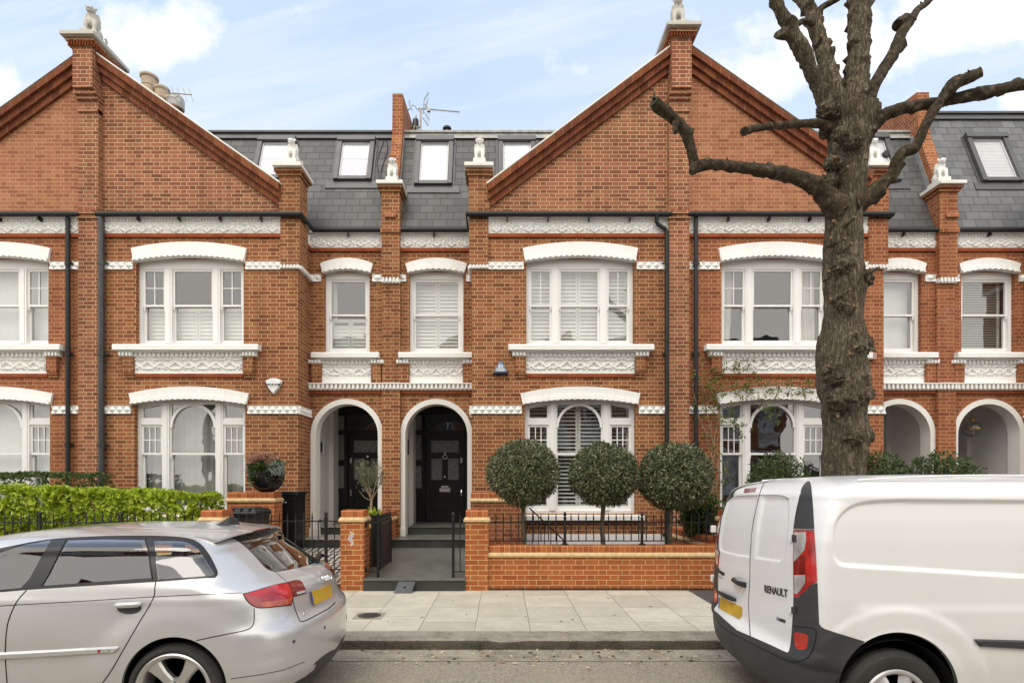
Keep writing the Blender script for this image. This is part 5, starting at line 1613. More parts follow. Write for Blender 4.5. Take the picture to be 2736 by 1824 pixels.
creeper()
# ------------------------------------------------------------------ street tree
def bark():
    t = NT('plane_bark'); p = t.obj()
    w = t.noise(p, 2.5, 3)
    q = t.n('ShaderNodeVectorMath', operation='ADD'); t.link(p, q.inputs[0])
    cb = t.n('ShaderNodeCombineXYZ'); t.put(cb.inputs[0], t.m('MULTIPLY', w, 0.25)); t.put(cb.inputs[1], t.m('MULTIPLY', w, 0.25)); t.link(cb.outputs[0], q.inputs[1])
    v = t.scale(q.outputs[0], (1, 1, 0.16))
    r1 = t.noise(v, 26, 4, 0.6, dist=0.6); r2 = t.noise(v, 60, 3, 0.6)
    big = t.noise(p, 3.2, 5, 0.6)
    rid = t.m('ABSOLUTE', t.m('SUBTRACT', r1, 0.5))
    c = t.ramp(rid, [(0.0, srgb(58, 51, 42)), (0.05, srgb(106, 96, 81)), (0.18, srgb(134, 123, 106))])
    c = t.mix(t.ramp(r2, [(0.54, 0.0), (0.74, 0.6)]), c, srgb(172, 158, 136))
    c = t.mix(t.ramp(big, [(0.45, 0.0), (0.75, 0.6)]), c, srgb(66, 57, 45))
    c = t.mix(t.ramp(t.noise(p, 1.1, 3), [(0.5, 0.0), (0.8, 0.3)]), c, srgb(92, 92, 62))
    h = t.m('ADD', t.m('MULTIPLY', rid, 3.0), t.m('MULTIPLY', r2, 0.5))
    t.pbr(c, 0.9, 0, t.bump(h, 1.0, 0.03), spec=0.15); return t.mat
M['bark'] = bark()
def bark2():
    t = NT('branch_bark'); p = t.obj(); f = t.noise(p, 18, 5, 0.65); b = t.noise(p, 5, 3)
    c = t.ramp(f, [(0.3, srgb(40, 34, 28)), (0.55, srgb(78, 68, 56)), (0.72, srgb(128, 114, 94))])
    c = t.mix(t.ramp(b, [(0.45, 0.0), (0.7, 0.5)]), c, srgb(62, 60, 40))
    t.pbr(c, 0.9, 0, t.bump(f, 1.0, 0.03), spec=0.15); return t.mat
M['bark_dark'] = bark2()
M['cut_wood'] = simple('cut_wood', srgb(132, 104, 72), 0.85, 0, 0.3, 30)
DTR = 6.3
def street_tree():
    d = DTR; k = d/FOC
    t = empty('street_tree', 'bare pollarded street tree with a thick knobbly trunk behind the white van', 'tree', (vx(1937, d), d, 0))
    r = random.Random(81)
    ctr = [(1550,1930,150),(1400,1932,138),(1250,1934,118),(1150,1936,106),(1090,1938,103),(1050,1938,104),(1020,1941,108),(1000,1944,112),(980,1941,106),(960,1938,102),(930,1940,106),(910,1941,118),(880,1938,124),(850,1934,120),(820,1931,118),(790,1933,118),(770,1937,110),(750,1937,100),(720,1938,94),(690,1939,92),(660,1940,100),(630,1938,98),(600,1936,92),(550,1937,88),(500,1938,84),(460,1943,90),(420,1944,96),(400,1945,94),(350,1948,94),(310,1953,108),(280,1957,124),(255,1956,128)]
    # finer steps, smooth interpolation
    pts = []; rad = []
    for (y0, c0, w0), (y1, c1, w1) in zip(ctr[:-1], ctr[1:]):
        n = max(1, int(abs(y1-y0)/5))
        for i in range(n):
            f = i/n; f2 = f*f*(3-2*f)
            pts.append((vx(c0+(c1-c0)*f2, d), d, vz(y0+(y1-y0)*f, d))); rad.append((w0+(w1-w0)*f2)*k/2*0.86)
    def jit(q, p, i, kk):
        o = q-p; a = math.atan2(o.y, o.x)
        n1 = noise.noise(Vector((math.cos(a)*1.6, math.sin(a)*1.6, q.z*1.6)))
        n2 = noise.noise(Vector((math.cos(a)*4.5+9, math.sin(a)*4.5, q.z*3.0)))
        n3 = noise.noise(Vector((math.cos(a)*13+3, math.sin(a)*13, q.z*4.0)))
        n4 = noise.noise(Vector((math.cos(a)*9+3, math.sin(a)*9, q.z*9.0+5)))
        return p + o*(1+0.06*n1+0.07*n2+0.045*n3+0.05*n4)
    mb = MB(); mb.tube(pts, rad, 72, jit=jit)
    mb.build('trunk', 'bark', t, smooth=80)
    # burrs and stubs on the trunk: (y, side -1..1 across the visible face, size px)
    def burr(cx, cy, s, depth, seed, mat='bark', squash=1.0, cut=False):
        b = MB(); X_, Z_ = vx(cx, d-depth), vz(cy, d-depth)
        def fn(q):
            v = 1+0.38*noise.noise(q*2.4+Vector((seed, 0, 0)))+0.34*noise.noise(q*5+Vector((0, seed, 0)))+0.22*noise.noise(q*11+Vector((0, 0, seed)))
            return v
        b.ball((X_, d-depth, Z_), (s*k*0.5, s*k*0.42, s*k*0.5*squash), 26, 18, fn)
        return b
    for i, (cx, cy, s, dep, sq) in enumerate([(1985,1000,42,.10,1.0),(1960,1004,40,.20,.9),(1930,918,60,.20,.8),(1972,905,50,.16,1.2),(1918,868,40,.18,.7),(1986,790,34,.08,1.2),(1965,800,34,.2,.9),(1990,640,30,.05,1.2),(1982,640,26,.12,1.),(1935,608,46,.17,1.0),(1925,700,22,.2,.8),(1905,845,34,.12,1.2),(1995,905,26,.02,1.),(1905,420,40,.12,.9),(1912,375,36,.16,.9),(1900,255,44,.1,.8),(1990,300,40,.1,1.),(1960,330,36,.22,.7),(1930,310,36,.22,.8)]):
        burr(cx, cy, s, dep, i*3.1, squash=sq).build('burr', 'bark', t, smooth=70)
    st = MB(); 
    for cx, cy, dx, dy in [(1900,640,-6,-10),(1912,690,-14,2),(1930,680,10,-8),(1935,700,14,8),(1908,562,-10,-8),(1918,560,12,-4),(1935,578,10,-10),(1945,515,8,-6),(1912,520,-8,-4),(1970,795,-16,6),(1955,815,-14,2),(1962,780,-6,-12),(1985,800,14,10),(1990,630,16,-8),(1950,720,6,-10),(1975,870,10,-6),(1920,950,-6,8),(1905,850,-12,-6),(1915,380,-8,-8),(1930,400,6,-6),(1880,100,-3,-3)]:
        a = Vector((vx(cx, d-.2), d-0.235, vz(cy, d-.2))); b = a+Vector((dx*k*1.0, -0.05, -dy*k*1.0))
        st.piece(); st.cur = 0; st.tube([a+Vector((0, .09, 0)), a, b], [0.026, 0.021, 0.015], 7, cap=False)
        st.cur = 1; st.ball(b, (0.015, 0.015, 0.017), 7, 5); st.cur = 0
    st.build('stub', ['bark', 'cut_wood'], t, smooth=50)
    def limb(P_, mat, dy0=0.0, dy1=0.0, seed=0, knob=True, cut=False):
        pts, rad = [], []
        m = len(P_)
        for i in range(m-1):
            (x0, y0, w0), (x1, y1, w1) = P_[i], P_[i+1]
            L = math.hypot(x1-x0, y1-y0); n = max(2, int(L/5))
            for j in range(n):
                f = j/n
                # Catmull-Rom through the survey points
                pm = P_[max(i-1, 0)]; pn = P_[min(i+2, m-1)]
                cr = lambda a, b, c, e: 0.5*((2*b)+(-a+c)*f+(2*a-5*b+4*c-e)*f*f+(-a+3*b-3*c+e)*f**3)
                xx = cr(pm[0], x0, x1, pn[0]); yy = cr(pm[1], y0, y1, pn[1])
                g = (i+f)/(m-1); dd = d+dy0+(dy1-dy0)*g
                pts.append((vx(xx, dd), dd, vz(yy, dd))); rad.append((w0+(w1-w0)*f)*dd/FOC/2*0.90)
        e = P_[-1]; dd = d+dy1; pts.append((vx(e[0], dd), dd, vz(e[1], dd))); rad.append(e[2]*dd/FOC/2)
        def jit(q, p, i, kk):
            o = q-p
            v = o.normalized()
            a = noise.noise(Vector((q.x*5+seed, q.y*5, q.z*5))); b = noise.noise(Vector((q.x*16, q.y*16+seed, q.z*16))); c = noise.noise(Vector((q.x*40, q.y*40, q.z*40+seed)))
            s = max(0, noise.noise(Vector((q.x*11+seed*2, q.y*11, q.z*11)))-0.30)*1.5
            return p+o*(1+0.13*a+0.13*b+0.08*c+s)
        b = MB(); b.tube(pts, rad, 20, jit=jit)
        if knob:
            rr = random.Random(seed)
            L = len(pts)
            for q in range(int(L/6)):
                i = rr.randrange(2, L); p = Vector(pts[i]); v = rvec(rr); v.y = -abs(v.y)*.6
                rk = rad[i]
                o = p+v.normalized()*rk*0.95
                b.tube([p+v*rk*.4, o, o+v*rr.uniform(0.010, 0.035)+Vector((0,0,rr.uniform(-.01,.02)))], [rk*.32+.004, .014, .005], 5)
        o = b.build('branch', mat, t, smooth=70)
        if cut:
            c = MB(); p, q = Vector(pts[-1]), Vector(pts[-2]); v = (p-q).normalized()
            c.tube([p-v*.01, p+v*0.006], rad[-1]*0.93, 14); c.build('cut_end', 'cut_wood', o)
        return o
    limb([(1922,300,44),(1905,258,36),(1880,200,31),(1862,160,33),(1845,120,37),(1822,85,34),(1808,55,30),(1790,20,28),(1772,-25,26)], 'bark', 0, -.35, 1)
    limb([(1815,82,18),(1802,82,20),(1796,72,22)], 'bark', -.2, -.28, 21)
    limb([(1940,290,54),(1925,235,42),(1905,165,38),(1888,110,35),(1872,60,33),(1862,25,31),(1842,0,26),(1815,-30,22)], 'bark', 0, .25, 2)
    limb([(1876,45,20),(1886,20,15),(1905,8,13),(1930,-5,11),(1945,-20,9)], 'bark_dark', .2, .2, 3)
    limb([(1870,55,16),(1850,48,13),(1838,52,14),(1830,60,12)], 'bark_dark', .1, .0, 22)
    limb([(1960,300,96),(1962,240,70),(1968,180,54),(1972,120,50),(1974,60,49),(1975,20,52),(1978,-40,58)], 'bark', 0, .1, 4)
    limb([(1945,285,50),(1944,230,32),(1946,190,24),(1955,140,18)], 'bark', .15, .25, 5)
    limb([(1985,40,20),(1992,20,15),(2005,0,12),(2018,-25,10)], 'bark', .1, .2, 23)
    limb([(1985,255,40),(2005,205,29),(2022,172,27),(2042,140,29),(2058,110,27),(2070,78,24),(2086,52,25),(2096,40,22),(2108,22,16),(2128,8,14),(2150,-15,13)], 'bark_dark', .05, .4, 6)
    limb([(2090,52,26),(2078,52,34),(2066,56,32),(2062,60,24)], 'bark_dark', .3, .25, 24)
    limb([(1985,300,52),(2012,280,38),(2032,264,31),(2070,250,26),(2110,243,25),(2150,236,24),(2190,228,27),(2230,220,29),(2270,212,30),(2310,202,26),(2360,192,25),(2420,175,22)], 'bark_dark', 0, -.5, 7)
    limb([(1962,470,66),(1985,460,46),(2008,440,38),(2035,415,32),(2054,395,30),(2061,370,27),(2075,350,27),(2098,340,29),(2112,320,23),(2122,295,23),(2140,262,23),(2160,232,24),(2178,208,30),(2195,190,30),(2215,183,24),(2235,175,26),(2253,166,24)], 'bark_dark', -.05, -.45, 8, cut=True)
    limb([(1915,305,40),(1896,288,26),(1870,283,20),(1840,285,19),(1800,288,18),(1765,291,16),(1740,295,17),(1720,298,20),(1709,303,20)], 'bark_dark', 0, -.4, 9)
    limb([(1925,480,70),(1900,452,52),(1880,430,42),(1850,415,38),(1810,402,34),(1770,394,30),(1730,388,28),(1690,383,25),(1650,378,25),(1620,379,27),(1600,382,29),(1591,362,24),(1585,335,25),(1574,305,26),(1558,284,25),(1545,270,26),(1528,256,30),(1512,245,30),(1502,233,26)], 'bark_dark', -.05, -.55, 10)
    limb([(1600,380,26),(1592,392,22),(1588,396,14)], 'bark_dark', -.45, -.46, 25)
    limb([(1552,280,16),(1550,300,12),(1552,305,9)], 'bark_dark', -.5, -.52, 26)
street_tree()

# ------------------------------------------------------------------ seated beasts on the piers
def beast_mesh():
    mb = MB()
    # plinth with a moulded foot, then the figure, facing -Y; origin at the underside of the plinth
    mb.frustum(-.15,.15,-.20,.24,0.0, -.13,.13,-.18,.22,0.035); mb.box(-.118,.118,-.168,.208,0.035,0.115)
    def fur(s): return lambda q: 1+0.10*noise.noise(q*4+Vector((s,0,0)))
    z = 0.115
    mb.ball((0, 0.06, z+.10), (.095, .11, .11), 18, 12)                 # haunches
    for sx in (-1, 1):
        mb.ball((sx*.075, 0.04, z+.065), (.042, .085, .075), 14, 10)    # thighs
        mb.ball((sx*.082, -.04, z+.02), (.030, .055, .024), 12, 8)      # hind paws
        mb.tube([(sx*.058, -.075, z+.20), (sx*.062, -.10, z+.11), (sx*.060, -.105, z+.015)], [.042, .032, .028], 12)   # forelegs
        mb.ball((sx*.060, -.118, z+.018), (.032, .042, .02), 12, 8)
    mb.tube([(0, .07, z+.08), (0, .035, z+.15), (0, -.015, z+.215), (0, -.04, z+.27), (0, -.05, z+.32)], [.088, .088, .084, .062, .052], 16)    # back, chest, neck
    mb.ball((0, -.055, z+.19), (.078, .055, .075), 16, 12, fur(1))       # chest
    for sx in (-1, 1): mb.tube([(sx*.062, -.02, z+.34), (sx*.075, .0, z+.26), (sx*.07, .03, z+.17)], [.03, .034, .03], 8)   # mane locks
    mb.ball((0, -.075, z+.365), (.066, .066, .058), 16, 12)              # skull
    mb.ball((0, -.140, z+.348), (.036, .036, .024), 12, 10)              # muzzle
    mb.ball((0, -.132, z+.312), (.028, .030, .014), 10, 8)               # jaw
    for sx in (-1, 1):
        mb.ball((sx*.060, -.050, z+.410), (.022, .018, .024), 10, 8)
        mb.ball((sx*.034, -.128, z+.385), (.016, .014, .012), 8, 6)
    mb.tube([(.05, .15, z+.02), (.10, .20, z+.03), (.115, .19, z+.10), (.10, .17, z+.13)], [.022, .020, .018, .022], 10)   # tail
    return mb
def beast(label, x, y, z, proto=None, rot=0.0, mat='stone_white', sc=1.0):
    if proto is None:
        o = beast_mesh().build('beast_statue', mat)
        m = o.modifiers.new('fuse', 'REMESH'); m.mode = 'VOXEL'; m.voxel_size = 0.0075; m.use_smooth_shade = True
        s = o.modifiers.new('soften', 'SMOOTH'); s.iterations = 1; s.factor = 0.4
    else:
        o = proto.copy(); COL.objects.link(o)
        if mat != 'stone_white':
            o.data = proto.data.copy(); o.data.materials.clear(); o.data.materials.append(M[mat])
    o.location = (x, y, z); o.rotation_euler = (0, 0, rot); o.scale = (sc, sc, sc)
    return tag(o, label, 'statue', 'seated stone beasts on the parapet piers')
cb = UB-0.145
b0 = beast('white seated beast on the pier where the left gable ends', P1+cb, DF+0.12, 7.655)
beast('white seated beast on the narrow pier above and between the two black doors', P1+HALF, DB+0.10, 7.645, b0)
beast('white seated beast at the foot of the middle gable, left of a skylight', P2-cb, DF+0.12, 7.655, b0)
beast('white seated beast half hidden by the street tree trunk', P2+cb, DF+0.12, 7.655, b0, -0.1)
beast('white seated beast beside the louvred skylight at the right edge', P2+HALF, DB+0.10, 7.645, b0, -0.15)
beast('grey weathered beast on top of the left gable, against the clouds', P1, DF+0.02, 9.98, b0, 0.25, 'stone_grey', 1.22)
beast('grey weathered beast on top of the middle gable, highest thing on the roofs', P2, DF+0.02, 10.15, b0, -0.15, 'stone_grey', 1.22)

# ------------------------------------------------------------------ alarm boxes
def plate(name, pts, y0, y1, mat, parent=None, bevel=0.004):
    mb = MB(); mb.prism(pts, y0, y1); return mb.build(name, mat, parent, bevel=bevel)
def letters(name, txt, size, x, y, z, mat, parent, bold=0.0, sx=1.0, depth=0.0015):
    me = text_mesh(txt, size, depth, bold, sx=sx); me.materials.clear(); me.materials.append(M[mat])
    o = bpy.data.objects.new(name, me); COL.objects.link(o); o.parent = parent
    p = Vector((x, y, z)); q = parent
    while q is not None: p = p-q.location; q = q.parent
    o.location = p; return o
M['alarm_white'] = simple('alarm_white', (0.78, 0.78, 0.80), 0.35, 0, 0.03)
M['alarm_blue'] = simple('alarm_blue', srgb(112, 142, 168), 0.35, 0, 0.06)
M['alarm_navy'] = simple('alarm_navy', srgb(36, 46, 70), 0.35, 0, 0.06)
M['ink'] = simple('black_print', (0.02, 0.02, 0.022), 0.5, 0, 0.05)
M['ink_grey'] = simple('grey_print', (0.45, 0.45, 0.46), 0.5, 0, 0.05)
M['brown_box'] = simple('faded_brown_plastic', srgb(168, 130, 112), 0.5, 0, 0.08)
ax, az = vx(629, DF-.03), vz(886, DF-.03)
t_ = empty('alarm_box', 'white shield-shaped alarm box lettered BANHAM', 'alarm box', (ax, DF, az))
def shield(s):
    top = [(-.165*s + .33*s*i/10, .095*s + .045*s*(1-((i-5)/5)**2)) for i in range(11)]
    right = [(.165*s-.02*s*f-.145*s*f**1.7, .095*s-.25*s*f) for f in [i/8 for i in range(1, 9)]]
    left = [(-p[0], p[1]) for p in right[:-1]][::-1]
    return [(ax+p[0]*0.95, az+p[1]*1.05) for p in top+right+left]
plate('casing', shield(1.0), DF-0.035, DF+0.001, 'alarm_white', t_)
plate('cover', shield(0.9), DF-0.07, DF-0.036, 'alarm_white', t_, 0.008)
letters('lettering', 'BANHAM', 0.062, ax, DF-0.0725, az+0.018, 'ink', t_, 0.0012, 1.12)
letters('small_lettering', 'SECURITY', 0.026, ax, DF-0.0725, az-0.028, 'ink_grey', t_)
ax, az = vx(1150, DF-.04), vz(843, DF-.04)
t_ = empty('alarm_box', 'blue triangular alarm box lettered Chubb', 'alarm box', (ax, DF, az))
tri = lambda s, o=0: [(ax-.148*s, az-.135*s+o), (ax+.148*s, az-.135*s+o), (ax+.014*s, az+.13*s+o), (ax-.014*s, az+.13*s+o)]
plate('casing', tri(1.0), DF-0.05, DF+0.001, 'alarm_navy', t_)
plate('cover', [(ax-.128, az-.095), (ax+.128, az-.095), (ax+.022, az+.105), (ax-.022, az+.105)], DF-0.075, DF-0.051, 'alarm_blue', t_)
plate('lower_band', [(ax-.145, az-.132), (ax+.145, az-.132), (ax+.130, az-.096), (ax-.130, az-.096)], DF-0.08, DF-0.051, 'alarm_navy', t_)
plate('lamp', [(ax-.018, az+.108), (ax+.018, az+.108), (ax+.006, az+.135), (ax-.006, az+.135)], DF-0.07, DF-0.051, 'chip_dark', t_)
plate('emblem', [(ax-.040, az-.030), (ax+.040, az-.030), (ax+.040, az+.045), (ax-.040, az+.045)], DF-0.0775, DF-0.0755, 'alarm_white', t_, 0)
letters('emblem_letter', 'C', 0.075, ax+.004, DF-0.0795, az+.008, 'alarm_blue', t_, 0.003)
letters('lettering', 'Chubb', 0.062, ax, DF-0.0770, az-.058, 'alarm_white', t_, 0.003)
ax, az = vx(1988, DF-.04), vz(817, DF-.04)
t_ = empty('alarm_box', 'faded brown rectangular alarm box half hidden by the street tree', 'alarm box', (ax, DF, az))
plate('casing', [(ax-.2, az-.075), (ax+.2, az-.075), (ax+.2, az+.085), (ax-.2, az+.085)], DF-0.07, DF+0.001, 'brown_box', t_, 0.01)
plate('label_panel', [(ax-.12, az-.045), (ax+.12, az-.045), (ax+.12, az+.055), (ax-.12, az+.055)], DF-0.074, DF-0.0705, 'alarm_white', t_, 0)

# porch wall lamps and the globe lantern
t_ = empty('wall_lamp', 'slim black wall lamp inside the left porch', 'lamp', (0, 0, 0))
lx, ly, lz = P1+UE-0.78, DB+0.75, 2.35
t_.location = (lx, ly, lz)
mb = MB(); mb.box(lx, lx+.03, ly-.03, ly+.03, lz-.1, lz+.1); mb.build('bracket', 'black_iron', t_)
mb = MB(); mb.lathe([(.035,-.16),(.035,.16),(.03,.17),(0,.17)], (lx+.065, ly, lz), 14); mb.build('shade', 'chrome', t_)
t_ = empty('wall_lamp', 'slim black wall lamp inside the right-hand of the two middle porches', 'lamp', (P2-UE-0.78, DB+.75, 2.35))
lx = P2-UE-0.78
mb = MB(); mb.box(lx, lx+.03, ly-.03, ly+.03, lz-.1, lz+.1); mb.build('bracket', 'black_iron', t_)
mb = MB(); mb.lathe([(.035,-.16),(.035,.16),(.03,.17),(0,.17)], (lx+.065, ly, lz), 14); mb.build('shade', 'black_iron', t_)
gd = DB+0.55; gx, gz = vx(2233, gd), vz(985, gd)
t_ = empty('globe_lantern', 'clear glass globe lantern hanging in the rightmost arch', 'lantern', (gx, gd, gz))
mb = MB(); mb.ball((gx, gd, gz), 0.175, 24, 16); mb.build('globe', 'roof_glass', t_, smooth=60)
mb = MB(); mb.lathe([(.178,-.012),(.184,-.012),(.184,.012),(.178,.012)], (gx, gd, gz), 28); mb.lathe([(.05,-.01),(.05,.06),(.0,.09)], (gx, gd, gz+.165), 14); mb.build('brass_band', 'brass', t_)
mb = MB(); mb.tube([(gx, gd, gz+.24), (gx, gd, 3.45)], .008, 6); mb.lathe([(0,-.19),(.03,-.185),(.012,-.17)], (gx, gd, gz), 12); mb.build('stem', 'brass', t_)
mb = MB()
for i in range(3): mb.piece().tube([(gx+.04*math.cos(i*2.1), gd+.04*math.sin(i*2.1), gz-.1), (gx+.04*math.cos(i*2.1), gd+.04*math.sin(i*2.1), gz+.02)], .012, 8)
mb.build('candle_lamp', 'alarm_white', t_)

# ------------------------------------------------------------------ chimney, aerials, vent on the roofs
dc = 14.6
t_ = empty('chimney_stack', 'pale clay chimney pots showing over the slope of the left gable', 'chimney', (vx(372, dc), dc, 9.4))
mb = MB(); mb.box(vx(318, dc), vx(420, dc), dc-.4, dc+.4, 8.8, vz(262, dc)); mb.build('stack', 'brick_old', t_)
mb = MB()
for cx, top, rr in ((343, 176, .19), (372, 204, .17), (398, 228, .17)):
    z1 = vz(top, dc); x = vx(cx, dc)
    mb.piece().lathe([(rr*1.0, -1.1), (rr*.94, -.30), (rr*1.02, -.285), (rr*1.02, -.26), (rr*.93, -.25), (rr*.98, -.09), (rr*1.16, -.06), (rr*1.16, -.01), (rr*1.05, 0), (rr*.8, 0), (rr*.8, -.3)], (x, dc, z1), 24)
mb.build('chimney_pot', 'terracotta', t_, smooth=35)
mb = MB(); xx, z1 = vx(408, dc), vz(230, dc); mb.lathe([(.17,-.30),(.19,-.28),(.19,-.02),(.16,.03),(0,.05)], (xx, dc-.05, z1), 22); mb.lathe([(.03,-.6),(.03,-.3)], (xx, dc-.05, z1), 8); mb.build('cowl', 'lead_pale', t_, smooth=35)
M['aerial'] = simple('aerial_metal', (0.30, 0.29, 0.27), 0.45, 0.6, 0.2)
def px(v, y, d): return Vector((vx(v, d), d, vz(y, d)))
da = 14.2
t_ = empty('tv_aerial', 'small comb-like television aerial beside the chimney pots', 'aerial', px(412, 216, da))
mb = MB(); mb.tube([px(380, 213, da), px(441, 218, da)], .014, 6); mb.tube([px(384, 222, da), px(404, 224, da), px(410, 220, da), px(411, 216, da)], .011, 6); mb.tube([px(384, 222, da), px(384, 262, da)], .016, 6); mb.build('boom', 'aerial', t_)
mb = MB()
for i in range(5):
    x, y = 384+i*13.6, 213.5+i*1.1; mb.piece().tube([px(x-5, y-15, da), px(x+5, y+16 if i > 1 else y+6, da)], .0075, 5)
mb.build('element', 'aerial', t_)
da = 12.9
def q2(x, y): return px((1060+x/10.455)/1.16327, (230+y/10.455)/1.16327, da)
t_ = empty('tv_aerial', 'large television aerial with long boom on the flat roof beside the party wall', 'aerial', q2(665, 1250))
mb = MB(); mb.tube([q2(665, 1400), q2(672, 640)], .022, 8); mb.build('mast', 'aerial', t_)
mb = MB(); mb.tube([q2(600, 632), q2(840, 640)], .014, 6); mb.tube([q2(840, 645), q2(1760, 727)], .013, 6)
mb.box(*sorted((q2(850,0).x, q2(940,0).x)), da-.03, da+.03, *sorted((q2(0,720).z, q2(0,640).z)))
mb.tube([q2(420, 560), q2(455, 535), q2(500, 560), q2(560, 640), q2(690, 750)], .010, 6); mb.tube([q2(345, 400), q2(365, 520), q2(400, 630), q2(430, 665)], .016, 6); mb.ball(q2(338, 652), .022, 8, 6)
mb.build('boom', 'aerial', t_)
mb = MB()
for i in range(10): 
    x = 940+i*90; mb.piece().tube([q2(x-2, 627+i*8), q2(x+2, 700+i*8)], .006, 5)
mb.build('element', 'aerial', t_)
mb = MB()
mb.tube([q2(890, 185), q2(765, 390)], .013, 5); mb.tube([q2(880, 370), q2(725, 780)], .011, 5); mb.tube([q2(785, 510), q2(890, 650)], .013, 5); mb.tube([q2(740, 700), q2(915, 940)], .011, 5); mb.tube([q2(730, 885), q2(872, 1105)], .014, 5); mb.tube([q2(765, 390), q2(740, 700)], .012, 5)
for a, b in (((885, 200), (850, 560)), ((935, 640), (875, 1100)), ((870, 740), (835, 1010)), ((800, 790), (795, 920))): mb.tube([q2(*a), q2(*b)], .004, 4)
mb.build('reflector', 'aerial', t_)
t_ = empty('roof_unit', 'dark drum-shaped unit on brackets at the foot of the large aerial', 'roof unit', q2(500, 1250))
x0, x1 = q2(420, 0).x, q2(600, 0).x; c = (x0+x1)/2; rr = (x1-x0)/2
mb = MB(); mb.lathe([(rr, q2(0, 1100).z), (rr*.95, q2(0, 880).z), (rr*.8, q2(0, 855).z), (0, q2(0, 850).z)], (c, da+.1, 0), 18); mb.tube([q2(540, 870), q2(542, 830)], .014, 6); mb.build('drum', 'black_plastic', t_, smooth=40)
mb = MB(); mb.tube([q2(345, 1040), q2(330, 1180), q2(390, 1270)], .012, 5); mb.tube([q2(380, 1130), q2(640, 1150)], .018, 6); mb.tube([q2(480, 1100), q2(480, 1300)], .02, 6); mb.tube([q2(570, 1130), q2(560, 1300)], .016, 6); mb.tube([q2(345, 1040), q2(420, 1120)], .012, 5); mb.build('bracket', 'aerial', t_)
t_ = empty('roof_vent', 'short dark mushroom-topped vent pipe on the flat roof edge', 'vent pipe', q2(1408, 1290))
mb = MB(); p = q2(1408, 1300); mb.tube([q2(1408, 1400), q2(1408, 1215)], .062, 12); mb.build('pipe', 'dark_grey', t_)
mb = MB(); z = q2(0, 1215).z; mb.lathe([(.07, -.02), (.102, 0.0), (.095, .04), (.05, .075), (0, .085)], (p.x, p.y, z), 18); mb.build('cowl', 'black_plastic', t_, smooth=50)
# loose cables down the slates
t_ = empty('roof_cables', 'thin dark cables running down the slates beside the party wall', 'cables', (vx(872, 11.6), 11.5, 8.5))
mb = MB()
for x0 in (868, 879):
    pts = []
    for i in range(14):
        f = i/13; z = 9.2-f*1.35; pts.append((vx(x0+5*math.sin(f*7+x0), 11.7), mans(z)-0.012, z))
    mb.piece().tube(pts, .007, 5)
mb.build('cable', 'black_plastic', t_)
# vent grating on the right-hand roof
xv, zv = vx(2057, 11.6), 8.62
mb = MB(); mb.lathe([(0.075, -0.08), (0.075, 0.0), (0.06, 0.0), (0.06, 0.06), (0.0, 0.06)], (xv, mans(zv)-0.0, zv), 18, 'y'); tag(mb.build('flue_outlet', 'black_iron'), 'round black flue outlet in the slates right of the tree trunk', 'flue')

# ------------------------------------------------------------------ the other side of the road (seen in the glass and paintwork)
for hs in (A, B, C, D, E):
    dup(hs, 'red brick terraced house across the road, seen only in reflections', (-hs.location.x+1.5, 3.6-DF, 0), PI)
tree_ = [o for o in COL.objects if o.name == 'street_tree'][0]
for i, (x, y) in enumerate(((-12.6, -2.4), (4.6, -2.6))):
    dup(tree_, 'bare street tree across the road, seen only in reflections', (x, y, 0), 2.2+i)['group'] = 'trees across the road'
sheet('far_pavement', -80, 80, -4.6, -1.6, ZR+0.1, ZR+0.1, 'flags')
# ------------------------------------------------------------------ vehicles
from mathutils.bvhtree import BVHTree
def lut(tab, x):
    if x <= tab[0][0]: return tab[0][1:]
    for a, b in zip(tab[:-1], tab[1:]):
        if x <= b[0]:
            f = (x-a[0])/(b[0]-a[0]); return tuple(p+(q-p)*f for p, q in zip(a[1:], b[1:]))
    return tab[-1][1:]
def smooth_lut(tab, x, h=0.018):
    acc = None
    for o, w in ((-h, .25), (0, .5), (h, .25)):
        v = lut(tab, x+o)
        acc = [w*q for q in v] if acc is None else [a+w*q for a, q in zip(acc, v)]
    return acc

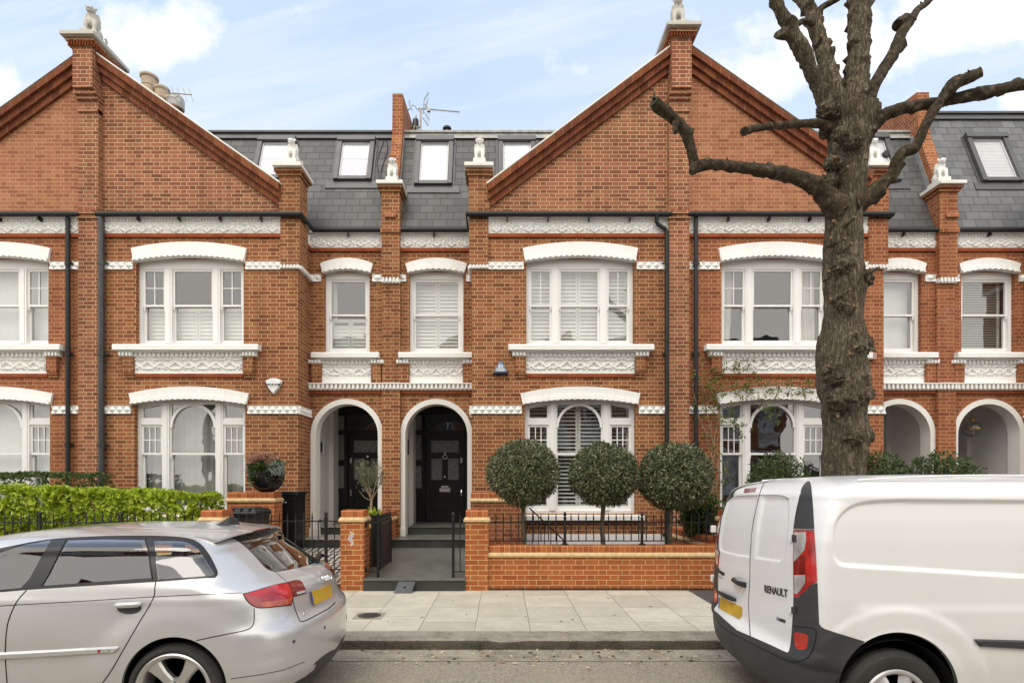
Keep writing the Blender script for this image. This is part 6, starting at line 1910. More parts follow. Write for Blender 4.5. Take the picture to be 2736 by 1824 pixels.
class Body:
    """vehicle shell stacked from plan outlines; panels are cut out of it along survey lines"""
    def __init__(s, xr, dirx, yc, zr, rows, taper, flare=None):
        s.xr, s.dx, s.yc, s.zr = xr, dirx, yc, zr
        s.bm = bmesh.new(); s.flare = flare
        NR, NS, NF = 34, 110, 22
        rings = []
        for (z, lr, lf, hw, Lr, nr, Lf, nf) in rows:
            half = []
            for i in range(NR+1):
                a = (PI/2)*i/NR; c, q = math.cos(a), math.sin(a)
                r = (c**nr + q**nr)**(-1/nr); half.append((lr+Lr-Lr*r*c, hw*r*q))
            for i in range(1, NS): half.append((lr+Lr+(lf-Lf-lr-Lr)*i/NS, hw))
            for i in range(NF+1):
                a = (PI/2)*(1-i/NF); c, q = math.cos(a), math.sin(a)
                r = (c**nf + q**nf)**(-1/nf); half.append((lf-Lf+Lf*r*c, hw*r*q))
            half = [(l, w*taper(l, z)) for l, w in half]
            ring = [(l, -w) for l, w in half] + [(l, w) for l, w in half[-2:0:-1]]
            rings.append([s.bm.verts.new(s.P(l, w, z)) for l, w in ring])
        n = len(rings[0])
        for a, b in zip(rings[:-1], rings[1:]):
            for k in range(n):
                s.bm.faces.new((a[k], a[(k+1)%n], b[(k+1)%n], b[k]))
        s.bm.faces.new(rings[-1]); s.bm.faces.new(rings[0][::-1])
        if flare: 
            for v in s.bm.verts: v.co = Vector(flare(s, v.co))
        bmesh.ops.recalc_face_normals(s.bm, faces=s.bm.faces)
        for f in s.bm.faces: f.smooth = True
        s.bm.normal_update()
        s.lay = s.bm.faces.layers.int.new('reg')
        s.bvh = BVHTree.FromBMesh(s.bm)
    def P(s, l, w, z): return Vector((s.xr + s.dx*l, s.yc + w, s.zr + z))
    def eye(s, mir): return Vector((0, 2*s.yc if mir else 0, EYE))
    def proj(s, p, mir):
        y = 2*s.yc-p.y if mir else p.y
        return (1152+p.x/y*FOC, 1105.5-(p.z-EYE)/y*FOC)
    def ray(s, v, y): return Vector(((v-1152)/FOC, 1, (1105.5-y)/FOC))
    def hit(s, v, y, off=0.0):
        d = s.ray(v, y).normalized(); h = s.bvh.ray_cast(Vector((0,0,EYE)), d)
        k = 0
        while h[0] is None and k < 40:
            k += 1; h = s.bvh.ray_cast(Vector((0,0,EYE)), s.ray(v+s.dx*k, y).normalized())
        if h[0] is None: return None, None
        return h[0]+h[1]*off, h[1]
    def cut(s, poly, reg, mirror=True, nz=None):
        """poly in survey units; reg = region number given to the faces inside"""
        for mir in ((False, True) if mirror else (False,)):
            e = s.eye(mir)
            x0 = min(p[0] for p in poly)-6; x1 = max(p[0] for p in poly)+6; y0 = min(p[1] for p in poly)-6; y1 = max(p[1] for p in poly)+6
            def facing(f): return f.normal.dot(e-f.calc_center_median()) > 0
            fs = []
            for f in s.bm.faces:
                if not facing(f): continue
                q = [s.proj(v.co, mir) for v in f.verts]
                if max(a[0] for a in q) < x0 or min(a[0] for a in q) > x1 or max(a[1] for a in q) < y0 or min(a[1] for a in q) > y1: continue
                fs.append(f)
            n = len(poly)
            for i in range(n):
                a, b = s.ray(*poly[i]), s.ray(*poly[(i+1)%n])
                if mir: a.y, b.y = -1, -1
                if mir: a = Vector((a.x, -1, a.z)); b = Vector((b.x, -1, b.z))
                pn = a.cross(b)
                if pn.length < 1e-9: continue
                # only the faces this edge passes near
                ex0, ex1 = sorted((poly[i][0], poly[(i+1)%n][0])); ey0, ey1 = sorted((poly[i][1], poly[(i+1)%n][1]))
                near, rest = [], []
                for f in fs:
                    if not f.is_valid: continue
                    q = [s.proj(v.co, mir) for v in f.verts]
                    (near if not (max(t[0] for t in q) < ex0-2 or min(t[0] for t in q) > ex1+2 or max(t[1] for t in q) < ey0-2 or min(t[1] for t in q) > ey1+2) else rest).append(f)
                if near:
                    geom = list({*near, *[ed for f in near for ed in f.edges], *[v for f in near for v in f.verts]})
                    res = bmesh.ops.bisect_plane(s.bm, geom=geom, dist=1e-6, plane_co=e, plane_no=pn.normalized())
                    near = [g for g in res['geom'] if isinstance(g, bmesh.types.BMFace)]
                fs = rest + near
            for f in fs:
                if not f.is_valid: continue
                c = s.proj(f.calc_center_median(), mir)
                inside = False; j = n-1
                for i in range(n):
                    (xi, yi), (xj, yj) = poly[i], poly[j]
                    if (yi > c[1]) != (yj > c[1]) and c[0] < (xj-xi)*(c[1]-yi)/(yj-yi)+xi: inside = not inside
                    j = i
                if inside and facing(f): f[s.lay] = reg if not (mir and isinstance(reg, int) and reg < 0) else reg
    def part(s, name, reg, mat, parent, off=0.0, side=None, keepn=True, solid=0.0, shell=0.0):
        fs = [f for f in s.bm.faces if f[s.lay] == reg]
        if side is not None: fs = [f for f in fs if (f.calc_center_median().y < s.yc) == (side == 'near')]
        if not fs: return None
        base = Vector((0,0,0)); q = parent
        while q is not None: base += q.location; q = q.parent
        idx = {}; vs = []; ns = []; fl = []
        for f in fs:
            r = []
            for v in f.verts:
                if v not in idx:
                    idx[v] = len(vs); vs.append(v.co+v.normal*off-base); ns.append(v.normal.copy())
                r.append(idx[v])
            fl.append(r)
        if shell:      # give a lens its rim
            cnt = {}
            for r in fl:
                for i in range(len(r)): e = (r[i], r[(i+1)%len(r)]); cnt[e] = cnt.get(e, 0)+1
            for (a, b) in list(cnt):
                if (b, a) not in cnt:
                    k = len(vs); vs += [vs[a]-ns[a]*shell, vs[b]-ns[b]*shell]; ns += [ns[a], ns[b]]; fl.append([b, a, k, k+1])
        me = bpy.data.meshes.new(name); me.from_pydata(vs, [], fl); me.materials.append(M[mat])
        for p in me.polygons: p.use_smooth = True
        me.uv_layers.new(name='UVMap')
        me.normals_split_custom_set_from_vertices([tuple(n) for n in ns])
        o = bpy.data.objects.new(name, me); COL.objects.link(o); o.parent = parent
        return o
    def line(s, pts, r=0.0035, off=0.0, mb=None, step=6):
        """thin dark line drawn on the surface through survey points"""
        out = []
        for a, b in zip(pts[:-1], pts[1:]):
            L = math.hypot(b[0]-a[0], b[1]-a[1]); n = max(1, int(L/step))
            for i in range(n):
                f = i/n; h, _ = s.hit(a[0]+(b[0]-a[0])*f, a[1]+(b[1]-a[1])*f, off)
                if h: out.append(h)
        h, _ = s.hit(*pts[-1], off)
        if h: out.append(h)
        if mb is None: mb = MB()
        if len(out) > 1: mb.tube(out, r, 6)
        return mb
def curve(pts, n=8, closed=False):
    out = []; m = len(pts)
    rng = range(m if closed else m-1)
    for i in rng:
        p = [pts[(i+k)%m] if closed else pts[min(max(i+k, 0), m-1)] for k in (-1, 0, 1, 2)]
        for j in range(n):
            f = j/n
            out.append(tuple(0.5*((2*p[1][c])+(-p[0][c]+p[2][c])*f+(2*p[0][c]-5*p[1][c]+4*p[2][c]-p[3][c])*f*f+(-p[0][c]+3*p[1][c]-3*p[2][c]+p[3][c])*f**3) for c in (0, 1)))
    if not closed: out.append(pts[-1])
    return out
def circle(cx, cy, r, n=40, a0=0, a1=360): return [(cx+r*math.cos(R(a0+(a1-a0)*i/n)), cy+r*math.sin(R(a0+(a1-a0)*i/n))) for i in range(n+(a1-a0 < 360))]

def car_paint(name, col, metal, rough, flake=0.0, coat=1.0):
    t = NT(name); p = t.pos()
    d = t.noise(p, 2.2, 5, 0.6)
    c = t.mix(t.m('MULTIPLY', t.ramp(d, [(0.45, 0.0), (0.8, 1.0)]), 0.12), col, tuple(x*0.75 for x in col))
    sep = t.n('ShaderNodeSeparateXYZ'); t.link(p, sep.inputs[0])
    low = t.ramp(t.m('ADD', sep.outputs[2], t.m('MULTIPLY', t.noise(p, 9, 4), 0.2)), [(0.14, 1.0), (0.42, 0.0)])
    c = t.mix(t.m('MULTIPLY', low, 0.35), c, (0.30, 0.27, 0.22))
    t.pbr(c, t.m('ADD', rough, t.m('MULTIPLY', d, 0.06)), metal, None, coat); return t.mat
M['silver'] = car_paint('silver_paint', (0.62, 0.62, 0.615), 0.45, 0.30)
M['van_white'] = car_paint('van_white_paint', (0.80, 0.80, 0.79), 0.0, 0.35, coat=0.6)
M['trim_grey'] = simple('grey_bumper_plastic', (0.045, 0.046, 0.047), 0.5, 0, 0.15, 5, 0.25, 180)
M['trim_black'] = simple('black_trim', (0.022, 0.022, 0.023), 0.32, 0, 0.1, 5)
M['joint'] = simple('joint_and_crease', (0.012, 0.012, 0.012), 0.8, 0, 0.1, 5)
M['rubber'] = simple('tyre_rubber', (0.035, 0.034, 0.031), 0.75, 0, 0.35, 6, 0.4, 60)
M['alloy'] = simple('alloy_wheel', (0.62, 0.61, 0.59), 0.32, 0.75, 0.1, 8)
M['hubcap'] = simple('silver_hubcap', (0.56, 0.56, 0.55), 0.38, 0.4, 0.1, 8)
M['cabin'] = simple('cabin_lining', (0.30, 0.31, 0.30), 0.85, 0, 0.15, 4)
M['seat'] = simple('seat_cloth', (0.07, 0.072, 0.075), 0.9, 0, 0.2, 12)
M['plate_yellow'] = simple('number_plate_yellow', srgb(206, 166, 52), 0.4, 0, 0.18, 5)
M['plate_blue'] = simple('number_plate_band', srgb(50, 80, 170), 0.4)
M['car_glass'] = glass_mat('car_glass', (0.78, 0.84, 0.81), 3.6, wob=0.0)
M['car_glass_dark'] = glass_mat('rear_screen_glass', (0.30, 0.32, 0.31), 2.4)
def lens(name, col, deep, clear=0.0):
    t = NT(name); p = t.pos()
    v = t.n('ShaderNodeTexVoronoi'); t.link(p, v.inputs[0]); v.inputs['Scale'].default_value = 30
    w = t.n('ShaderNodeTexWave'); t.link(p, w.inputs[0]); w.inputs['Scale'].default_value = 26; w.bands_direction = 'Z'
    c = t.mix(t.ramp(t.noise(p, 9, 3), [(0.35, 0.0), (0.65, 1.0)]), deep, col)
    c = t.mix(t.m('MULTIPLY', w.outputs['Fac'], 0.25), c, deep)
    b = t.pbr(c, 0.25, 0, None, 1.0, 0.6)
    return t.mat
M['lens_red'] = lens('red_lens', (0.62, 0.020, 0.018), (0.30, 0.008, 0.010))
M['lens_deep'] = lens('deep_red_lens', (0.26, 0.012, 0.012), (0.12, 0.006, 0.008))
M['lens_orange'] = lens('amber_lens', (0.75, 0.20, 0.06), (0.45, 0.06, 0.03))
M['lens_clear'] = lens('clear_lens', (0.62, 0.60, 0.58), (0.32, 0.30, 0.29))
M['lens_fog'] = lens('bright_red_lens', (0.72, 0.035, 0.015), (0.5, 0.02, 0.01))

def wheel(parent, cx, cy, cz, rt, rr, width, side, style, rot=0.0):
    """side -1: outer face towards the camera (-Y)"""
    o = empty('wheel', '', '', (0,0,0)); del o['label']; del o['category']; del o['kind']
    base = Vector((0,0,0)); q = parent
    while q is not None: base += q.location; q = q.parent
    o.parent = parent; o.location = Vector((cx, cy, cz))-base
    sg = side
    mb = MB(); w = width; e = rt-rr
    prof = [(rr-.012, w*.06), (rr+.004, 0.006), (rr+.010, -0.004), (rr+e*.35, -0.013), (rr+e*.7, -0.008), (rt-.018, 0.008), (rt-.004, 0.024), (rt, 0.05), (rt, w-.05), (rt-.01, w-.02), (rr+e*.5, w), (rr, w-.01)]
    if sg < 0: mb.lathe([(r, h) for r, h in prof], (cx, cy, cz), 64, 'y', False)
    else: mb.lathe([(r, -h) for r, h in prof], (cx, cy, cz), 64, 'y', False)
    # tread blocks on the shoulder
    for i in range(72):
        a = 2*PI*i/72
        for (y0, y1) in ((0.02, 0.05),):
            p = [Vector((cx+r*math.cos(a+d), cy+(-sg)*yy, cz+r*math.sin(a+d))) for r, yy, d in ((rt-.008, y0, -.018), (rt+.0025, y1, -.018), (rt+.0025, y1, .018), (rt-.008, y0, .018))]
            mb.add(p, [(0,1,2,3)])
    mb.build('tyre', 'rubber', o, smooth=30)
    s = -sg
    Y = lambda h: cy+s*h
    rim = MB()
    if style == 'alloy':
        pr = [(rr+.010, -.006), (rr+.002, -.012), (rr-.012, -.008), (rr-.022, .004), (rr-.032, .05), (rr-.05, .17)]
        rim.lathe([(r, s*h) for r, h in pr], (cx, cy, cz), 64, 'y', False)
        for k in range(5):
            a = rot+2*PI*k/5
            # tapered spoke with a raised face
            def sp(r, t, h): return (cx+r*math.cos(a)-t*math.sin(a), Y(h), cz+r*math.sin(a)+t*math.cos(a))
            secs = [(0.03, .036, .030), (0.08, .033, .022), (0.14, .036, .014), (rr-.05, .048, .008), (rr-.012, .060, .006)]
            vs = []; 
            for r, t, h in secs: vs += [sp(r, -t, h+.014), sp(r, -t*.72, h), sp(r, t*.72, h), sp(r, t, h+.014), sp(r, t*.9, h+.05), sp(r, -t*.9, h+.05)]
            fs = [(6*i+j, 6*i+(j+1)%6, 6*(i+1)+(j+1)%6, 6*(i+1)+j) for i in range(len(secs)-1) for j in range(6)]
            rim.add(vs, fs)
        rim.lathe([(0, s*.012), (.028, s*.012), (.034, s*.018), (.075, s*.026), (.085, s*.05)], (cx, cy, cz), 30, 'y')
        rim.build('rim', 'alloy', o, smooth=35)
        b = MB()
        for k in range(5):
            a = rot+2*PI*(k+.5)/5; b.lathe([(0, s*.022), (.010, s*.0225)], (cx+.056*math.cos(a), cy, cz+.056*math.sin(a)), 10, 'y')
        b.lathe([(0, s*.10), (rr-.06, s*.10)], (cx, cy, cz), 30, 'y'); b.build('brake_disc', 'dark_grey', o)
    else:
        pr = [(rr+.004, -.002), (rr-.004, -.014), (rr-.018, -.012), (rr-.03, .002)]
        rim.lathe([(r, s*h) for r, h in pr], (cx, cy, cz), 64, 'y', False)
        n = 6
        for k in range(n):
            a = rot+2*PI*k/n
            def sp(r, t, h): return (cx+r*math.cos(a)-t*math.sin(a), Y(h), cz+r*math.sin(a)+t*math.cos(a))
            secs = [(.02, .022, -.022), (.06, .026, -.020), (.10, .036, -.014), (.15, .046, -.006), (rr-.026, .050, .0)]
            vs = []
            for r, t, h in secs: vs += [sp(r, -t, h+.012), sp(r, -t*.55, h+.002), sp(r, 0, h-.003), sp(r, t*.55, h+.002), sp(r, t, h+.012)]
            rim.add(vs, [(5*i+j, 5*i+j+1, 5*(i+1)+j+1, 5*(i+1)+j) for i in range(len(secs)-1) for j in range(4)])
        rim.lathe([(0, -s*.030), (.03, -s*.029), (.04, -s*.02)], (cx, cy, cz), 24, 'y')
        rim.build('hub_cap', 'hubcap', o, smooth=40)
        b = MB(); b.lathe([(0, s*.014), (rr-.02, s*.014)], (cx, cy, cz), 40, 'y')
        for k in range(n):
            a = rot+2*PI*(k+.5)/n; b.lathe([(0, s*.004), (.011, s*.004), (.013, s*.013)], (cx+.088*math.cos(a), cy, cz+.088*math.sin(a)), 12, 'y')
        b.build('steel_disc', 'dark_grey', o)
    return o
def arch_liner(parent, cx, y0, y1, cz, r):
    mb = MB(); N = 30
    vs = []; 
    for i in range(N+1):
        a = R(-20)+R(220)*i/N
        vs += [(cx+r*math.cos(a), y0, cz+r*math.sin(a)), (cx+r*math.cos(a), y1, cz+r*math.sin(a))]
    mb.add(vs, [(2*i, 2*i+2, 2*i+3, 2*i+1) for i in range(N)])
    mb.add([(cx+r*math.cos(R(-20)+R(220)*i/N), y1, cz+r*math.sin(R(-20)+R(220)*i/N)) for i in range(N+1)], [tuple(range(N+1))])
    return mb.build('wheel_arch_liner', 'joint', parent)
def flat_on(b, name, poly, mat, parent, off=0.004, thick=0.012, d=None):
    """a flat plate whose corners lie on the body surface"""
    P_ = [b.hit(x, y, off)[0] for x, y in poly]
    c = sum(P_, Vector())/len(P_)
    n = Vector()
    for i in range(len(P_)): n += (P_[i]-c).cross(P_[(i+1)%len(P_)]-c)
    n.normalize()
    if n.dot(c-Vector((0,0,EYE))) > 0: n = -n
    P_ = [p-n*((p-c).dot(n)) for p in P_]
    m = max(b.hit(x, y)[0].dot(n) for x, y in poly)
    sh = max(0, m+off-c.dot(n)); P_ = [p+n*sh for p in P_]
    mb = MB(); k = len(P_)
    mb.add(P_+[p-n*thick for p in P_], [tuple(range(k)), tuple(range(2*k-1, k-1, -1))]+[(i, k+i, k+(i+1)%k, (i+1)%k) for i in range(k)])
    return mb.build(name, mat, parent), P_, n
def text_on(b, name, txt, v, y, size, right, mat, parent, off=0.003, bold=0, sx=1.0):
    """raised letters standing on the surface at a survey point; right = survey point the text runs towards"""
    p, n = b.hit(v, y, off); q, _ = b.hit(*right, off)
    ex = (q-p).normalized(); ez = Vector((0,0,1)); ez = (ez-ex*ez.dot(ex)).normalized(); ey = ez.cross(ex)
    me = text_mesh(txt, size, 0.0015, bold, 'LEFT', sx); me.materials.clear(); me.materials.append(M[mat])
    # bring the baseline run onto the surface vertex by vertex
    mt = Matrix((ex, ey, ez)).transposed().to_4x4()
    base = Vector((0,0,0)); r = parent
    while r is not None: base += r.location; r = r.parent
    for vt in me.vertices: vt.co = mt @ vt.co + p - base
    o = bpy.data.objects.new(name, me); COL.objects.link(o); o.parent = parent; return o

# ================= silver estate-style hatchback =================
def silver_car():
    XR, YC, ZR_ = -1.325, 4.47, -0.082
    prof = [(0.15, .20, .74), (0.20, .10, .80), (0.26, .045, .83), (0.35, .012, .858), (0.46, .0, .874), (0.56, .0, .881), (0.64, .006, .8825), (0.675, .018, .8825), (0.70, .055, .882), (0.74, .085, .880), (0.80, .098, .876), (0.86, .105, .870), (0.905, .125, .862), (0.94, .165, .852), (0.97, .225, .842), (0.995, .30, .832), (1.015, .345, .823), (1.06, .405, .802), (1.12, .485, .772), (1.18, .570, .738), (1.19, .585, .732)]
    fr = [(0.15, 4.10), (0.3, 4.24), (0.5, 4.286), (0.68, 4.22), (0.76, 4.05), (0.84, 3.7), (0.92, 3.3), (0.97, 3.12), (1.02, 2.98), (1.19, 2.66)]
    rows = []
    z = 0.15
    zs = []
    while z < 1.188: zs.append(z); z += 0.0175
    for z in zs:
        lr, hw = smooth_lut(prof, z, 0.014); lf = smooth_lut(fr, z)[0]
        Lr = lut([(0.15,.36),(0.5,.48),(0.68,.48),(0.72,.50),(0.9,.54),(1.0,.46),(1.19,.38)], z)[0]
        nr = lut([(0.15,2.4),(0.66,2.35),(0.72,2.45),(0.95,2.45),(1.02,2.7),(1.19,2.9)], z)[0]
        rows.append((z, lr, lf, hw, Lr, nr, .7, 2.4))
    ze = 1.188; lre, hwe = lut(prof, ze); lfe = lut(fr, ze)[0]; ap = 1.38; h = 1.358-ze
    for i in range(1, 27):
        a = (PI/2)*i/26
        s_ = math.sin(a); c_ = math.cos(a)
        m = 2.35
        k = max(0.0, 1-s_**m)**(1/m) if i < 26 else 0.004
        k = max(k, 0.004)
        m2 = 2.0; k2 = max(max(0.0, 1-s_**m2)**(1/m2), 0.01)
        rows.append((ze+h*s_, ap-(ap-lre)*k2, ap+(lfe-ap)*k2, hwe*k, .36*k2, 3.0, .5*k2, 2.4))
    def taper(l, z):
        t = 1.0
        if l < 1.3: t -= 0.035*((1.3-l)/1.3)**2*(1 if z < 1.0 else 1.6)
        if l > 2.9: t -= 0.05*((l-2.9)/1.4)**2
        return t
    ax = XR-0.806; zw = 0.318
    def flare(b, co):
        l, w, z = (co.x-XR)*-1, co.y-YC, co.z-ZR_
        sgn = 1 if w > 0 else -1
        if abs(w) < 0.5: return co
        o = 0.0
        for lw in (0.806, 0.806+2.578):
            r = math.hypot(l-lw, z-zw)
            if r < 0.62 and z > 0.05:
                f = max(0, min(1, (0.62-r)/0.20)); o = max(o, 0.022*f*f*(3-2*f))
        # shoulder line and the hollow under it
        if 0.3 < l < 3.9:
            e = math.exp(-((z-0.905)/0.016)**2)*0.004; o += e
            o -= 0.012*math.exp(-((z-0.50)/0.13)**2)*max(0, min(1, (l-1.30)/0.25))*max(0, min(1, (3.0-l)/0.2))
        return Vector((co.x, co.y+sgn*o, co.z))
    b = Body(XR, -1, YC, ZR_, rows, taper, flare)
    t = empty('parked_car', 'silver five-door hatchback parked at the kerb, seen from behind its rear wheel', 'car', (ax, YC, ZR_))
    # survey outlines
    A_ = lambda *p: [(q[0], q[1]) for q in p]
    band = [(-30, 1270), (0, 1258)] + curve([(60, 1246), (125, 1236.5), (230, 1230.5), (345, 1229.3), (420, 1233), (455, 1244), (478, 1268), (497, 1303), (500.5, 1318), (494, 1326)], 5)[1:] + [(430, 1330), (358, 1335.5), (200, 1345), (62, 1354), (-30, 1362)]
    rear_glass = [(156, 1238.5), (240, 1236), (331, 1237.5), (338.5, 1262), (346.5, 1326), (230, 1334.5), (97, 1344.5), (110, 1318), (132, 1278)]
    quarter = [(353.5, 1239.5)] + curve([(400, 1239), (430, 1243), (453, 1256), (474, 1287), (491, 1314), (489, 1320.5)], 4) + [(430, 1325), (361.5, 1330), (357, 1290)]
    front_glass = [(-30, 1280), (0, 1268), (60, 1247), (118, 1237.2), (95, 1277), (66, 1330), (47, 1349), (-30, 1356)]
    screen = [(533.5, 1234.5), (545, 1231.5), (590, 1224.5), (640, 1219.5), (648, 1219.2), (668, 1231), (700, 1252), (744, 1280.5), (735, 1287), (715, 1295), (690, 1302), (660, 1308.5), (632, 1313)] + curve([(632, 1313), (611, 1304), (585, 1276), (560, 1252), (533.5, 1234.5)], 4)[1:-1]
    lamp_o = curve([(559, 1363), (575, 1359.5), (620, 1346), (656, 1337.5)], 4) + curve([(658.5, 1337), (668, 1352), (672, 1370), (669, 1387.5)], 4) + curve([(667, 1389), (640, 1391.5), (602, 1394.8), (583, 1391), (568, 1379), (561, 1368)], 4)[:-1]
    lamp_i = [(660.5, 1336.6)] + curve([(676, 1332.5), (686, 1332), (693, 1337), (700.5, 1352), (702, 1361)], 4) + [(688, 1365), (673.2, 1369.5), (669, 1352)]
    amber = [(598, 1383), (660, 1376), (669, 1371), (668.5, 1386), (640, 1390), (604, 1393)]
    rev = [(680, 1359.5), (700, 1354.5), (701.5, 1359.5), (682, 1364.5)]
    arch = circle(399.5, 1583.5, 121.5, 56)
    archf = circle(399.5-2.578*FOC/3.60, 1583.5, 121.5, 30)
    dark_low = [(600, 1602), (655, 1578), (700, 1553), (740, 1522), (772, 1487), (802, 1440), (850, 1470), (850, 1720), (500, 1720)]
    b.cut(band, 1); b.cut(front_glass, 2); b.cut(rear_glass, 3); b.cut(quarter, 4)
    b.cut(screen, 5, mirror=False); b.cut(lamp_o, 6); b.cut(lamp_i, 7); b.cut(amber, 8); b.cut(rev, 9)
    b.cut(dark_low, 10)
    b.cut(arch, 11); b.cut(archf, 11)
    # underside
    for f in b.bm.faces:
        if f.calc_center_median().z-ZR_ < 0.152: f[b.lay] = 11
    b.part('body', 0, 'silver', t); [b.part('window_trim', 1, 'trim_black', t, -0.002, sd) for sd in ('near', 'far')]
    for rg, nm in ((2, 'front_window'), (3, 'rear_window'), (4, 'quarter_window')):
        b.part(nm, rg, 'car_glass', t, -0.004, 'near'); b.part(nm, rg, 'car_glass', t, -0.004, 'far')
    b.part('rear_screen', 5, 'car_glass_dark', t, 0.001)
    for sd in ('near', 'far'):
        o = b.part('tail_light', 6, 'lens_red', t, 0.004, sd, shell=0.012)
        b.part('amber_lens', 8, 'lens_orange', o, 0.0045, sd)
        o2 = b.part('tail_light', 7, 'lens_deep', t, 0.004, sd, shell=0.012)
        b.part('reversing_lens', 9, 'lens_clear', o2, 0.0045, sd)
    b.part('bumper_valance', 10, 'trim_grey', t)
    # lining: everything but the glass, a little inside, so the cabin is dark
    bl = MB()
    keep = [f for f in b.bm.faces if f[b.lay] in (0, 1, 6, 7, 8, 9, 10)]
    idx = {}
    for f in keep:
        r = []
        for v in f.verts:
            if v not in idx: idx[v] = len(bl.v); bl.v.append(tuple(v.co-v.normal*0.022))
            r.append(idx[v])
        bl.f.append(r); bl.mi.append(0)
    bl.build('lining', 'cabin', t)
    # joints, and dark lines for the shade of body creases
    j = MB()
    for pts, r in (
        (curve([(357.5, 1336), (355.5, 1352), (353.5, 1369), (340, 1396), (325, 1420), (309, 1447), (284, 1490), (258, 1535), (235, 1568), (225, 1585)], 5), .0042),
        (curve([(62, 1354), (47, 1370), (34.5, 1388), (24, 1412), (16.5, 1438), (13, 1475), (12.5, 1513), (15, 1550), (18, 1590)], 5), .0042),
        ([(-30, 1393), (34, 1388.5)], .0028), ([(34, 1388.5), (200, 1379), (354, 1369.5)], .0028), ([(355, 1369.5), (460, 1364.5), (556, 1360.5)], .0028),  # shoulder crease: its shade drawn as a dark line
        (curve([(451, 1470), (500, 1459.5), (548, 1450), (569, 1444.5), (580, 1436), (584, 1422), (583.5, 1396)], 5), .0036),
        (curve([(634, 1314), (646, 1324), (659.5, 1336)], 4), .0030),
        (curve([(672.5, 1371), (676, 1392), (683, 1412), (690, 1425.5), (702, 1424), (730, 1410), (755, 1396), (770, 1383)], 5), .0045),
        ([(530, 1558), (600, 1548), (650, 1538), (700, 1519)], .003),  # bumper crease, its shade drawn dark the same way
        (curve([(533, 1234), (545, 1230), (590, 1223.5), (648, 1217.5)], 4), .004),
        ([(152, 1237), (112, 1318), (95, 1346)], .003), ([(333, 1235), (340, 1260), (350.5, 1332)], .003)):
        j.piece(); b.line(pts, r, -0.001, j)
    j.build('joint_and_crease', 'joint', t)
    lo = MB(); b.line(lamp_o+[lamp_o[0]], .004, .001, lo); b.line(lamp_i+[lamp_i[0]], .004, .001, lo); lo.build('lamp_seal', 'joint', t)
    # rubbing strip and its little badge
    def strip_on(name, poly, mat, o, th):
        top = [b.hit(x, y)[0] for x, y in poly]
        return top
    rs = MB()
    up = [(-30, 1498), (13, 1496.5), (100, 1492), (200, 1486.5), (274, 1482.5)]; dn = [(-30, 1516), (13, 1514), (100, 1509), (200, 1503.5), (262, 1500)]
    for i in range(len(up)-1):
        P_ = [b.hit(*q)[0] for q in (up[i], up[i+1], dn[i+1], dn[i])]
        md = [b.hit((up[i+k][0]+dn[i+k][0])/2, (up[i+k][1]+dn[i+k][1])/2, .014)[0] for k in (0, 1)]
        u2 = [b.hit(up[i+k][0], up[i+k][1]+4, .013)[0] for k in (0, 1)]; d2 = [b.hit(dn[i+k][0], dn[i+k][1]-4, .011)[0] for k in (0, 1)]
        rs.add([P_[0], P_[1], u2[1], u2[0], d2[0], d2[1], P_[2], P_[3]], [(0,3,2,1), (3,4,5,2), (4,7,6,5), (1,2,5,6)] )
    rs.build('rubbing_strip', 'silver', t)
    o, P_, n = flat_on(b, 'badge', [(229, 1489.5), (255, 1488), (255, 1495.5), (229, 1497)], 'alloy', t, .016, .004)
    flat_on(b, 'badge_mark', [(229, 1489.5), (236, 1489), (234, 1496.4), (229, 1497)], 'lens_red', o, .0172, .003)
    # door handle
    hp, hn = b.hit(297, 1391); 
    hb = MB(); ring = []
    for i in range(15):
        f = i/14; x = 270+54*f; e = math.sin(PI*min(1, max(0, f*1.0)))**0.35
        ring.append(b.hit(x, 1388-2.0*f, 0.004+0.022*e)[0])
    hb.tube(ring, [.012]+[.019]*13+[.012], 10); hb.build('door_handle', 'silver', t, smooth=60)
    ds = MB(); P_ = [b.hit(297+28*math.cos(a), 1396+13.5*math.sin(a), .0012)[0] for a in [2*PI*i/26 for i in range(26)]]
    ds.add(P_, [tuple(range(26))]); ds.build('handle_recess', 'dark_grey', t)
    # rear details
    o, P_, n = flat_on(b, 'number_plate', [(714, 1357.5), (757, 1342), (761, 1370), (719.5, 1389.5)], 'plate_yellow', t, .006)
    a0, a1, a2, a3 = P_
    mb = MB(); q = [a0-(a1-a0)*.06, a0, a3, a3-(a2-a3)*.06]; q = [p+n*.0005 for p in q]; mb.add(q, [(0,1,2,3)]); mb.build('plate_band', 'plate_blue', o)
    # interlocked rings
    rg = MB(); c, n = b.hit(748, 1328, .012); ex = (b.hit(757, 1325.5)[0]-b.hit(739, 1331.5)[0]).normalized(); ez = n.cross(ex).normalized()
    if ez.z < 0: ez = -ez
    for i in range(4):
        cc = c+ex*((i-1.5)*.047); rg.tube([cc+ex*.033*math.cos(a)+ez*.033*math.sin(a) for a in [2*PI*k/20 for k in range(21)]], .0055, 6, cap=False)
    rg.build('ring_badge', 'chrome', t, smooth=60)
    text_on(b, 'model_badge', 'A3', 694, 1413, .062, (716, 1405), 'chrome', t, .004, .002)
    # wiper
    w = MB(); p0 = b.hit(735, 1290, .02)[0]; p1 = b.hit(722, 1289, .035)[0]
    w.tube([b.hit(723, 1292, .014)[0], b.hit(728, 1285, .040)[0], b.hit(740, 1281.5, .038)[0], p0+Vector((.03, .12, .015))], [.030, .028, .020, .010], 8)
    w.build('wiper', 'trim_black', t, smooth=60)
    # roof spoiler
    sp = MB(); secs = []
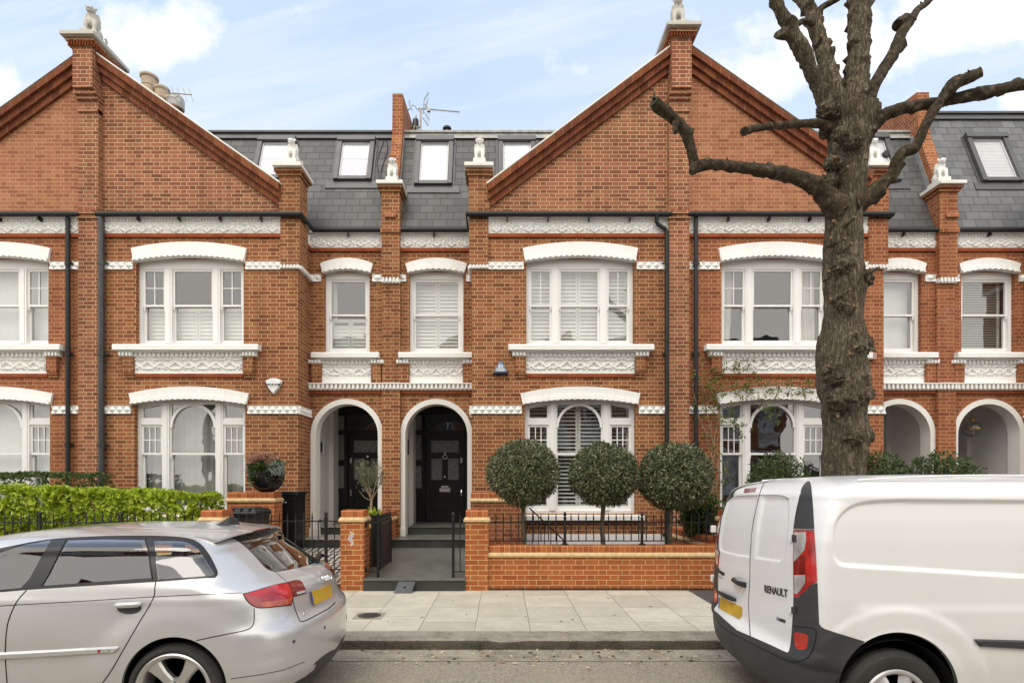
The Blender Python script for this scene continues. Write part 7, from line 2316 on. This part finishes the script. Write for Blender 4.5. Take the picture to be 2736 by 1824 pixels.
    for i in range(21):
        f = -1+2*i/20; w = f*0.555; l0 = 0.715+0.03*f*f; zt = 1.322-0.020*f*f-0.012*abs(f)**6
        secs.append([b.P(l0+.30, w, zt+.020-.012*f*f), b.P(l0+.05, w, zt+.004), b.P(l0-.10+.03*f*f, w, zt-.016), b.P(l0-.105+.03*f*f, w, zt-.028), b.P(l0-.01, w, zt-.046), b.P(l0+.12, w, zt-.035)])
    vs = [p for s_ in secs for p in s_]
    fs = [(6*i+j, 6*i+(j+1)%6, 6*(i+1)+(j+1)%6, 6*(i+1)+j) for i in range(20) for j in range(6)]+[tuple(range(5, -1, -1)), tuple(120+k for k in range(6))]
    sp.add(vs, fs); spo = sp.build('roof_spoiler', 'silver', t, smooth=50)
    bk = MB(); bk.add([b.P(.606, -.16, 1.294), b.P(.606, .16, 1.294), b.P(.604, .16, 1.305), b.P(.604, -.16, 1.305)], [(0,1,2,3)]); bk.build('brake_light', 'lens_deep', spo)
    # shark-fin aerial
    fn = MB(); ap_ = []
    for i in range(9):
        f = i/8; hh = 0.07*math.sin(PI*0.5*min(1, f*1.25))**1.5*(1 if f < .8 else (1-f)/.2*.8+.2); ap_.append((0.98-.19*f, max(.004, hh), .030*(1-abs(f-.45))))
    zt = 1.338; vs = []
    for l, hh, ww in ap_: vs += [b.P(l, -ww, zt), b.P(l, -ww*.25, zt+hh), b.P(l, ww*.25, zt+hh), b.P(l, ww, zt)]
    fn.add(vs, [(4*i+j, 4*i+j+1, 4*i+j+5, 4*i+j+4) for i in range(8) for j in range(3)]+[(32,33,34,35)]); fn.build('roof_aerial', 'trim_black', t, smooth=50)
    ex_ = MB()
    for (x, y) in ((706, 1551), (718, 1540)):
        p = b.hit(x-6, y-16)[0]
        if p is None: continue
        q = Vector((XR-.10-(0.05 if x < 710 else -.0), YC-.62+(0.0 if x < 710 else .09), ZR_+.205)); ex_.piece(); ex_.lathe([(.036, -.14), (.038, .0), (.034, .002), (.030, -.05), (0, -.06)], tuple(q), 18, 'x')
    ex_.build('exhaust_pipe', 'chrome', t, smooth=40)
    se = MB()
    for (x, y) in ((675, 1472), (746, 1440)):
        p, n = b.hit(x, y, .0015); se.piece(); se.lathe([(0, .002), (.011, .002), (.0125, 0)], (0,0,0), 14, 'z'); m = n.to_track_quat('Z', 'Y').to_matrix()
        k0 = se.cuts[-1][0]; 
        for i in range(k0, len(se.v)): se.v[i] = tuple(m @ Vector(se.v[i]) + p)
    se.build('parking_sensor', 'dark_grey', t)
    # wheels
    yw = YC-0.872
    for l in (0.806, 0.806+2.578):
        wheel(t, XR-l, yw, ZR_+zw+.0, .3175, .243, .225, -1, 'alloy', R(58)); wheel(t, XR-l, 2*YC-yw, ZR_+zw, .3175, .243, .225, 1, 'alloy', R(20))
        arch_liner(t, XR-l, YC-.86, YC-.55, ZR_+zw, .348); arch_liner(t, XR-l, YC+.86, YC+.55, ZR_+zw, .348)
    fl = MB(); fl.box(XR-3.9, XR-.3, YC-.62, YC+.62, ZR_+.18, ZR_+.30); fl.build('underbody', 'joint', t)
    # seats
    def seat(l, w, wd, name):
        m = MB()
        def sec(z, l0, th, hw): return [b.P(l0, w-hw, z), b.P(l0, w+hw, z), b.P(l0+th, w+hw, z), b.P(l0+th, w-hw, z)]
        S = [sec(.40, l+.10, .16, wd), sec(.60, l+.06, .17, wd*1.03), sec(.85, l, .15, wd*.95), sec(.98, l-.035, .11, wd*.72), sec(1.01, l-.04, .08, wd*.6)]
        vs = [p for q in S for p in q]; m.add(vs, [(4*i+j, 4*i+(j+1)%4, 4*i+4+(j+1)%4, 4*i+4+j) for i in range(4) for j in range(4)]+[(16,17,18,19)])
        m.box(*sorted((b.P(l+.1,0,0).x, b.P(l+.62,0,0).x)), b.P(0,w-wd,0).y, b.P(0,w+wd,0).y, ZR_+.34, ZR_+.50)
        o = m.build(name, 'seat', t, bevel=.03)
        hr = MB(); hr.ball(b.P(l-.02, w, 1.10), (.065, .13, .09), 14, 10); 
        for q in (-.05, .05): hr.tube([b.P(l-.02, w+q, .98), b.P(l-.02, w+q, 1.08)], .007, 5)
        hr.build('headrest', 'seat', o, smooth=60)
    for w in (-.37, .37): seat(1.95, w, .25, 'front_seat')
    for w in (-.42, 0, .42): seat(1.02, w, .22, 'rear_seat')
    sw = MB(); c = b.P(2.62, .36, .92); sw.tube([c+Vector((.05*math.sin(a), .18*math.cos(a), .18*math.sin(a))) for a in [2*PI*i/20 for i in range(21)]], .015, 6); sw.build('steering_wheel', 'trim_black', t)
    da = MB(); da.box(*sorted((b.P(2.75,0,0).x, b.P(3.2,0,0).x)), YC-.68, YC+.68, ZR_+.6, ZR_+.90); da.build('dashboard', 'cabin', t, bevel=.05)
    return t
silver_car()

# ================= white panel van =================
def white_van():
    XR, YC, ZR_ = 1.835, 4.30, -0.075
    prof = [(0.20, .12, .80), (0.26, .05, .84), (0.34, .01, .865), (0.44, .0, .880), (0.50, .002, .888), (0.535, .018, .892), (0.56, .055, .894), (0.60, .082, .896), (0.75, .082, .898), (0.95, .090, .895), (1.15, .103, .882), (1.30, .118, .866), (1.42, .140, .846), (1.52, .168, .822), (1.545, .178, .815)]
    fr = [(0.20, 4.0), (0.4, 4.18), (0.6, 4.21), (0.8, 4.12), (1.0, 3.8), (1.1, 3.3), (1.3, 3.0), (1.545, 2.65)]
    rows = []; z = 0.20
    while z < 1.542:
        lr, hw = smooth_lut(prof, z, .012); lf = smooth_lut(fr, z)[0]
        nr = lut([(0.2, 3.0), (0.5, 3.2), (0.58, 4.4), (1.5, 4.6)], z)[0]; Lr = lut([(0.2, .45), (0.5, .42), (0.58, .20), (1.3, .20), (1.545, .26)], z)[0]
        rows.append((z, lr, lf, hw, Lr, nr, .7, 2.4)); z += 0.0175
    ze = 1.5435; lre, hwe = lut(prof, ze); lfe = lut(fr, ze)[0]; ap = 1.45; h = 1.732-ze
    for i in range(1, 25):
        a = (PI/2)*i/24; s_ = math.sin(a)
        m = 2.6; k = max(max(0.0, 1-s_**m)**(1/m), .004) if i < 24 else .004
        m2 = 2.7; k2 = max(max(0.0, 1-s_**m2)**(1/m2), .01)
        rows.append((ze+h*s_, ap-(ap-lre)*k2, ap+(lfe-ap)*k2, hwe*k, .26*k2, 4.0, .5*k2, 2.4))
    def taper(l, z):
        t = 1.0
        if l < 0.8: t -= 0.012*((0.8-l)/.8)**2
        if l > 2.9: t -= 0.05*((l-2.9)/1.3)**2
        return t
    lw = 0.596; zw = 0.317
    def flare(b, co):
        l, w, z = co.x-XR, co.y-YC, co.z-ZR_
        sgn = 1 if w > 0 else -1
        if abs(w) < .55: return co
        o = 0.0
        for q in (lw, lw+2.697):
            r = math.hypot(l-q, z-zw)
            if z > .05:
                f = max(0, min(1, (.60-r)/.035)); o = max(o, .010*f*f*(3-2*f))
                f = max(0, min(1, (.455-r)/.03)); o += .007*f*f*(3-2*f)
        # long crease along the side
        if .35 < l < 3.6:
            o += .010*max(0, min(1, (0.93+.0*l-z)/.05))*max(0, min(1, (z-.45)/.3))
        return Vector((co.x, co.y+sgn*o, co.z))
    b = Body(XR, 1, YC, ZR_, rows, taper, flare)
    t = empty('parked_van', 'white panel van parked at the kerb, its two rear doors and side towards the viewer', 'van', (XR+lw, YC, ZR_))
    pillar_up = curve([(1856, 1104.5), (1848, 1113), (1841, 1128), (1830, 1174), (1824, 1213.5)], 4) + [(1870.5, 1214), (1868, 1167), (1863.5, 1116), (1860.5, 1106)]
    lamp = [(1823.5, 1218), (1823.5, 1292), (1824.5, 1369), (1833, 1371), (1851, 1355), (1864, 1342), (1877.5, 1334.5), (1874.5, 1276), (1870.5, 1218)]
    clear1 = [(1826, 1222), (1853, 1222), (1854, 1240), (1850, 1262), (1838, 1276), (1825.5, 1290), (1825, 1255)]
    deep = [(1825.5, 1291), (1840, 1278), (1850.5, 1274), (1851.5, 1318), (1826, 1318)]
    clear2 = [(1826, 1320), (1851.5, 1319.5), (1851.5, 1338), (1840, 1356), (1832, 1364), (1826.5, 1362)]
    low_panel = [(1824.5, 1370), (1833, 1372), (1851, 1356), (1864, 1343), (1877.8, 1337), (1881.5, 1431), (1821.8, 1424.5)]
    bumper = [(1600, 1390), (1636, 1398), (1641, 1416), (1660, 1432), (1690, 1447), (1723, 1461.5), (1770, 1482), (1800, 1497), (1808, 1499), (1814, 1495), (1818, 1470), (1821.8, 1424.5), (1881.5, 1431), (1886, 1438), (1896, 1444), (1930, 1455), (1986, 1472), (1960, 1500), (1935, 1550), (1930, 1760), (1560, 1760), (1560, 1390)]
    fog = curve([(1826, 1452), (1842, 1453), (1856, 1458), (1857, 1470), (1853, 1488), (1841, 1491), (1829, 1486), (1826, 1470)], 3, True)
    arch = circle(2063.5, 1590, 139, 56); archf = circle(2063.5+2.697*FOC/3.40, 1590, 139, 30)
    recess = curve([(1914, 1212), (1920, 1192), (1936, 1172), (1956, 1158), (1985, 1149.5), (2030, 1145), (2072, 1143.6)], 5)[:-1] + [(2072, 1143.6), (2352, 1146.5), (2500, 1148), (2500, 1336)] + [(2352, 1328.5), (2120, 1314)] + curve([(1940, 1303), (1926, 1298), (1915, 1284), (1911, 1268), (1911.5, 1240), (1914, 1212)], 5)[:-1]
    dl = curve([(1670, 1152), (1682, 1143), (1700, 1139.5), (1738, 1138.2)], 4) + [(1741, 1139), (1729, 1205), (1722.5, 1281)] + curve([(1722.5, 1281), (1690, 1276), (1660, 1268), (1652, 1262), (1651, 1240), (1658, 1190), (1670, 1152)], 4)[:-1]
    dr = [(1750, 1138)] + curve([(1780, 1137.8), (1798, 1140), (1810, 1146), (1813, 1160), (1811, 1210), (1806, 1270), (1802, 1283), (1790, 1291)], 4) + [(1760, 1287), (1731, 1282.3), (1738, 1205)]
    cup = circle(1699, 1338, 12.5, 22)
    pl_rec = curve([(1651, 1352), (1700, 1370), (1705, 1384), (1704, 1424), (1652, 1401)], 2, True)
    b.cut(pillar_up, 1); b.cut(bumper, 4); b.cut(low_panel, 2); b.cut(lamp, 3); b.cut(clear1, 5); b.cut(deep, 6); b.cut(clear2, 5); b.cut(fog, 7)
    def inset(poly, d):
        n = len(poly); out = []
        ar = sum(poly[i][0]*poly[(i+1)%n][1]-poly[(i+1)%n][0]*poly[i][1] for i in range(n)); sg = 1 if ar > 0 else -1
        for i in range(n):
            a, p, c = poly[i-1], poly[i], poly[(i+1)%n]
            e0 = Vector((p[0]-a[0], p[1]-a[1])).normalized(); e1 = Vector((c[0]-p[0], c[1]-p[1])).normalized()
            m = Vector((-(e0.y+e1.y), e0.x+e1.x))*sg
            if m.length < 1e-6: continue
            m.normalize(); k = max(.5, m.dot(Vector((-e0.y, e0.x))*sg)); out.append((p[0]+m.x*d/k, p[1]+m.y*d/k))
        return out
    for poly, rg, mi, w in ((recess, 20, True, 11), (dl, 21, False, 5), (dr, 22, False, 6)):
        b.cut(poly, rg, mirror=mi); b.cut(inset(poly, w*.5), rg, mirror=mi); b.cut(inset(poly, w), rg+10, mirror=mi)
    b.cut(arch, 11); b.cut(archf, 11)
    for f in b.bm.faces:
        if f.calc_center_median().z-ZR_ < .202: f[b.lay] = 11
    # press the panels in
    def depth_in(poly, c):
        inside = False; n = len(poly); j = n-1; dm = 1e9
        for i in range(n):
            (xi, yi), (xj, yj) = poly[i], poly[j]
            if (yi > c[1]) != (yj > c[1]) and c[0] < (xj-xi)*(c[1]-yi)/(yj-yi)+xi: inside = not inside
            ex, ey = xj-xi, yj-yi; L = ex*ex+ey*ey
            f = max(0, min(1, ((c[0]-xi)*ex+(c[1]-yi)*ey)/L)) if L > 1e-9 else 0
            dm = min(dm, math.hypot(c[0]-xi-ex*f, c[1]-yi-ey*f)); j = i
        return dm if inside else 0.0
    for rgs, dp, w, poly in (((20, 30), .018, 11, recess), ((21, 31), .013, 5, dl), ((22, 32), .013, 6, dr)):
        vv = {v for f in b.bm.faces if f[b.lay] in rgs for v in f.verts}
        for v in vv:
            far = rgs[0] == 20 and v.co.y > YC
            f = min(1, depth_in(poly, b.proj(v.co, far))/w); f = f*f*(3-2*f)
            if rgs[0] == 20: v.co.y += dp*f*(-1 if far else 1)
            else: v.co.x += dp*f
    for f in b.bm.faces:
        if f[b.lay] in (20, 21, 22, 30, 31, 32): f[b.lay] = 0
    b.bm.normal_update()
    b.part('body', 0, 'van_white', t)
    for sd in ('near', 'far'):
        b.part('pillar_trim', 1, 'trim_grey', t, .002, sd); b.part('lower_trim', 2, 'trim_grey', t, .002, sd)
        o = b.part('tail_light', 3, 'lens_red', t, .006, sd, shell=.014)
        b.part('clear_lens', 5, 'lens_clear', o, .0075, sd); b.part('brake_lens', 6, 'lens_deep', o, .0075, sd)
    bp = b.part('bumper', 4, 'trim_grey', t, .004)
    for sd in ('near', 'far'): b.part('fog_lamp', 7, 'lens_fog', bp, .004, sd, shell=.01)
    b.bvh = BVHTree.FromBMesh(b.bm)
    bl = MB(); idx = {}
    for f in b.bm.faces:
        if f[b.lay] == 11: continue
        r = []
        for v in f.verts:
            if v not in idx: idx[v] = len(bl.v); bl.v.append(tuple(v.co-v.normal*.03))
            r.append(idx[v])
        bl.f.append(r); bl.mi.append(0)
    bl.build('lining', 'cabin', t)
    j = MB()
    for pts, r in (
        (curve([(1761, 1101), (1751, 1117), (1744.4, 1138), (1735, 1178), (1728, 1217), (1723.2, 1282), (1722.5, 1330), (1719.7, 1382), (1721, 1420), (1723.5, 1461)], 5), .0042),
        (curve([(1822.5, 1218), (1823, 1292), (1823.5, 1370), (1821, 1424), (1817.5, 1470), (1813, 1494), (1807, 1498), (1770, 1481), (1723, 1460.5), (1690, 1446), (1662, 1432)], 4), .0040),
        (curve([(1856, 1104.5), (1846, 1114), (1840, 1128), (1829, 1174), (1823, 1214)], 4), .0035),
        (curve([(1668, 1152), (1680, 1142.5), (1700, 1138.5), (1742, 1137.3), (1780, 1137), (1800, 1139), (1813, 1146)], 4), .0028),
        ([(1821.8, 1424.5), (1850, 1427.5), (1881.5, 1431)], .0035), ([(1823.5, 1216), (1870.5, 1216)], .0035)):
        j.piece(); b.line(pts, r, -.001, j)
    j.build('joint_and_crease', 'joint', t)
    def slab(name, poly, mat, off=.004, th=.01, par=t): return flat_on(b, name, poly, mat, par, off, th)
    slab('brake_light', [(1711, 1122.5), (1738, 1120.5), (1735.5, 1129), (1710, 1131)], 'lens_deep', .004)
    # handle and its round cup
    P_ = [b.hit(*q, .001)[0] for q in cup]; mb = MB(); c, n = b.hit(1699, 1338, -.010)
    mb.add(P_+[c], [(i, (i+1) % len(P_), len(P_)) for i in range(len(P_))]); mb.build('handle_cup', 'hubcap', t, smooth=60)
    mb = MB(); mb.tube([b.hit(x, y, o)[0] for x, y, o in ((1689, 1329.5, .012), (1693, 1332, .032), (1700, 1336, .036), (1708, 1339.5, .034), (1715, 1343, .012))], [.018, .017, .017, .021, .022], 10); mb.build('door_handle', 'trim_black', t, smooth=60)
    o, P_, n = slab('number_plate', [(1657, 1371), (1705, 1393), (1700, 1421), (1653.5, 1397)], 'plate_yellow', .006)
    a0, a1, a2, a3 = P_; mb = MB(); q = [a0-(a1-a0)*.05, a0, a3, a3-(a2-a3)*.05]; mb.add([p+n*.0005 for p in q], [(0,1,2,3)]); mb.build('plate_band', 'plate_blue', o)
    mb = MB(); mb.tube([b.hit(x, y, o)[0] for x, y, o in ((1656.5, 1360, .010), (1660, 1361, .030), (1675, 1367.5, .036), (1688, 1373.5, .030), (1692, 1377, .010))], [.014, .02, .022, .02, .013], 10); mb.build('plate_light_bar', 'trim_black', t, smooth=60)
    text_on(b, 'lettering', 'RENAULT', 1756.5, 1351.5, .074, (1806, 1362.5), 'trim_black', t, .004, .0012, 0.98)
    text_on(b, 'lettering', 'Kangoo', 1650.5, 1309, .058, (1667, 1318), 'trim_black', t, .004, .001, 0.9)
    text_on(b, 'lettering', 'Business', 1650.5, 1321, .036, (1665, 1328.5), 'ink_grey', t, .003)
    o, P_, n = slab('engine_badge', [(1784.5, 1415.8), (1804, 1422.5), (1804, 1430), (1784.5, 1423)], 'trim_black', .003, .004)
    slab('badge_mark', [(1785, 1416.6), (1791, 1418.6), (1791, 1424.5), (1785, 1422.4)], 'alarm_blue', .0036, .003, o)
    for poly in ([(1815, 1228.5), (1823.5, 1228), (1823.5, 1244.5), (1815, 1242.5)], [(1813.5, 1393), (1822.5, 1392), (1822.5, 1408.5), (1813.5, 1407)]):
        o, P_, n = slab('hinge', poly, 'van_white', .012, .022)
        x0 = poly[1][0]; y0 = poly[1][1]; slab('hinge_knuckle', [(x0, y0), (x0+8.5, y0+1), (x0+8.5, y0+16), (x0, y0+16.5)], 'trim_grey', .016, .02, o)
    mb = MB()
    for z in (1.235, 0.775): mb.piece().box(XR+.125, XR+.17, YC+.865, YC+.905, ZR_+z-.033, ZR_+z+.033)
    mb.build('hinge', 'van_white', t, bevel=.008)
    # bumper step line
    j = MB(); b.line(curve([(1645, 1418), (1662, 1440), (1700, 1462), (1760, 1492), (1806, 1514), (1830, 1518), (1855, 1510), (1868, 1490), (1875, 1462), (1874, 1445), (1860, 1440), (1823, 1437)], 4), .004, .004, j); j.build('bumper_line', 'joint', bp)
    # side moulding
    mm = MB(); up = [(2236, 1466.5), (2300, 1468), (2352, 1469.5), (2600, 1477)]; dn = [(2249, 1483.5), (2300, 1486.5), (2352, 1489.5), (2600, 1500)]
    for i in range(3):
        A0 = [b.hit(*q)[0] for q in (up[i], up[i+1], dn[i+1], dn[i])]; B0 = [b.hit(q[0]+sx, q[1]+sy, .016)[0] for q, sx, sy in ((up[i], 3 if i == 0 else 0, 3), (up[i+1], 0, 3), (dn[i+1], 0, -3), (dn[i], 2 if i == 0 else 0, -3))]
        mm.add(A0+B0, [(4,7,6,5), (0,4,5,1), (3,2,6,7)]+([(0,3,7,4)] if i == 0 else []))
    mm.build('side_moulding', 'trim_grey', t)
    # roof edge strip
    for sg in (-1, 1):
        mb = MB(); mb.tube([b.P(.5+.1*i, sg*.665, 1.7175-.0004*(i-9)**2) for i in range(19)], .008, 6); mb.build('roof_strip', 'van_white', t)
    yw = YC-.885
    for l in (lw, lw+2.697):
        wheel(t, XR+l, yw, ZR_+zw-.0, .317, .203, .195, -1, 'cap', R(66)); wheel(t, XR+l, 2*YC-yw, ZR_+zw, .317, .203, .195, 1, 'cap', R(10))
        arch_liner(t, XR+l, YC-.885, YC-.55, ZR_+zw, .384); arch_liner(t, XR+l, YC+.885, YC+.55, ZR_+zw, .384)
    fl = MB(); fl.box(XR+.3, XR+3.9, YC-.65, YC+.65, ZR_+.2, ZR_+.34); fl.build('underbody', 'joint', t)
    return t
white_van()
# ------------------------------------------------------------------ camera and light
cam = bpy.data.cameras.new('camera'); co = bpy.data.objects.new('camera', cam); COL.objects.link(co)
co.location = (0, 0, EYE); co.rotation_euler = (R(90), 0, 0)
cam.sensor_width = 36; cam.lens = 36*1480/2736
cam.shift_x = 28/2736; cam.shift_y = 374/2736
cam.clip_start = 0.05; cam.clip_end = 3000
SC.camera = co
SUN_EL, SUN_AZ = 58, 205        # azimuth clockwise from +Y
su = bpy.data.lights.new('sun', 'SUN'); so = bpy.data.objects.new('sun', su); COL.objects.link(so)
su.energy = 0.7; su.angle = R(40); su.color = (1.0, 0.95, 0.86)
dirv = Vector((math.sin(R(SUN_AZ))*math.cos(R(SUN_EL)), math.cos(R(SUN_AZ))*math.cos(R(SUN_EL)), math.sin(R(SUN_EL))))
so.rotation_euler = dirv.to_track_quat('Z', 'Y').to_euler()
so.location = dirv*40
W = bpy.data.worlds.new('World'); SC.world = W; W.use_nodes = True
nt = W.node_tree; nt.nodes.clear()
def wn(k, **kw):
    n = nt.nodes.new(k)
    for a, b in kw.items(): setattr(n, a, b)
    return n
out = wn('ShaderNodeOutputWorld'); bg = wn('ShaderNodeBackground'); bg.inputs[1].default_value = 0.15
sky = wn('ShaderNodeTexSky', sky_type='NISHITA'); sky.sun_disc = False
sky.sun_elevation = R(SUN_EL); sky.sun_rotation = R(SUN_AZ); sky.air_density = 1.0; sky.dust_density = 1.0; sky.ozone_density = 1.0
tc = wn('ShaderNodeTexCoord')
sep = wn('ShaderNodeSeparateXYZ'); nt.links.new(tc.outputs['Generated'], sep.inputs[0])
def wm(op, a, b=None, clamp=False):
    n = wn('ShaderNodeMath', operation=op, use_clamp=clamp)
    for i, v in enumerate((a, b)):
        if v is None: continue
        if isinstance(v, bpy.types.NodeSocket): nt.links.new(v, n.inputs[i])
        else: n.inputs[i].default_value = v
    return n.outputs[0]
# flat cloud layer: project the view direction on a plane above
zc_ = wm('MAXIMUM', wm('ADD', sep.outputs[2], 0.12), 0.02)
cx = wn('ShaderNodeCombineXYZ')
nt.links.new(wm('DIVIDE', sep.outputs[0], zc_), cx.inputs[0]); nt.links.new(wm('DIVIDE', sep.outputs[1], zc_), cx.inputs[1])
def wnoise(scale, detail, rough, off):
    mp = wn('ShaderNodeMapping'); mp.inputs['Location'].default_value = off; nt.links.new(cx.outputs[0], mp.inputs[0])
    n = wn('ShaderNodeTexNoise'); n.inputs['Scale'].default_value = scale; n.inputs['Detail'].default_value = detail; n.inputs['Roughness'].default_value = rough
    nt.links.new(mp.outputs[0], n.inputs['Vector']); return n.outputs[0]
def wramp(f, stops):
    n = wn('ShaderNodeValToRGB'); cr = n.color_ramp
    while len(cr.elements) < len(stops): cr.elements.new(0.5)
    for e, (p, c) in zip(cr.elements, stops): e.position = p; e.color = (c, c, c, 1) if not isinstance(c, tuple) else (*c, 1)
    nt.links.new(f, n.inputs[0]); return n.outputs[0]
CL_OFF = (3.1, 1.7, 0.0)
cum = wramp(wnoise(1.55, 9, 0.56, CL_OFF), [(0.50, 0.0), (0.60, 1.0)])
veil = wramp(wnoise(0.55, 5, 0.6, (7.2, 2.2, 0)), [(0.35, 0.0), (0.75, 1.0)])
def wmix(f, a, b):
    n = wn('ShaderNodeMix', data_type='RGBA')
    for s_, v in ((n.inputs[0], f), (n.inputs[6], a), (n.inputs[7], b)):
        if isinstance(v, bpy.types.NodeSocket): nt.links.new(v, s_)
        elif isinstance(v, tuple): s_.default_value = (*v, 1)
        else: s_.default_value = v
    return n.outputs[2]
# cumulus banks over the roofs: soft patches in the sky, broken up by the noise
yy = wm('MAXIMUM', sep.outputs[1], 0.06)
sa, sb = wm('DIVIDE', sep.outputs[0], yy), wm('DIVIDE', sep.outputs[2], yy)
bank = None
for (ca, cb_, ra, rb) in ((-.61, .80, .15, .085), (-.92, .73, .09, .06), (.44, .725, .12, .07), (.60, .80, .20, .09), (.84, .83, .22, .10), (.98, .69, .12, .045)):
    da_ = wm('DIVIDE', wm('SUBTRACT', sa, ca), ra); db_ = wm('DIVIDE', wm('SUBTRACT', sb, cb_), rb)
    q = wm('SUBTRACT', 1.0, wm('SQRT', wm('ADD', wm('MULTIPLY', da_, da_), wm('MULTIPLY', db_, db_))), True)
    bank = q if bank is None else wm('MAXIMUM', bank, q)
c2 = wn('ShaderNodeCombineXYZ'); nt.links.new(sa, c2.inputs[0]); nt.links.new(sb, c2.inputs[1])
n3 = wn('ShaderNodeTexNoise'); n3.inputs['Scale'].default_value = 7.5; n3.inputs['Detail'].default_value = 9; n3.inputs['Roughness'].default_value = 0.58
nt.links.new(c2.outputs[0], n3.inputs['Vector'])
back = wramp(wm('MULTIPLY', sep.outputs[1], -1.0), [(0.0, 0.0), (0.30, 1.0)])
cov = wramp(wm('ADD', n3.outputs[0], wm('MULTIPLY', bank, 0.52)), [(0.60, 0.0), (0.84, 0.95)])
hz = wm('ADD', wm('MULTIPLY', wm('SUBTRACT', 1.0, wm('MULTIPLY', sep.outputs[2], 1.75), True), 0.95), wm('MULTIPLY', veil, 0.38), True)
base = wmix(hz, wmix(0.70, sky.outputs[0], (2.1, 2.6, 3.4)), (2.95, 3.15, 3.42))
c4 = wn('ShaderNodeCombineXYZ'); nt.links.new(wm('ADD', wm('MULTIPLY', sa, 1.1), wm('MULTIPLY', sb, -1.6)), c4.inputs[0]); nt.links.new(wm('ADD', wm('MULTIPLY', sb, 5.5), wm('MULTIPLY', sa, -1.2)), c4.inputs[1])
n4 = wn('ShaderNodeTexNoise'); n4.inputs['Scale'].default_value = 1.5; n4.inputs['Detail'].default_value = 6; n4.inputs['Roughness'].default_value = 0.6; nt.links.new(c4.outputs[0], n4.inputs['Vector'])
cirrus = wramp(n4.outputs[0], [(0.48, 0.0), (0.72, 0.75)])
base = wmix(cirrus, base, (2.95, 3.05, 3.25))
base = wmix(back, base, (6.0, 5.75, 5.3))
mx_out = wmix(wm('MULTIPLY', cov, wm('GREATER_THAN', sep.outputs[1], 0.0)), base, (3.7, 3.7, 3.72))
nt.links.new(mx_out, bg.inputs[0]); nt.links.new(bg.outputs[0], out.inputs[0])
SC.view_settings.view_transform = 'Standard'; SC.view_settings.look = 'None'
SC.view_settings.exposure = 1.12; SC.view_settings.gamma = 1.0
SC.cycles.max_bounces = 8; SC.cycles.transparent_max_bounces = 16; SC.cycles.use_denoising = True
SC.cycles.caustics_reflective = False; SC.cycles.caustics_refractive = False
